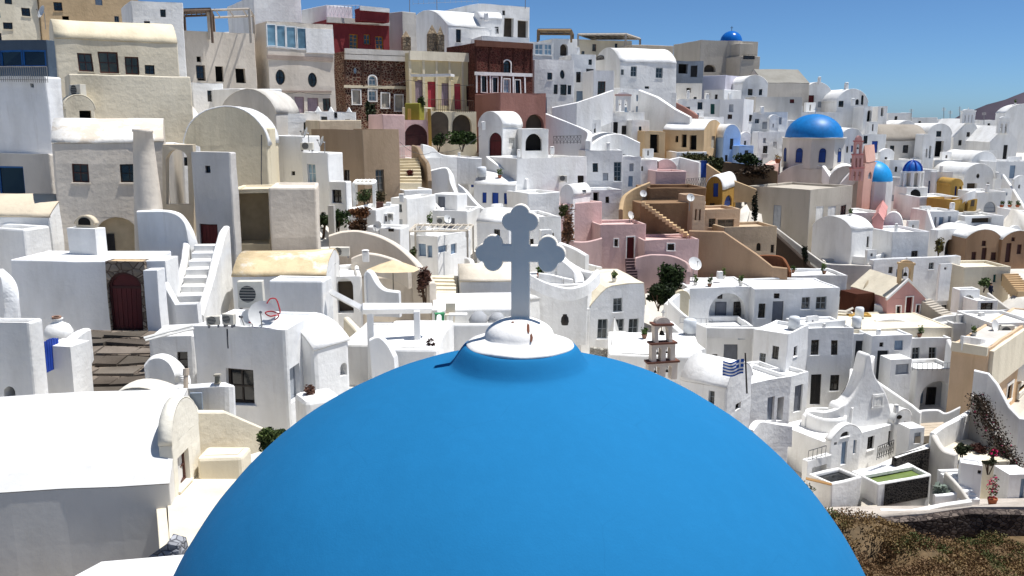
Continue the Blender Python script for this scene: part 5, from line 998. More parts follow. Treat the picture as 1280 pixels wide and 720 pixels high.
wall('curved_wall', 'white scooped wall beside the zigzag steps', [(1168, 543, 58.8), (1174, 553, 58), (1183, 563, 57.2), (1196, 568, 56.6)], 'ash', h=3.0, th=.4)
H('terrace', 'pale paved yard under the vines', (None, 1196, 1262), (580, 600), 57.4, 80, 'cream2', dl=4, par=.0, cat='terrace')
stairs('stairs', 'white zigzag steps on the lower terrace', (1212, 626, 54), (1184, 586, 56.4), 8, 1.3, 'cool', drop=.7)
wall('stair_wall', 'stepped white side wall of the zigzag steps', [(1182, 590, 55.2), (1192, 600, 54.6), (1202, 612, 54), (1212, 626, 53.4)], 'ash', h=1.6, th=.25, curve=False)
H('terrace', 'white terrace block with plants on its edge', (1200, 1229, 1252), (582, 632), 54.4, 22, 'cool', par=.1, cat='terrace', w='k 1222 588 1227 592')
wall('bench_wall', 'long low white kerb wall along the path', [(1100, 636, 53.4), (1140, 637, 53.2), (1180, 630, 53.2), (1212, 624, 53.4)], 'white', h=.6, th=.4, curve=False)
wall('bench_wall', 'white bench wall with an agave behind it', [(1168, 618, 54.4), (1186, 616, 54.4), (1208, 612, 54.4)], 'cool', h=.8, th=.3)
H('gate_pier', 'white pier with a grey gate at the vine wall', (None, 1262, 1290), (594, 640), 55, 84, 'white', dl=1.5, w='l 1272 598 1282 634', cat='gate', par=.02)
wall('vine_wall', 'tall grey wall under the bougainvillea vines', [(1216, 494, 62), (1226, 500, 61.4), (1245, 540, 60), (1268, 575, 58.8), (1292, 600, 58)], 'ash', yb=632, th=.4)
wall('balustrade', 'white flat wall with curls in front of the passage arch', [(1146, 514, 65), (1170, 512, 64.8), (1182, 516, 64.4), (1200, 508, 64)], 'white', h=1., th=.3)
stairs('stairs', 'short stone steps below the passage house', (1158, 545, 60.5), (1166, 528, 63), 5, 1.8, 'beige', ang=10, drop=.5)
H('cabinet', 'white meter cabinet with a louvred door by the short stone steps', (None, 1137, 1155), (536, 565), 60, 75, 'white', dl=1.2, w='S 1141 540 1151 555', cat='cabinet', par=.02)
wall('yard_wall', 'white rounded yard wall of the tapering tower house', [(1004, 520, 62), (1012, 513, 62), (1030, 514, 61.6), (1046, 510, 61.4), (1056, 505, 61.2)], 'white', h=1.6, th=.4)
wall('coping', 'white curved courtyard rim beside the barrel vaulted church', [(938, 536, 44), (948, 526, 45), (968, 528, 46), (988, 530, 46.5)], 'white', h=1.2, th=.35)
wall('path_wall', 'dark dry stone wall holding the path above the scrub', [(990, 648, 50.6), (1040, 647, 51), (1090, 650, 51), (1150, 646, 51.2), (1210, 638, 51.4), (1300, 640, 51.6)], 'ash', h=1.5, th=.7, mat=stone('3a3230', '6d625a', '221d1b', 3.4), curve=False)

# rooms seen inside the deep arches
def inside(lbl, face, depth, items):
    h = HOUSES[lbl]; fr0 = h['f' + face][0]; fr = lambda u, v, w: fr0(u, v, w - depth)
    n = Vector(fr0(0, 0, 1)) - Vector(fr0(0, 0, 0)); c = h['c1'] - n * depth; u_ = h['ul'] if face == 'L' else h['ur']
    for st, x0, y0, x1, y1 in items:
        s0, z0 = hit(x0, y1, c, u_); s1, z1 = hit(x1, y0, c, u_)
        if face == 'L': s0, s1 = h['dl'] - s0, h['dl'] - s1
        opening(fr, h['T'], st, s0, z0, s1, z1, .1, W('white'), cut=False)
inside('white house with a great arched loggia', 'R', 1.12, [('d', 893, 377, 908, 406), ('k', 916, 377, 927, 399), ('k', 897, 366, 903, 373)])
inside('white passage house with a deep low arch', 'R', 1.28, [('D', 1156, 484, 1170, 512), ('l', 1150, 484, 1154, 504)])
inside('tall beige house with two small brown windows', 'L', .576, [('D', 131, 292, 142, 322)])
inside('beige shed with an open shadowed front', 'L', 1.6, [('D', 292, 268, 300, 303)])

H('ledge', 'white door ledge carrying the round brown cactus', (380, 426, None), (495, 545), 29.3, -30, 'white', dr=1.2, par=.0, cat='ledge', bev=.12)
# ================================================================ churches, domes, belfries
def oct_drum(T, c, r, h, mat, k=8, rot=0, name='drum', win=None, n=8):
    pts = [Vector((c.x + r * math.cos(rot + 2 * math.pi * i / k), c.y + r * math.sin(rot + 2 * math.pi * i / k))) for i in range(k)]
    mb = MB(); mb.add([(p.x, p.y, c.z) for p in pts] + [(p.x, p.y, c.z + h) for p in pts], [(i, (i + 1) % k, k + (i + 1) % k, k + i) for i in range(k)] + [tuple(range(k, 2 * k))]); mb.build(name, mat, T)
    MB().lathe(c + Vector((0, 0, h - .06)), [(r * .98, 0), (r * 1.05, .02), (r * 1.05, .14), (r * .9, .16)], 40).build('cornice', mat, T)
    if win:
        for i in range(k):
            a, b = pts[i], pts[(i + 1) % k]; fr, ln, d, _ = frame_of(a, b); w_ = ln * win[1]; u0 = (ln - w_) / 2; opening(fr, T, win[0], u0, c.z + h * win[2], u0 + w_, c.z + h * win[3], .15, mat, cut=False)
def px2m(D): return D / F
BLUE = '1268ac'
D_ = 114; k = px2m(D_); b = pt(1015, 209, D_); T = thing('dome_church', 'large light blue church dome on a white octagonal drum', 'church', b)
oct_drum(T, b, 37 * k, 36 * k, W('ash'), 8, R(22.5), win=('n^', .3, .2, .68)); dome(T, b + Vector((0, 0, 36 * k + .1)), 34.5 * k, '1670b2', 40, hr=.82); cross_mesh(b + Vector((0, 0, 65 * k)), .9, .5, .07).build('cross', paint('d8d6d0'), T)
FOOT.append(([(b.x - 4, b.y - 4), (b.x + 4, b.y - 4), (b.x + 4, b.y + 4), (b.x - 4, b.y + 4)], b.z - 1.5))
cyl(T, b - Vector((0, 0, 3)), 37 * k, 2.98, W('ash'), 'base', 8)
D_ = 109; k = px2m(D_); b = pt(1092, 226, D_); T = thing('dome_church', 'half hidden turquoise dome behind the salmon tower', 'church', b - Vector((0, 0, 4)))
cyl(T, b - Vector((0, 0, 4)), 23 * k, 4, W('white'), 'drum', 10); dome(T, b + Vector((0, 0, .02)), 22 * k, '1f8fd0', 32, hr=1.12)
FOOT.append(([(b.x - 2, b.y - 2), (b.x + 2, b.y - 2), (b.x + 2, b.y + 2), (b.x - 2, b.y + 2)], b.z - 4))
D_ = 111; k = px2m(D_); b = pt(1137.5, 252, D_); T = thing('bell_tower', 'white bell tower with a ribbed cobalt cupola', 'bell tower', b)
H_ = W('white2'); MB().box(b - Vector((0, 0, 1)), 28 * k, 28 * k, 19 * k + 1, .1).build('base', H_, T, bevel=.05)
fr, ln, d_, _ = frame_of(b.to_2d() + Vector((-14 * k, -14 * k - .06)), b.to_2d() + Vector((14 * k, -14 * k - .06))); opening(fr, T, 'o^', 6 * k, b.z + 2 * k, 20 * k, b.z + 16 * k, .1, H_, cut=False)
for i in range(8):
    a = R(22.5) + i * math.pi / 4; q = b + Vector((11.5 * k * math.cos(a), 11.5 * k * math.sin(a), 19 * k)); MB().bar(q, q + Vector((0, 0, 17 * k)), 2.3 * k, 8).build('column', H_, T)
cyl(T, b + Vector((0, 0, 19 * k)), 8.5 * k, 17 * k, W('ash'), 'core', 8); cyl(T, b + Vector((0, 0, 36 * k)), 13.5 * k, 2 * k, H_, 'cornice', 16)
dome(T, b + Vector((0, 0, 38 * k)), 11 * k, '1b5fae', 24, 'cupola', hr=1.1)
for i in range(8):
    a = i * math.pi / 4; rm = MB(); pr = [b + Vector((11.3 * k * math.cos(t) * math.cos(a), 11.3 * k * math.cos(t) * math.sin(a), 38 * k + 12.3 * k * math.sin(t))) for t in [j / 8 * math.pi / 2 for j in range(9)]]
    for p_, q_ in zip(pr, pr[1:]): rm.bar(p_, q_, .12, 5)
    rm.build('rib', paint('16429a', .5), T)
cross_mesh(b + Vector((0, 0, 50 * k)), .6, .35, .06).build('cross', paint('d8d6d0'), T)
FOOT.append(([(b.x - 2, b.y - 2), (b.x + 2, b.y - 2), (b.x + 2, b.y + 2), (b.x - 2, b.y + 2)], b.z - .5))
D_ = 143; k = px2m(D_); b = pt(914, 52, D_); T = thing('dome_church', 'glossy blue dome peeping over the beige skyline block', 'church', b - Vector((0, 0, 6)))
cyl(T, b - Vector((0, 0, 6)), 14 * k, 6, W('greyb'), 'drum', 16); dome(T, b, 13.5 * k, '1560b0', 32, hr=.95, rough=.2); cross_mesh(b + Vector((0, 0, 12.5 * k)), .8, .45, .07).build('cross', paint('57534e'), T)
FOOT.append(([(b.x - 2, b.y - 2), (b.x + 2, b.y - 2), (b.x + 2, b.y + 2), (b.x - 2, b.y + 2)], b.z - 6))
# salmon tower
H('tower', 'salmon pink church tower with a cornice', (1074, 1081, 1097), (204, 300), 104, 38, 'salmon', 'flat', w='S^ 1085 214 1090 224;S^ 1085 262 1091 276', cat='tower', par=.1)
H('tower', 'white pitched cap on the salmon tower', (1076, 1082, 1094), (203, 206), 104.3, 38, 'salmon', 'gl', rise=1.9, cat='tower', foot=False, low=.1, par=.02)
belfry('striped pink belfry rising beside the salmon tower', 1071, 226, 102.6, 16, 58, 'c99a94', (2, 2, 1), 8, 'b77a76')
wall('parapet', 'white swooping roof edge under the large blue dome', [(1030, 207, 109), (1040, 222, 108.4), (1046, 238, 108), (1052, 226, 107.4), (1070, 206, 107)], 'white', h=2., th=.8)
belfry('white triple belfry of the green door church', 1210, 154, 139.4, 16, 18, 'white', (3,), 0)
belfry('white belfry of the tall door church', 1254, 167, 133.4, 14, 22, 'white2', (2,), 0)
belfry('little white belfry on the chapel house', 779, 139, 103.6, 19, 24, 'white', (2,), 0, 'c9a49a')
belfry('weathered stone bell tower with brown cornices beside the great dome', 828, 474, 42, 38, 82, 'cfc3b6', (2, 2, 1), 10, '6d4b40', cat='bell tower', name='bell_tower')
belfry('tan belfry arch over the pink chapel', 1132, 354, 77.8, 18, 30, 'tan', (1,), 0)
H('chapel', 'pink chapel with a white trimmed gable and red door', (None, 1110, 1157), (374, 410), 77.5, 80, 'c99a94', 'gr', dl=6, rise=1.55, rcol='cream2', w='r! 1131 371 1141 397;k! 1120 383 1126 395;k! 1145 381 1150 391', cat='chapel')
H('house', 'tan barrel vault behind the pink chapel', (1078, 1106, 1122), (370, 395), 80, 40, 'cream', 'vr', rise=1.1, rcol='cdbda0')
# ================================================================ more houses in the gaps
H('house', 'white flat house row under the tall door church', (None, 1168, 1212), (200, 232), 128, 86, 'white', dl=5, w='k 1178 206 1182 212;k 1194 206 1198 212')
H('house', 'white flat house beyond the cobalt cupola', (None, 1112, 1152), (200, 245), 120, 84, 'white', dl=6, w='k 1118 208 1122 215')
H('house', 'pale flat roofed house left of the cobalt cupola', (None, 1096, 1128), (222, 262), 116, 84, 'white2', dl=5, w='k 1100 236 1103 242;k 1100 245 1103 251')
H('house', 'white bay house behind the salmon tower', (None, 1052, 1078), (172, 225), 120, 84, 'white', 'vr', dl=6, rise=1.2, w='k 1058 183 1061 191;b 1064 182 1067 190')
H('house', 'white low house with a scooped wall above the salmon tower', (None, 1078, 1108), (168, 215), 124, 84, 'white', dl=5, w='k 1079 170 1085 180')
H('house', 'white flat house between red door vault and dome', (None, 1000, 1050), (140, 185), 126, 84, 'white', dl=6, w='k 1022 150 1030 158')
H('house', 'white terraced house behind the dome of the drum church', (None, 962, 1004), (132, 175), 124, 84, 'white2', dl=5, w='k 990 140 993 146')
H('house', 'small white cube beside the red hatch house', (None, 985, 1008), (150, 190), 120, 84, 'cool', dl=4)
H('house', 'white flat roof house above the grey shutter house', (None, 1150, 1200), (246, 275), 106, 84, 'white', dl=5, w='k 1176 255 1179 260;k 1188 254 1192 260')
H('house', 'white flat cube below the salmon tower', (None, 1060, 1104), (266, 300), 98, 80, 'white', dl=5, w='k 1090 276 1094 284')
H('house', 'rose coloured gable house beside the ochre arch hall', (1090, 1104, 1110), (276, 310), 93, 24, 'c48d88', 'gl', rise=.8, w='k 1096 290 1100 298')
H('house', 'white low courtyard house left of the hatch cube', (1062, 1090, 1118), (322, 350), 87.5, 40, 'white')
H('house', 'beige curved yard house beside the lane', (1032, 1090, None), (332, 370), 86, 12, 'ash', dr=4, par=.3)
H('house', 'white flat house under the open arch wall', (None, 1192, 1252), (404, 430), 74.5, 86, 'white', dl=4, w='k 1225 407 1232 412')
H('house', 'white roof terrace house behind the peach house', (None, 1240, 1300), (404, 440), 71, 86, 'white2', dl=5)
H('house', 'white house on the ridge with a blue grey shaded wall', (880, 905, 945), (112, 135), 124, 40, 'cool', w='k 893 118 897 124')
H('house', 'white stepped house above the light blue chapel roof', (None, 880, 905), (146, 190), 110, 70, 'white', dl=4, w='k 886 152 890 158')
H('house', 'white flat terrace house left of the black door block', (None, 790, 812), (150, 200), 103, 78, 'white', dl=4, w='k 798 158 802 166')
H('house', 'pale house behind the barrel vault church with a flat parapet', (None, 842, 878), (104, 135), 120, 78, 'ash', dl=5, w='o 858 110 864 116')
H('house', 'white low house above the pink cube', (None, 846, 884), (190, 215), 101, 80, 'white', dl=4)
H('house', 'white terrace cube left of the pink vault', (None, 786, 822), (200, 240), 94, 80, 'white2', dl=4, w='k 800 208 804 214')
H('house', 'white lower cube under the grey shutter house', (None, 736, 778), (238, 275), 86, 78, 'cool', dl=4, w='o 741 240 749 255;k 757 246 762 254')
H('house', 'white cube beside the climbing plant', (660, 700, None), (240, 290), 78, -28, 'white', dr=4)
H('house', 'white lane house with a flat roof left of the swooping beige parapet', (430, 470, 500), (262, 300), 57, 18, 'white')
H('house', 'white cube with a chimney under the shrub terrace', (458, 500, 512), (284, 320), 54, 14, 'white', w='k 486 285 492 288')
H('house', 'white flat cube between tan stairs and scooped parapet', (505, 540, None), (236, 275), 71, -28, 'white', dr=4)
H('house', 'whitewashed garden house below the pointed walls', (395, 445, None), (140, 170), 78, -28, 'white', dr=4, w='o 418 141 421 147')
H('house', 'white stair house left of the flared grey roof', (240, 278, None), (104, 160), 77, -28, 'white', dr=4, w='k 246 82 254 98')
H('house', 'cream strip house at the foot of the tan gable', (318, 337, None), (160, 240), 55, -8, 'cream', dr=3)
H('house', 'low white roof house left of the sunlit terrace', (425, 465, None), (430, 480), 36.5, 6, 'white2', dr=4, par=.1)
H('house', 'white low cube beside the vault of the framed notice', (700, 722, 740), (352, 400), 60, 30, 'white')
H('house', 'grey white yard house beneath the diagonal lane wall', (None, 985, 1060), (345, 380), 80.5, 84, 'cool', dl=4)
H('house', 'pale rose corner house beside the brown flat roof', (478, 506, None), (143, 200), 82, -28, 'rose', dr=4, par=.1)
H('house', 'white small house with a tiled planter above the pink cellar', (None, 508, 540), (134, 160), 86.5, 70, 'cream2', dl=2, par=.5)
# ================================================================ small things
dish('large satellite dish on the pale cream rough house', 53, 15, 74, 8, -40)
ac('white air conditioner on the cream terrace corner', 87, 121, 57.5, 22, 15, -30)
dish('satellite dish above the grey slot window, left of two', 383, 166, 60, 7.5, -70)
dish('satellite dish above the grey slot window, right of two', 403, 177, 58.5, 7, -65)
ac('air conditioner between the two roof dishes', 376, 189, 59.5, 16, 10, 0)
dish('white dish beside the dark round shrubs', 472, 283, 52, 6.5, -30)
dish('small dish on the white planter block', 559, 274, 66, 5.5, 40)
ac('air conditioner left of the small dish', 546, 283, 66, 10, 12, 0)
dish('dish on the tan curving wall', 804, 242, 85.5, 4.5, 10)
dish('dish at the foot of the tan curving wall', 788, 269, 83, 5, 40)
dish('white dish in the brown stair yard', 863, 247, 81, 5, 10)
dish('dish leaning on the great loggia roof', 868, 330, 77.5, 9, 20, up=.6)
dish('large white dish beside the peach house roof', 1243, 408, 70, 8.5, 35)
ac('air conditioner beside the large white dish', 1250, 422, 70, 17, 15, 0)
dish('white dish leaning on the shuttered window house', 328, 393, 30.2, 17, 10, post=.1)
dish('second dish propped behind the leaning dish', 310, 399, 30.8, 12, -35, post=.1)
ac('tall air conditioner on the white cabin wall', 298, 386, 34, 32, 35, 4)
ac('small rusty air conditioner on the shuttered window roof', 259, 409, 29.8, 17, 13, 12)
ac('dark faced air conditioner on the shuttered window roof', 279, 408, 29.9, 17, 16, -20)
ac('white air conditioner on the big blank wall', 699, 228, 82.6, 10, 8, 0)
ac('air conditioner box on the parasol terrace', 412, 322, 45.5, 24, 12, 6)
ac('air conditioner cube beside the shrub terrace', 484, 275, 54, 7, 9, 10)
# red hose thrown over the roof
hose = [(334, 380), (338, 374), (345, 374), (349, 384), (350, 392), (340, 390), (332, 392), (338, 396), (349, 394), (344, 400), (330, 404), (318, 405), (312, 404)]
P = smooth_path([pt(x, y, 29.9 + .03 * i) for i, (x, y) in enumerate(hose)], 5); hm = MB()
for a, b in zip(P, P[1:]): hm.bar(a, b, .022, 6)
tag(recenter(hm.build('hose', paint('b8242c', .5))), 'red hose looped over the white roof', 'hose')
pm = MB(); pm.bar(pt(180, 422, 29), pt(241, 406, 29.6), .05); pm.bar(pt(182, 425, 29), pt(243, 410, 29.6), .04)
tag(recenter(pm.build('pipe', paint('dedcd6', .7))), 'pair of white pipes running along the narrow window house', 'pipe')
pm = MB(); pm.bar(pt(232, 506, 25.8), pt(232, 466, 25.8), .07, 10); pm.bar(pt(232, 468, 25.8), pt(232, 460, 25.8), .09, 10)
tag(recenter(pm.build('flue', paint('b9aa98', .7))), 'beige flue pipe standing over the near vault', 'flue')
p = pt(247, 512, 26.2); tag(recenter(MB().box(p, .36, .06, .55, 0).build('gate', paint('8d99a6', .6), None, bevel=.02)), 'small blue grey hatch in the yard wall', 'hatch')
p = pt(272, 479, 26.5); T = thing('lamp', 'small square wall lamp on the yard wall', 'lamp', p); MB().box(p, .16, .16, .04, 0).box(p + Vector((0, 0, .24)), .18, .18, .05, 0).build('housing', paint('a8a294', .5), T); MB().box(p + Vector((0, 0, .04)), .12, .12, .2, 0).build('lantern_glass', glass('6a6a60'), T)
# amphora and blue gate
p = pt(75, 432, 32.2); k = 32.2 / F; T = thing('amphora', 'big whitewashed jar beside the stone stairs', 'jar', p)
MB().lathe(p, [(.001, 0), (11 * k, 0), (16 * k, 10 * k), (17 * k, 18 * k), (13 * k, 26 * k), (6 * k, 30 * k), (5 * k, 33 * k), (7 * k, 35 * k), (4 * k, 35 * k)], 22).build('body', W('white'), T, smooth=True); MB().lathe(p + Vector((0, 0, 33 * k)), [(5.2 * k, 0), (5.6 * k, 4 * k), (3.5 * k, 4 * k)], 16).build('rim', paint('9c7a66', .8), T)
H('plinth', 'white plinth under the whitewashed jar', (56, 88, 96), (432, 470), 31.6, 12, 'white', cat='plinth', par=.01, dr=1.6)
a, b = pt(55, 468, 28.8), pt(77, 464, 29.6); fr, ln, d_, _ = frame_of(a, b); T = thing('gate', 'bright blue picket gate with a curved top', 'gate', a)
for i in range(7):
    u = ln * i / 7; hh = .98 + .1 * math.sin(math.pi * (i + .5) / 7); MB().fbox(fr, u + .012, u + ln / 7 - .012, a.z, a.z + hh, -.03, .0).build('picket', paint('1d3f9a', .6), T)
MB().fbox(fr, 0, ln, a.z + .2, a.z + .28, -.06, -.032).fbox(fr, 0, ln, a.z + .72, a.z + .8, -.06, -.032).build('crossbar', paint('1d3f9a', .6), T)
H('post', 'white rounded gate post by the blue gate', (76, 88, 93), (434, 470), 29, 10, 'white', cat='gate post', par=.01, dr=.5)
bush('vine', 'leafy green vine at the edge of the great dome', 346, 546, 25, 20, 16, 900, ('2c3a20', '5d6a38'), .07, ry=.5)
bush('plant', 'brown round cactus on the white door ledge', 388, 488, 29.4, 6.5, 6, 260, ('5a4038', '7a5a4a'), .05, cat='plant', stem=False)
bush('grass_tuft', 'green weeds between the worn stone stairs', 134, 452, 33.4, 16, 5, 120, ('5a5a34', '75703f'), .07, cat='weeds', stem=False)
# heavy white beam frame
T = thing('pergola', 'heavy white concrete beam frame on two posts', 'pergola', pt(462, 470, 35.6)); A, B = pt(452, 386, 35.6), pt(541, 386, 36.2); m = W('white')
MB().bar(A, B, .24, 4).build('beam', m, T, bevel=.03); MB().bar(pt(413, 366, 38.5), A, .15, 4).build('brace', m, T)
for x, yb in ((462, 472), (522, 448)): q = pt(x, 388, 35.8); r_ = pt(x, yb, 35.8); MB().box((q.x, q.y, r_.z - .5), .26, .26, q.z - r_.z + .5, .1).build('post', m, T, bevel=.03)
T = thing('bench', 'dark brown timber bench on the sunlit terrace', 'bench', pt(488, 440, 36.6)); A, B = pt(487, 428, 36.6), pt(520, 427, 36.8)
MB().bar(A, B, .05, 4).build('top_rail', paint('4d3326', .7), T); MB().bar(A - Vector((0, 0, .3)), B - Vector((0, 0, .3)), .04, 4).build('rail', paint('4d3326', .7), T)
for t in (.02, .98): q = A.lerp(B, t); MB().bar(q + Vector((0, 0, .03)), q - Vector((0, 0, .7)), .04, 4).build('leg', paint('4d3326', .7), T)
# sail parasol and terrace planting
parasol('square beige parasol over the scooped parapet terrace', 492, 368, 45.5, 34, 44, 'd3bd9a')
bush('climber', 'dark red climber on the beige parapet', 530, 350, 47.4, 9, 17, 260, ('3a2420', '6b4a3c'), .11)
bush('shrub', 'dark green shrub left of the grey terrace post', 404, 275, 56, 6, 11, 260, ('1f2c17', '39482a'), .12)
bush('shrub', 'dark green bush beside the tall grey post', 423, 273, 55.5, 13, 12, 520, ('22311a', '3f5228'), .13)
bush('shrub', 'clipped rusty brown shrub, upper of the round pair', 449, 265, 56, 14, 6.5, 520, ('4a2f1c', '6b4526'), .1)
bush('shrub', 'clipped dark brown shrub, lower of the round pair', 447, 281, 54.4, 11, 9, 480, ('2f2216', '573a22'), .1)
H('post', 'tall grey concrete post in front of the dark bush', (409, 416, None), (256, 300), 54.4, 4, 'grey', cat='post', dr=.4, par=.01)
P = [pt(x, y, d) for x, y, d in ((443, 257, 60), (468, 257, 60), (470, 254, 63), (446, 254, 63))]; pergola('white arched pergola beside the brown house', P, pt(443, 229, 60).z, 'e4e2dc', 5, post=.09)
bush('shrub', 'leafy potted bush under the white arched pergola', 458, 244, 61, 10, 8, 240, ('2c3a22', '4c5a30'), .1)
bush('shrub', 'flowering bush by the glazed door of the brown house', 475, 246, 62, 6, 8, 200, ('39402a', '5a4a34'), .1)
for i, (x, w) in enumerate(((470, 8), (482, 6))): H('planter', 'white planter trough on the brown house terrace' if i else 'dark planter trough on the brown house terrace', (x, x + w, None), (253, 262), 59, 0, 'white' if i else '5a4038', cat='planter', dr=.4, par=.05)
# reed pergola
P = [pt(x, y, d) for x, y, d in ((512, 330, 57.6), (585, 326, 57.6), (592, 322, 61), (520, 324, 61))]; pergola('weathered reed pergola over the grey doors', P, pt(512, 288, 57.6).z, 'b9b0a2', 9, post=.06, cloth=None)
pot('potted_plant', 'small potted tree on the planter block roof', 537, 285, 64, 3.5, 6, ph=.5, potc='d8d4cc')
bush('potted_bush', 'dark potted bush beside the grey doors', 516, 314, 57, 4, 6, 120, ('2a3520', '4a5230'), .1)
# cushions on the terrace
for i, (x, rx) in enumerate(((598, 12), (621, 11))):
    p = pt(x, 404, 41.6); r = rx * 41.6 / F; m_ = MB(); m_.lathe(p, [(.001, 0), (r * .9, .02), (r, r * .35), (r * .8, r * .8), (r * .4, r * 1.15), (.01, r * 1.2)], 16); m_.v = [(lambda v: tuple(v + Vector((.06 * noise.noise(v * 3), 0, .08 * noise.noise(v * 2.2 + Vector((5, 1, 2)))))))(Vector(v)) for v in m_.v]
    tag(recenter(m_.build('bean_bag', paint('a3a4a6', .95), None, smooth=True)), ('grey slumped bean bag on the terrace, beside the white low table', 'grey pointed bean bag on the terrace, nearest the cross')[i].replace(', nearest the cross', ' beside the cross'), 'bean bag')
T = thing('table', 'low white table on the bean bag terrace', 'table', pt(573, 404, 41.6)); a = pt(573, 404, 41.6); MB().box(a + Vector((0, 0, .38)), .85, .5, .06, 0).build('top', paint('e2e0da', .6), T)
for sx in (-1, 1):
    for sy in (-1, 1): MB().box(a + Vector((sx * .37, sy * .2, 0)), .05, .05, .38).build('leg', paint('e2e0da', .6), T)
T = thing('chair', 'cream folding chair on the bean bag terrace', 'chair', pt(563, 404, 42.4)); a = pt(563, 404, 42.4); m = paint('d5cbb8', .7)
MB().box(a + Vector((0, 0, .4)), .45, .45, .04).build('seat', m, T); MB().box(a + Vector((0, .22, .42)), .45, .04, .5).build('backrest', m, T)
for sx in (-1, 1):
    for sy in (-1, 1): MB().box(a + Vector((sx * .2, sy * .2, 0)), .04, .04, .4).build('leg', m, T)
p = pt(550, 404, 42); tag(recenter(MB().box(p, .42, .35, .42, .2).box(p + Vector((0, 0, .43)), .46, .39, .06, .2).build('crate', paint('3f8a5e', .6))), 'green box beside the cream folding chair', 'box')
p = pt(706, 406, 55); T = thing('urn', 'dark clay jar in the white yard behind the dome cap', 'jar', p); k = 55 / F; MB().lathe(p, [(.001, 0), (4 * k, 0), (5 * k, 4 * k), (4.5 * k, 9 * k), (2.5 * k, 12 * k), (3 * k, 13 * k)], 14).build('body', paint('2a2624', .7), T, smooth=True)
parasol('closed white parasol in front of the french windows', 767, 428, 59.4, 9, 33, 'dcdad4', closed=True)
T = thing('table', 'small white round table by the closed parasol', 'table', pt(776, 428, 59)); a = pt(776, 428, 59); MB().lathe(a + Vector((0, 0, .68)), [(.001, .04), (.4, .04), (.4, 0), (.001, 0)], 16).build('top', paint('e0ded8'), T); MB().bar(a, a + Vector((0, 0, .68)), .03).build('stem', paint('9a9a98'), T)
# shrubs
bush('tree', 'dark green tree in front of the pink stepped house', 838, 347, 74, 16, 20, 1700, ('18230f', '33431f'), .17, cat='tree', ry=1.0)
bush('shrub', 'low dark hedge left of the loggia roof', 823, 367, 72.6, 20, 13, 1500, ('141d0d', '2a3819'), .16, ry=.9)
bush('climber', 'dry brown climbing plant between white cube and pink wall', 709, 282, 76.5, 8, 24, 520, ('5a4030', '8d6a52'), .16)
bush('climber', 'tuft of green leaves above the dry climber', 705, 263, 76.4, 5, 9, 160, ('2c3a20', '5a5a34'), .14, stem=False)
bush('shrub', 'green ivy hanging in front of the cellar arches', 578, 172, 84.5, 18, 9, 800, ('1c2a14', '3f5224'), .17)
bush('shrub', 'dark ivy at the pink cellar corner', 548, 174, 84.2, 9, 8, 300, ('1c2415', '33421f'), .15)
bush('shrub', 'olive shrubs under the tan ruin house', 868, 198, 100, 18, 7, 700, ('2c3018', '55522c'), .2)
bush('shrub', 'dark shrub tumbling down beside the blue door', 893, 206, 99, 12, 10, 500, ('232a14', '454a26'), .2)
bush('shrub', 'deep green bush under the light blue chapel', 934, 198, 100.4, 14, 7, 600, ('16220f', '2f4020'), .2)
bush('shrub', 'brown shaded undergrowth below the light blue chapel', 942, 214, 99.4, 22, 8, 700, ('2a2018', '4a3828'), .2)
bush('shrub', 'potted tree in front of the dark brick house', 463, 139, 85, 6, 15, 360, ('1b2415', '36422a'), .17)
bush('shrub', 'plant on the olive balcony planter', 526, 126, 85.5, 5, 6, 140, ('26331b', '445228'), .14)
bush('cypress', 'narrow dark cypress beside the tall beige house', 944, 258, 90.5, 3, 18, 360, ('10150d', '1f2717'), .14, ry=.3, cat='tree')
bush('cypress', 'second narrow dark cypress below the first', 1006, 316, 86.5, 3.5, 12, 260, ('10150d', '1f2717'), .14, ry=.3, cat='tree')
bush('climber', 'mossy climber on the white stub house', 1174, 306, 91, 5, 9, 200, ('5a4a30', '6f6a3c'), .14)
bush('palm', 'small palm beside the cream green shuttered house', 1231, 352, 84, 7, 6, 140, ('3a4a2a', '5a6a3c'), .2, cat='palm')
bush('shrub', 'small red leaved shrub on the tan stairs', 512, 218, 75, 4, 6, 140, ('4a1f1c', '6b2f28'), .13)
# plants on the far terrace wall
for i, x in enumerate((1252, 1262, 1272)): pot('potted_plant', ('first', 'second', 'third')[i] + ' clay pot on the grey white terrace wall, counted from the blind arch', x, 259, 105.4, 2.6, 3, ph=.35)
pot('potted_plant', 'terracotta pot with an orange plant on the pink pier', 972, 204, 104, 4, 5, ('6a5a20', '8a6a2a'), ph=.4)
H('pier', 'pale pink garden pier below the large dome', (955, 967, 975), (206, 250), 103, 20, 'd9b3a6', cat='wall', par=.02)
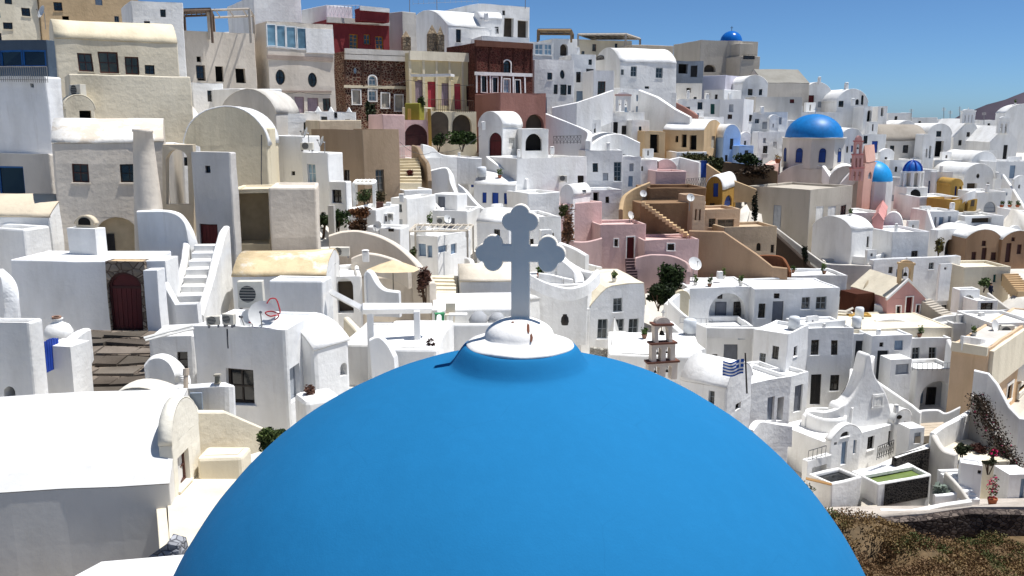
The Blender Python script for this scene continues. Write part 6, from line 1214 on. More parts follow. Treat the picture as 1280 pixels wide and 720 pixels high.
# bougainvillea on the right
path_ = smooth_path([pt(*q) for q in ((1218, 494, 61.4), (1226, 503, 60.9), (1236, 524, 60.2), (1250, 550, 59.2), (1266, 574, 58.4), (1292, 604, 57.4))], 8)
T = thing('bougainvillea', 'long dark bougainvillea vine trailing down the tall grey wall', 'vine', path_[-1]); lm, fm, sm = MB(), MB(), MB(); rng = random.Random(21)
for a, b in zip(path_, path_[1:]): sm.bar(a - Vector((0, .3, .05)), b - Vector((0, .3, .05)), .04, 5)
for q in range(4600):
    p = rng.choice(path_) + Vector((rng.gauss(0, .3), -.3 + rng.gauss(0, .16), -abs(rng.gauss(0, .75)) + .25 + .25 * noise.noise(Vector((q * .01, 0, 0))))); a = Vector((rng.gauss(0, 1), rng.gauss(0, 1), rng.gauss(0, 1))).normalized(); b = a.cross(Vector((rng.gauss(0, 1), rng.gauss(0, 1), rng.gauss(0, 1)))).normalized(); k = rng.uniform(.04, .1)
    (fm if rng.random() < .025 else lm).add([p - a * k, p + b * k * .6, p + a * k, p - b * k * .6], [(0, 1, 2, 3)])
lm.build('foliage', leafmat('231f18', '4a3a2c'), T); fm.build('blossom', leafmat('a83a62', 'a83a62'), T); sm.build('stem', paint('3a2c22', .9), T)
bush('shrub', 'dark potted shrubs on the pale paved yard', 1204, 560, 57.6, 9, 8, 400, ('1a2114', '333c22'), .1)
bush('shrub', 'red leaved shrub at the back of the paved yard', 1226, 560, 59.4, 10, 7, 300, ('2f1f1a', '5a352c'), .1)
bush('bougainvillea', 'magenta bougainvillea on the terrace block', 1241, 565, 54.6, 5, 6, 120, ('3a3a24', '4a4a2a'), .1, fl=('c4245f', 160))
pot('potted_plant', 'terracotta pot with magenta bougainvillea by the path', 1240, 632, 53.4, 6, 11, ('3a3a24', '4a4a2a'), 'c4245f', ph=.9)
bush('agave', 'spiky grey agave behind the bench wall', 1176, 612, 54.8, 7, 7, 90, ('6b766a', '8a958a'), .25, cat='agave')
bush('shrub', 'dark plants along the white terrace block edge', 1238, 578, 54, 9, 3.5, 160, ('22281a', '3f4228'), .1)
# curly iron railing at the villa, rail on the pool niche
railing('curly black stair railing at the villa windows', (1096, 575, 57), (1116, 566, 57.8), .9, 7, '2d2d2e', cross=True)
railing('thin wire railing on the pool niche roof', (1010, 577, 57.2), (1032, 570, 57.6), .7, 4, '4a4c50')
railing('thin dark railing on the loggia terrace', (850, 404, 69.4), (890, 407, 69.2), .5, 6, '9a9ca0')
railing('balcony railing with thin bars on the yellow house', (535, 138, 88.2), (592, 140, 87.6), 1.1, 22, '5a4a40')
railing('white roof railing on the maroon house', (408, 22, 98.2), (450, 22, 99), 1.3, 9, 'c9ccd0', cross=True)
railing('grey rail along the skyline house roof', (516, 6, 118), (597, 2, 117), 1., 12, '9a9da0')
railing('white baluster rail at the head of the tan stairs', (497, 197, 79), (513, 196, 79.6), 1., 7, 'd8d4cc')
railing('iron fence with curls beside the pink cube', (858, 234, 92), (882, 233, 92), .9, 8, '55585c', cross=True)
railing('short dark rail on the tall beige block', (927, 73, 137), (945, 72, 137), .5, 4, '4a4440')
# slatted sunroof and pergolas on the skyline
P = [pt(x, y, d) for x, y, d in ((722, 56, 127), (782, 60, 127), (800, 62, 134), (740, 56, 134))]; pergola('slatted grey sunroof on the skyline', P, pt(722, 43, 127).z, 'a8a29a', 8, post=.14, cloth='9a948c')
P = [pt(x, y, d) for x, y, d in ((672, 52, 112), (714, 52, 112), (716, 50, 117), (674, 50, 117))]; pergola('brown slatted roof above the arched niche house', P, pt(672, 38, 112).z, '8a7458', 6, post=.12, cloth='8f7a5c')
P = [pt(x, y, d) for x, y, d in ((262, 48, 80), (314, 52, 79), (318, 46, 84), (268, 42, 85))]; pergola('thin timber frame on the unfinished beige house', P, pt(262, 14, 80).z, 'b5aca0', 3, post=.1)
P = [pt(x, y, d) for x, y, d in ((229, 52, 78), (266, 52, 77.5), (268, 46, 81), (232, 46, 82))]; pergola('scaffold like timber frame with a dark screen beside the white cube', P, pt(229, 14, 78).z, '6e5d50', 6, post=.09, cloth='55463c')
T = thing('canopy', 'white plaster canopy over the yellow house doors', 'canopy', pt(516, 95, 89.4)); A, B = pt(516, 95, 89.2), pt(566, 99, 88.4); fr, ln, d_, _ = frame_of(A, B); MB().fbox(fr, 0, ln, A.z - .1, A.z + .15, -.6, .75).build('slab', W('white2'), T)
for u in (.2, ln - .2): MB().fbox(fr, u - .1, u + .1, A.z - .5, A.z - .1, -.5, .3).build('bracket', W('yellow'), T)
# facade trim
def trim(lbl, face, bits, col, nm='trim', pr=.06):
    h = HOUSES[lbl]; fr = h['f' + face][0]; c, u_ = h['c1'], (h['ul'] if face == 'L' else h['ur'])
    for (x0, y0, x1, y1) in bits:
        s0, z0 = hit(x0, y1, c, u_); s1, z1 = hit(x1, y0, c, u_)
        if face == 'L': s0, s1 = h['dl'] - s0, h['dl'] - s1
        MB().fbox(fr, s0, s1, z0, z1, -.01, pr).build(nm, W(col) if len(col) != 7 else paint(col[1:]), h['T'])
YH = 'yellow neoclassical house with red doors and a balcony'
trim(YH, 'R', [(511, 67, 593, 70), (511, 73, 593, 75)], 'cream2', 'cornice', .25); trim(YH, 'R', [(x, 76, x + 1.6, 150) for x in (512, 529, 545, 561, 577, 591)], 'cream', 'pilaster', .1)
BH = 'dark brick house with an arched white fanlight and buff cornice'
trim(BH, 'R', [(430, 64, 512, 67), (430, 71, 512, 74)], 'ash', 'cornice', .3); trim(BH, 'R', [(430, 108, 511, 110)], 'cream', 'band', .1); trim(BH, 'R', [(x, 75, x + 1.2, 108) for x in (430.5, 453, 475, 492, 510)], '5a4338', 'pilaster', .08)
MH = 'dark brick mansion with a white arched attic window'
trim(MH, 'R', [(593, 54, 665, 58)], '6b4a3e', 'cornice', .25); trim(MH, 'R', [(593, 92, 665, 94)], 'white', 'band', .1); trim(MH, 'R', [(x, 60, x + 1.5, 91) for x in (594, 611, 627.5, 641, 655, 663)], '4a2c26', 'pilaster', .08); trim(MH, 'R', [(x, 94, x + 1.6, 116) for x in (595, 612, 626, 640.5, 655)], 'white', 'pilaster', .08)
RH = 'pale house with a glass band and two round windows'
trim(RH, 'R', [(334, 72, 416, 74), (340, 114, 414, 115)], 'a8988c', 'string_course', .12); trim(RH, 'R', [(383, 37, 416, 66)], 'white', 'panel', .1)
for i, (x0, x1) in enumerate(((334, 344.5), (346, 356.5), (358, 370), (372, 383))):
    h = HOUSES[RH]; s0, z0 = hit(x0, 58 + i * 1.2, h['c1'], h['ur']); s1, z1 = hit(x1, 30 + i * 1.6, h['c1'], h['ur']); opening(h['fR'][0], h['T'], 'V', s0, z0, s1, z1, .1, W('white'), cut=False)
trim('maroon house with orange framed windows', 'R', [(408, 26, 486, 28)], 'ash', 'cornice', .25)
trim('maroon upper storey with a white coping', 'R', [(450, 10, 486, 13)], 'white', 'coping', .15)
trim('peach house with a flat pale roof and white window trim', 'R', [(1237, 434, 1300, 439)], 'cream2', 'cornice', .3); trim('peach house with a flat pale roof and white window trim', 'R', [(1236.5, 440, 1241, 520)], 'white', 'corner_strip', .05)
trim('peach house with a flat pale roof and white window trim', 'L', [(1190, 434, 1236, 438)], 'cream2', 'cornice', .25)
# pink chapel gable trim
h = HOUSES['pink chapel with a white trimmed gable and red door']; fr = h['fR'][0]; w_ = h['dr']; z1 = h['z1']; ap = z1 + 1.55
for s in (0, 1):
    a, b = (-.1 if not s else w_ + .1, z1 - .15), (w_ / 2, ap + .08); m_ = MB(); m_.ext([Vector(fr(a[0], a[1], .1)), Vector(fr(b[0], b[1], .1)), Vector(fr(b[0], b[1] + .2, .1)), Vector(fr(a[0], a[1] + .2, .1))], Vector(fr(0, 0, -.25)) - Vector(fr(0, 0, 0))); m_.build('gable_trim', W('white'), h['T'])
# greek flag
A = pt(933.5, 492, 39.6); B = pt(931, 442, 39.6); T = thing('flag', 'blue and white striped flag with a cross on a dark pole', 'flag', A); MB().bar(A, B, .04, 8).build('pole', paint('3a3634', .5), T)
k = 39.6 / F; fw, fh = 26 * k, 19 * k; nx_, ny_ = 27, 18; me = bpy.data.meshes.new('cloth'); vs, fs, mi = [], [], []
for j in range(ny_ + 1):
    for i in range(nx_ + 1):
        u, v = i / nx_, j / ny_; vs.append((B.x - u * fw * .97 - .02 - A.x, B.y + .12 * u * math.sin(7 * u + 2 * v) + .06 * u - A.y, B.z - .28 - v * fh - u * .12 + .05 * math.sin(6 * u + 1) - A.z))
for j in range(ny_):
    for i in range(nx_):
        fs.append((j * (nx_ + 1) + i, j * (nx_ + 1) + i + 1, (j + 1) * (nx_ + 1) + i + 1, (j + 1) * (nx_ + 1) + i)); blue = (j // 2) % 2 == 0
        if i < 10 and j < 10: blue = not (i in (4, 5) or j in (4, 5))
        mi.append(0 if blue else 1)
me.from_pydata(vs, [], fs); me.materials.append(paint('1f52a4', .9)); me.materials.append(paint('e4e4e4', .9))
for p_, q in zip(me.polygons, mi): p_.material_index = q; p_.use_smooth = True
o = bpy.data.objects.new('cloth', me); COL.objects.link(o); o.parent = T
# antennas on the skyline
for i, (x, y0, y1, d) in enumerate(((512, 14, -8, 117), (546, 8, -6, 117), (657, 6, -12, 118), (1180, 149, 134, 150), (1188, 150, 138, 152), (1200, 152, 133, 152), (1230, 152, 140, 154), (1139, 147, 136, 150))):
    A = pt(x, y0, d); B = pt(x, y1, d); T = thing('antenna', ('thin grey aerial on the large skyline house roof', 'thin aerial among the distant skyline houses')[i > 2], 'antenna', A, ('roof aerials on the large skyline house', 'aerials on the distant skyline')[i > 2]); m_ = MB().bar(A - Vector((0, 0, .5)), B, .05, 5); m_.build('mast', paint('77787a', .5), T)
    n_ = MB()
    for t in (.7, .8, .9): q = A.lerp(B, t); n_.bar(q - Vector((.35, 0, 0)), q + Vector((.35, 0, 0)), .025, 4)
    n_.build('crossbar', paint('77787a', .5), T)
# chimneys
for lb, x, y, d, w, h in (('twin tan chimney pots on the inner beige parapet', 457, 322, 47, 8, 10), ('white chimney on the skyline little vault', 608, 24, 111, 5, 8), ('white chimney on the white flat block above the pergola', 502, 250, 65, 6, 8), ('white chimney beside the round gable porch', 604, 160, 85, 5, 8), ('white chimney on the cream stub by the ridge', 1066, 130, 128, 4, 7), ('white chimney above the great loggia', 900, 346, 77, 6, 7), ('white chimney on the vaulted passage house', 1182, 420, 74, 6, 8), ('small chimney on the white villa bay', 1120, 512, 61, 5, 7), ('white chimney by the grey shutter gate', 1226, 398, 75, 6, 8), ('white chimney on the bullseye vault', 1246, 222, 119, 4, 7), ('white chimney beside the green door house', 884, 124, 117, 5, 7), ('white chimney on the blank wall house', 690, 190, 86, 5, 7)):
    chimney(lb, x, y, d, w, h, 'white')
# stone pillars of the ruined house
for i, (x, y, w, h, d) in enumerate(((541, 68, 12, 36, 101), (551, 68, 8, 34, 100.6), (508, 62, 10, 22, 103))):
    p = pt(x, y + 10, d); k = d / F; bm_ = MB(); w_ = w * k; h_ = (h + 10) * k
    bm_.box(p - Vector((0, 0, 1)), w_, w_, h_ * .75 + 1, .3); bm_.add([p + Vector((sx * w_ / 2, sy * w_ / 2, h_ * .75)) for sx, sy in ((-1, -1), (1, -1), (1, 1), (-1, 1))] + [p + Vector((0, 0, h_))], [(0, 1, 4), (1, 2, 4), (2, 3, 4), (3, 0, 4)])
    tag(recenter(bm_.build('ruin_pillar', RUB)), ('broad pointed stone pillar of the ruin behind the yellow house', 'slim pointed stone pillar of the ruin behind the yellow house', 'stone ruin stump beside the grey slab')[i], 'ruin')
# pointed white garden walls
for i, (x, w) in enumerate(((398, 9), (414, 9), (436, 8))):
    p = pt(x, 152, 79); k = 79 / F; fr, _, _, _ = frame_of(p, p.to_2d() + Vector((1, .15))); tag(recenter(MB().ext([Vector(fr(u * k, p.z + v * k, 0)) for u, v in ((-w, -6), (w, -6), (w, 8), (w * .3, 13), (0, 18), (-w * .3, 13), (-w, 8))], (0, .4, 0)).build('pointed_wall', W('white'))), ('pointed white wall top nearest the round windows'.replace('nearest', 'under'), 'middle pointed white wall top of the garden', 'pointed white wall top beside the brick house')[i], 'wall')
# olive planter and tiled balustrade
H('planter', 'olive green planter box on the tiled balcony', (506, 524, 530), (129, 142), 85, 20, '8d8a3c', cat='planter', par=.1, dr=.8)
for i, x in enumerate((510, 535)): H('post', ('ochre balustrade post by the olive planter', 'ochre balustrade post by the cream cellar')[i], (x, x + 4, None), (136, 154), 84.4, -10, 'ochre', cat='post', dr=.4, par=.01)
# ================================================================ people
def person(label, x, yfoot, D, h=1.7, top='20242e', legs='2b2b33', skin='c49a7c', hair='2a1d16', turn=0, arm_up=False):
    b = pt(x, yfoot, D); T = thing('person', label, 'person', b); V = []; E_ = []; Rr = []
    def v(p, r): V.append(p); Rr.append(r); return len(V) - 1
    s = h / 1.7; pel = v((0, 0, .95), .14); ch = v((0, 0, 1.2), .15); ns = v((0, 0, 1.42), .1); nk = v((0, -.01, 1.5), .055); hd = v((0, -.02, 1.6), .095); tp = v((0, -.01, 1.68), .07)
    E_ += [(pel, ch), (ch, ns), (ns, nk), (nk, hd), (hd, tp)]
    for sx in (-1, 1):
        hp = v((sx * .1, 0, .88), .1); kn = v((sx * .12, -.02, .48), .07); an = v((sx * .12, .01, .09), .045); ft = v((sx * .13, -.14, .04), .04); E_ += [(pel, hp), (hp, kn), (kn, an), (an, ft)]
        sh = v((sx * .19, 0, 1.4), .065); el = v((sx * .25, .04, 1.12), .05); wr = v((sx * .23, -.1, .9), .035); hn = v((sx * .22, -.15, .83), .035); E_ += [(ns, sh), (sh, el), (el, wr), (wr, hn)]
    me = bpy.data.meshes.new('body'); me.from_pydata([tuple(c * s for c in p) for p in V], E_, []); o = bpy.data.objects.new('body', me); COL.objects.link(o)
    o.modifiers.new('skin', 'SKIN'); sv_ = me.skin_vertices[0].data
    for i, r in enumerate(Rr): sv_[i].radius = (r * s, r * s)
    sv_[0].use_root = True; o.modifiers.new('sub', 'SUBSURF').levels = 2; o.modifiers['sub'].render_levels = 2
    m, n, bs = new_mat('clothes_' + top, .9, .1); g = nd(n, 'ShaderNodeTexCoord'); sp = nd(n, 'ShaderNodeSeparateXYZ'); n.links.new(g.outputs['Object'], sp.inputs[0]); dv = nd(n, 'ShaderNodeMath', operation='DIVIDE', i1=1.8 * s); n.links.new(sp.outputs[2], dv.inputs[0])
    r_ = ramp(n, [(0, lin('1d1a18')), (.06, lin(legs)), (.53, lin(top)), (.82, lin(skin))]); r_.color_ramp.interpolation = 'CONSTANT'; n.links.new(dv.outputs[0], r_.inputs[0]); n.links.new(r_.outputs[0], bs.inputs['Base Color']); me.materials.append(m)
    o.parent = T; o.rotation_euler = (0, 0, turn)
    MB().lathe(b + Vector((0, .02, 1.6 * s)), [(.1 * s, -.02), (.108 * s, .05), (.09 * s, .11), (.004, .135)], 12).build('hair', paint(hair, .8), T, smooth=True)
    return T
person('person in dark clothes standing behind the white cabin roof', 1237, 376, 83.5, 1.7, '1c2030', '22242c', turn=.4)
pot('potted_plant', 'dusty pink urn with a dark red plant on the sunlit terrace', 539, 446, 35.2, 5, 11, ('3a1f1a', '5a332a'), ph=.25, potc='c9a99c')

# roof clutter
for i, (x, y, d) in enumerate(((664, 66, 99), (722, 66, 107), (812, 112, 117), (860, 122, 116), (912, 122, 120), (952, 140, 118), (1024, 104, 133), (1058, 112, 131), (1150, 212, 116), (1176, 214, 115), (1234, 238, 108), (1190, 262, 100), (574, 196, 84), (648, 194, 85), (760, 186, 91), (1120, 288, 89.5), (1030, 410, 69.4), (1098, 418, 70.5), (505, 296, 60.4), (584, 294, 60.6))):
    chimney('stubby white roof chimney with a little cap near the ' + near_phrase(x, y, d), x, y, d, 3.2 + i % 3 * .7, 6 + i % 4, 'white', g='stubby white roof chimneys')
def cable(label, pts, sag=.5, r=.018):
    P = [pt(*p) for p in pts]; m_ = MB(); S = []
    for a, b in zip(P, P[1:]): S += [a.lerp(b, t / 8) - Vector((0, 0, sag * 4 * (t / 8) * (1 - t / 8))) for t in range(8)]
    S.append(P[-1])
    for a, b in zip(S, S[1:]): m_.bar(a, b, r, 4)
    tag(recenter(m_.build('cable', paint('3a3a3c', .6))), label, 'cable')
cable('dark cable strung along the pale round window house', [(333, 116, 81.6), (375, 114, 80.6), (415, 118, 79.6)], .15)
cable('thin cable across the yellow house cornice', [(430, 110, 87), (511, 100, 89), (592, 106, 88)], .3)
cable('thin cable over the white lane between brown house and stairs', [(499, 178, 66), (540, 190, 76), (600, 170, 84)], .5)
cable('drooping cable beside the tan gable', [(327, 168, 53.6), (327, 236, 53.4)], .0, .03)
cable('cable looped down the shuttered window house', [(285, 412, 29.9), (286, 436, 29.7)], .0, .025)
# ---------------------------------------------------------------- the hillside under everything
def terrain():
    xs = np.concatenate([np.linspace(-70, -48, 8)[:-1], np.linspace(-48, 100, 120), np.linspace(100, 160, 16)[1:]]); ys = np.concatenate([np.linspace(4, 80, 64)[:-1], np.linspace(80, 165, 60), np.linspace(165, 230, 14)[1:]])
    X, Y = np.meshgrid(xs, ys); num = np.zeros_like(X); den = np.zeros_like(X); cap = np.full(X.shape, 1e9)
    ctrl = []
    for poly, z in FOOT:
        p = np.array(poly); c = p.mean(0); ctrl.append((c[0], c[1], z, 1.0))
        for q in p[:2]: ctrl.append((q[0], q[1], z, .6))
    for (x, y, D) in CTRL: p = pt(x, y, D); ctrl.append((p.x, p.y, p.z, 1.5))
    for (x, y, z, w) in ctrl:
        d2 = (X - x) ** 2 + (Y - y) ** 2 + 1.0; k = w / d2 ** 2; num += k * z; den += k
    Z = num / den - .15
    def inside(poly, m):
        p = np.array(poly); c = p.mean(0); ins = np.ones(X.shape, bool); n = len(p)
        area = sum(p[i][0] * p[(i + 1) % n][1] - p[(i + 1) % n][0] * p[i][1] for i in range(n)); s = 1 if area > 0 else -1
        for i in range(n):
            a, b = p[i], p[(i + 1) % n]; e = b - a; L_ = np.hypot(*e) + 1e-9; ins &= s * (e[0] * (Y - a[1]) - e[1] * (X - a[0])) / L_ > -m
        return ins
    for poly, z in FOOT:
        i = inside(poly, 1.3); Z[i] = np.minimum(Z[i], z - .12)
    # never in front of what the photograph shows behind it
    cp, sp = math.cos(PITCH), math.sin(PITCH)
    for (x0, x1, yb, d) in VIS:
        for _ in range(2):
            dep = Y * cp - (Z - CZ) * sp; up = Y * sp + (Z - CZ) * cp; px = 640 + F * X / dep; py = 360 - F * up / dep
            m = (dep < d - .3) & (dep > 3) & (px > x0 - 3) & (px < x1 + 3) & (py < yb)
            if not m.any(): break
            k = (360 - yb) / F; zz = CZ + Y * (k * cp - sp) / (cp + k * sp); Z[m] = np.minimum(Z[m], zz[m] - .1)
    return X, Y, Z
CTRL = [(1040, 655, 53), (1160, 660, 53), (1280, 660, 54), (1100, 700, 47), (1280, 700, 47), (1060, 740, 42), (1290, 760, 42), (1000, 800, 36), (1300, 820, 36), (900, 900, 30), (640, 1100, 22), (300, 1000, 18), (800, 1100, 22), (1100, 1000, 27),
        (-100, 760, 20), (100, 800, 19), (250, 760, 20), (1400, 640, 60), (1400, 400, 80), (1400, 220, 125), (1400, 700, 48), (-200, 300, 45), (-200, 100, 70), (640, 60, 140), (900, 130, 165), (1100, 165, 190), (1300, 175, 200), (300, 40, 130), (0, 30, 110)]
TX, TY, TZ = terrain()
def ground_z(x, y):
    i = min(max(np.searchsorted(TX[0], x) - 1, 0), TX.shape[1] - 2); j = min(max(np.searchsorted(TY[:, 0], y) - 1, 0), TY.shape[0] - 2)
    a = (x - TX[0][i]) / (TX[0][i + 1] - TX[0][i]); b = (y - TY[j, 0]) / (TY[j + 1, 0] - TY[j, 0])
    return float((TZ[j, i] * (1 - a) + TZ[j, i + 1] * a) * (1 - b) + (TZ[j + 1, i] * (1 - a) + TZ[j + 1, i + 1] * a) * b)
ny, nx = TX.shape
me = bpy.data.meshes.new('hillside'); me.from_pydata([(float(TX[j, i]), float(TY[j, i]), float(TZ[j, i])) for j in range(ny) for i in range(nx)], [], [(j * nx + i, j * nx + i + 1, (j + 1) * nx + i + 1, (j + 1) * nx + i) for j in range(ny - 1) for i in range(nx - 1)])
hill = bpy.data.objects.new('hillside', me); COL.objects.link(hill); struct(hill)
me.materials.append(plaster('cfcac1', .2, .5)); me.materials.append(leafmat('54452f', '6e5a40'))
me.materials.append(plaster('8f887c', .25, .8))  # grey for the unseen near ground, set to weaken bounce light on the near house
for p in me.polygons:
    c = p.center; x, y, d = proj(c); p.use_smooth = True
    if (d < 56 and y > 640 and x > 900) or (c.x > 0 and c.y < 48 and c.z < CZ - 16): p.material_index = 1
    elif c.y < 20: p.material_index = 2
# outer land falling to the sea, the sea itself, far island
me = bpy.data.meshes.new('caldera_slope'); R_ = [(-70, 4), (160, 4), (160, 230), (-70, 230)]
outer = [(-700, -500), (900, -500), (900, 900), (-700, 900)]
zc = [float(TZ[0, 0]), float(TZ[0, -1]), float(TZ[-1, -1]), float(TZ[-1, 0])]
vs = [(x, y, z - 1.5) for (x, y), z in zip(R_, zc)] + [(x, y, -88) for x, y in outer]
me.from_pydata(vs, [], [(i, (i + 1) % 4, 4 + (i + 1) % 4, 4 + i) for i in range(4)]); o = bpy.data.objects.new('caldera_slope', me); COL.objects.link(o); me.materials.append(leafmat('5a4a3a', '7d6a50')); struct(o)
m, n, b = new_mat('sea_water', .12, .5); b.inputs['Base Color'].default_value = (.01, .05, .11, 1)
o = MB().add([(-14000, -14000, -80), (14000, -14000, -80), (14000, 14000, -80), (-14000, 14000, -80)], [(0, 1, 2, 3)]).build('sea', m); struct(o)
# ---------------------------------------------------------------- path, scrub, island
P = [pt(x, y, d) for x, y, d in ((985, 660, 50.5), (1040, 648, 51.3), (1100, 647, 51.4), (1160, 641, 51.6), (1215, 634, 51.8), (1320, 634, 52), (1320, 622, 55.5), (1215, 624, 55), (1160, 632, 54.4), (1100, 632, 54.4), (1040, 634, 54), (985, 640, 53))]
zz = [p.z for p in P]; o = MB().ext(P, (0, 0, -.5)).build('path', plaster('b5aca2', .25, .8)); struct(o)
for p in P[:6]: pass
sb = MB(); rng = random.Random(11); cols = [('6a5238', '80664a'), ('55522f', '68633c'), ('75603f', '8c7450'), ('434a28', '555c34')]
groups = [MB() for _ in cols]; n_ = 0
while n_ < 300:
    x = rng.uniform(985, 1330); y = rng.uniform(664, 800); d = 52 - (y - 650) * .105
    q = pt(x, y, d); z = ground_z(q.x, q.y); n_ += 1; c = rng.choices(range(4), (6, 2, 4, 1.4))[0]; r = rng.uniform(.4, 1.15); fl = rng.uniform(.45, .8)
    for _ in range(int(480 * r)):
        v = Vector((rng.gauss(0, 1), rng.gauss(0, 1), abs(rng.gauss(0, 1)))).normalized() * r * rng.random() ** .4; v.z *= fl; p = Vector((q.x, q.y, z - .05)) + v
        a = (v * .6 + Vector((rng.gauss(0, .4), rng.gauss(0, .4), rng.gauss(.1, .4)))).normalized(); b = a.cross(Vector((rng.gauss(0, 1), rng.gauss(0, 1), .2))).normalized(); s = rng.uniform(.03, .065)
        groups[c].add([p - a * s, p + b * s * .6, p + a * s * 1.4, p - b * s * .6], [(0, 1, 2, 3)])
names = ('dry_scrub', 'green_scrub', 'straw_scrub', 'dark_scrub'); labs = ('dry brown scrub covering the slope below the path', 'dull green bushes among the dry slope scrub', 'straw coloured grass on the slope below the path', 'dark green shrubs scattered over the dry slope')
for g, c, nm, lb in zip(groups, cols, names, labs):
    o = g.build(nm, leafmat(*c)); o['kind'] = 'stuff'; o['label'] = lb
# finial of a hidden blue cupola in the scrub
p = pt(1133, 724, 46); T = thing('finial', 'little white finial on a blue cupola among the scrub', 'finial', p - Vector((0, 0, 1))); k = 46 / F
dome(T, p - Vector((0, 0, .2)), 8 * k, '1f6fc0', 16, 'cupola'); cyl(T, p - Vector((0, 0, 1.6)), 7.5 * k, 1.4, W('white'), 'drum', 12); MB().lathe(p, [(3 * k, 0), (2.4 * k, 8 * k), (1.4 * k, 12 * k), (1.8 * k, 15 * k), (.01, 18 * k)], 10).build('spike', W('white'), T)
# dark island across the water
vs, fs = [], []; n = 60
for i in range(n + 1):
    x = 1140 + 700 * i / n; t = i / n; y = 153 - 36 * min(1, max(0, (x - 1190) / 95)) ** .75 - 14 * t + 3 * noise.noise(Vector((i * .35, 0, 0)))
    if x < 1190: y = 156
    D = 1500; p = pt(x, y, D); vs += [(p.x, p.y, -85), (p.x, p.y, p.z), (p.x, p.y + 500, -85)]
for i in range(n):
    for j in range(2): fs.append((i * 3 + j, i * 3 + j + 1, i * 3 + 4 + j, i * 3 + 3 + j))
m, nn, bs = new_mat('island_rock', .95, .1); g_ = nd(nn, 'ShaderNodeNewGeometry'); n1 = nd(nn, 'ShaderNodeTexNoise', i2=.02, i3=8.); nn.links.new(g_.outputs['Position'], n1.inputs['Vector']); r1 = ramp(nn, [(.3, lin('3f3a44')), (.7, lin('57505a'))]); nn.links.new(n1.outputs[0], r1.inputs[0]); nn.links.new(r1.outputs[0], bs.inputs['Base Color'])
o = MB().add(vs, fs).build('island', m, None, smooth=True); struct(o)

# ---------------------------------------------------------------- little rooms, parapets and clutter standing on the roofs, terraces and lanes in view
bpy.context.view_layer.update(); DG = bpy.context.evaluated_depsgraph_get(); rng = random.Random(4); taken = []
def surface(x, y):
    ok, loc, nrm, _, ob, _ = scene.ray_cast(DG, CAM, ray(x, y).normalized())
    return (loc.copy(), nrm.copy(), ob) if ok else (None, None, None)
def free(x, y, m): return all(abs(x - a) > m or abs(y - b) > m * .7 for a, b in taken)
GUARD = ('window', 'pane', 'door', 'board', 'shutter', 'opening', 'door_frame', 'surround', 'pillar', 'arch', 'bell', 'dome', 'cupola', 'column', 'crown', 'foliage', 'blossom', 'step', 'cloth', 'gable_trim', 'trunk', 'reflector', 'drum', 'swoop', 'fan', 'casing', 'rail', 'baluster', 'beam', 'canopy')
def clear(x, y, D, wm, hm):
    k = F / D
    for i in range(6):
        for j in range(6):
            o = surface(x + (i / 5 - .5) * wm * k * 1.2, y + 2 - j / 5 * hm * k * 1.15)[2]
            if o is None or o.name.split('.')[0] in GUARD or (o.parent and o.parent.get('category') in ('chapel', 'church', 'tower', 'villa', 'flag', 'person', 'belfry', 'pool')): return False
    return True
def block(T, p, w, d, h, rot, mat, name): return MB().box(p - Vector((0, 0, .25)), w, d, h + .25, rot).build(name, mat, T, bevel=.06)
def little_room(p, D, x):
    w, h, rot = rng.uniform(1.6, 3.0), rng.uniform(1.3, 2.3), rng.uniform(-.5, .5); T = thing('roof_room', 'little white rooftop room with one opening on ' + WHERE, 'roof room', p, 'little rooftop rooms'); d = rng.uniform(1.4, 2.2); m = W(rng.choice(('white', 'white2', 'cool')))
    c = p + Vector((0, d / 2, 0)); block(T, c, w, d, h, rot, m, 'wall'); ca, sa = math.cos(rot), math.sin(rot); f = lambda u, v, q: (c.x + (u - w / 2) * ca - (-d / 2 - q) * sa, c.y + (u - w / 2) * sa + (-d / 2 - q) * ca, p.z + v)
    if rng.random() < .45: MB().lathe(c + Vector((0, 0, h - .02)), [(w * .42, 0), (w * .36, w * .16), (w * .2, w * .26), (.01, w * .3)], 16).build('roof', m, T, smooth=True)
    st = rng.choice(('k', 'K', 'd', 'l', 'k', 'o')); u0 = w * rng.uniform(.15, .5); opening(f, T, st, u0, h * .12 if st in 'dlo' else h * .4, u0 + rng.uniform(.45, .75), h * .82, .1, m, cut=False)
def low_parapet(p, D, x):
    w, a = rng.uniform(1.5, 3.5), rng.uniform(-.9, .9); q = Vector((math.cos(a), math.sin(a), 0)) * w / 2; hh = rng.uniform(.4, .9); m_ = MB(); S = [p - q, p - q * .3 + Vector((0, .1, 0)), p + q * .4 - Vector((0, .1, 0)), p + q]
    for i_, (u, v) in enumerate(zip(S, S[1:])):
        n2 = Vector((-(v - u).y, (v - u).x, 0)).normalized() * .13; za, zb_ = hh * (1 - .2 * i_), hh * (1 - .2 * (i_ + 1)); m_.add([u - n2 - Vector((0, 0, .3)), v - n2 - Vector((0, 0, .3)), v + n2 - Vector((0, 0, .3)), u + n2 - Vector((0, 0, .3)), u - n2 + Vector((0, 0, za)), v - n2 + Vector((0, 0, zb_)), v + n2 + Vector((0, 0, zb_)), u + n2 + Vector((0, 0, za))], [(3, 2, 1, 0), (4, 5, 6, 7), (0, 1, 5, 4), (1, 2, 6, 5), (2, 3, 7, 6), (3, 0, 4, 7)])
    tag(recenter(m_.build('low_parapet', W('white'), None, bevel=.04)), 'low stepped whitewashed parapet on ' + WHERE, 'parapet', 'low parapets on roof terraces')
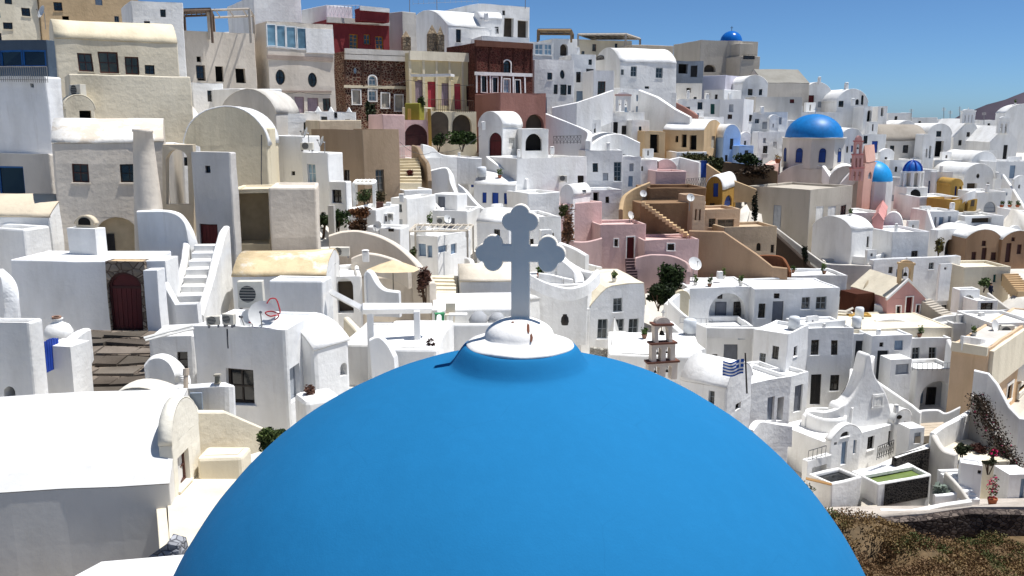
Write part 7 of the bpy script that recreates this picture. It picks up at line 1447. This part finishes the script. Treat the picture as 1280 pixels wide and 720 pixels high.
def tank(p, D, x):
    T = thing('water_tank', 'small pale water tank on ' + WHERE, 'water tank', p, 'roof water tanks'); r, h = rng.uniform(.3, .45), rng.uniform(.7, 1.0)
    MB().lathe(p + Vector((0, 0, .15)), [(.01, 0), (r, 0), (r, h * .85), (r * .8, h * .95), (.01, h)], 16).build('barrel', paint('c9cdd0', .5), T, smooth=True); MB().box(p - Vector((0, 0, .1)), r * 1.6, r * 1.6, .26).build('stand', paint('8d8f92', .6), T)
def roof_pot(p, D, x):
    a = proj(p); pot('potted_plant', 'small potted plant standing on ' + WHERE, a[0], a[1], a[2], .2 * F / a[2], .28 * F / a[2], g='potted plants on white terraces', ph=rng.uniform(.25, .5), potc=rng.choice(('9c5a3c', 'd8d4cc', '7a5a48')))
def sunbed(p, D, x):
    T = thing('sunbed', 'white sunbed with a pale mattress on ' + WHERE, 'sunbed', p, 'terrace sunbeds'); a = rng.uniform(-.6, .6); f = lambda u, v, w: (p.x + u * math.cos(a) - w * math.sin(a), p.y + u * math.sin(a) + w * math.cos(a), p.z + v)
    MB().fbox(f, -.9, .9, .2, .28, .3, -.3).build('frame', paint('d8d4cc', .7), T); MB().fbox(f, -.88, .35, .28, .38, .28, -.28).build('mattress', paint('b9b3a8', .9), T)
    MB().ext([Vector(f(.35, .28, .28)), Vector(f(.9, .62, .28)), Vector(f(.9, .7, .28)), Vector(f(.35, .38, .28))], Vector(f(0, 0, -.28)) - Vector(f(0, 0, .28))).build('backrest', paint('b9b3a8', .9), T)
    for u in (-.8, .8):
        for w in (-.25, .25): MB().fbox(f, u - .03, u + .03, 0, .2, w + .03, w - .03).build('leg', paint('d8d4cc', .7), T)
made = {}
for n_try in range(9000):
    x, y = rng.uniform(400, 1278), rng.uniform(60, 560)
    if x < 640 and y < 180 or (x < 900 and y > 440): continue
    loc, nrm, ob = surface(x, y)
    if loc is None or nrm.z < .95 or ob is None or ob.name.split('.')[0] not in ('roof', 'hillside'): continue
    D = proj(loc)[2]
    if D < 44 or D > 150 or not free(x, y, 15): continue
    if ob.parent and ob.parent.get('category') in ('pool', 'church', 'chapel', 'villa', 'tower', 'oven', 'planter'): continue
    if ob.parent and 'white' not in ob.parent.get('label', ''): continue
    WHERE = 'the ' + phrase(ob.parent['label']) if ob.parent else 'the white lane'
    k = rng.random(); big = ob.name.startswith('hillside')
    fn, lim = (little_room, 62) if k < (.75 if big else .3) else (low_parapet, 34) if k < .55 or big else (tank, 14) if k < .65 else (roof_pot, 14) if k < .88 else (sunbed, 2)
    if made.get(fn, 0) >= lim: continue
    if fn is little_room and (not free(x, y, 24) or surface(x, y - 12)[2] is None): continue
    if not clear(x, y, D, *{little_room: (3, 2.6), low_parapet: (3.2, .9), tank: (.9, 1.2), roof_pot: (.7, 1.1), sunbed: (1.8, .7)}[fn]): continue
    made[fn] = made.get(fn, 0) + 1; taken.append((x, y)); fn(loc, D, x)
print('clutter', {f.__name__: n for f, n in made.items()})

# ---------------------------------------------------------------- hand-plastered unevenness: one smooth field bends every wall, frame and sill alike
SKIP = ('body', 'cloth', 'crown', 'blossom', 'foliage', 'dome', 'cap', 'cross', 'reflector', 'dry_scrub', 'green_scrub', 'straw_scrub', 'dark_scrub', 'sea', 'island', 'hillside', 'caldera_slope', 'rust_patch', 'drum')
def bend():
    nv = noise.noise_vector
    for o in list(COL.objects):
        if o.type != 'MESH' or o.name.split('.')[0] in SKIP: continue
        w = Vector(); q = o
        while q: w = w + q.location; q = q.parent
        for v in o.data.vertices:
            p = v.co + w; v.co += nv(p * .42) * .075 + nv(p * 1.7) * .018
        o.data.update()
bend()
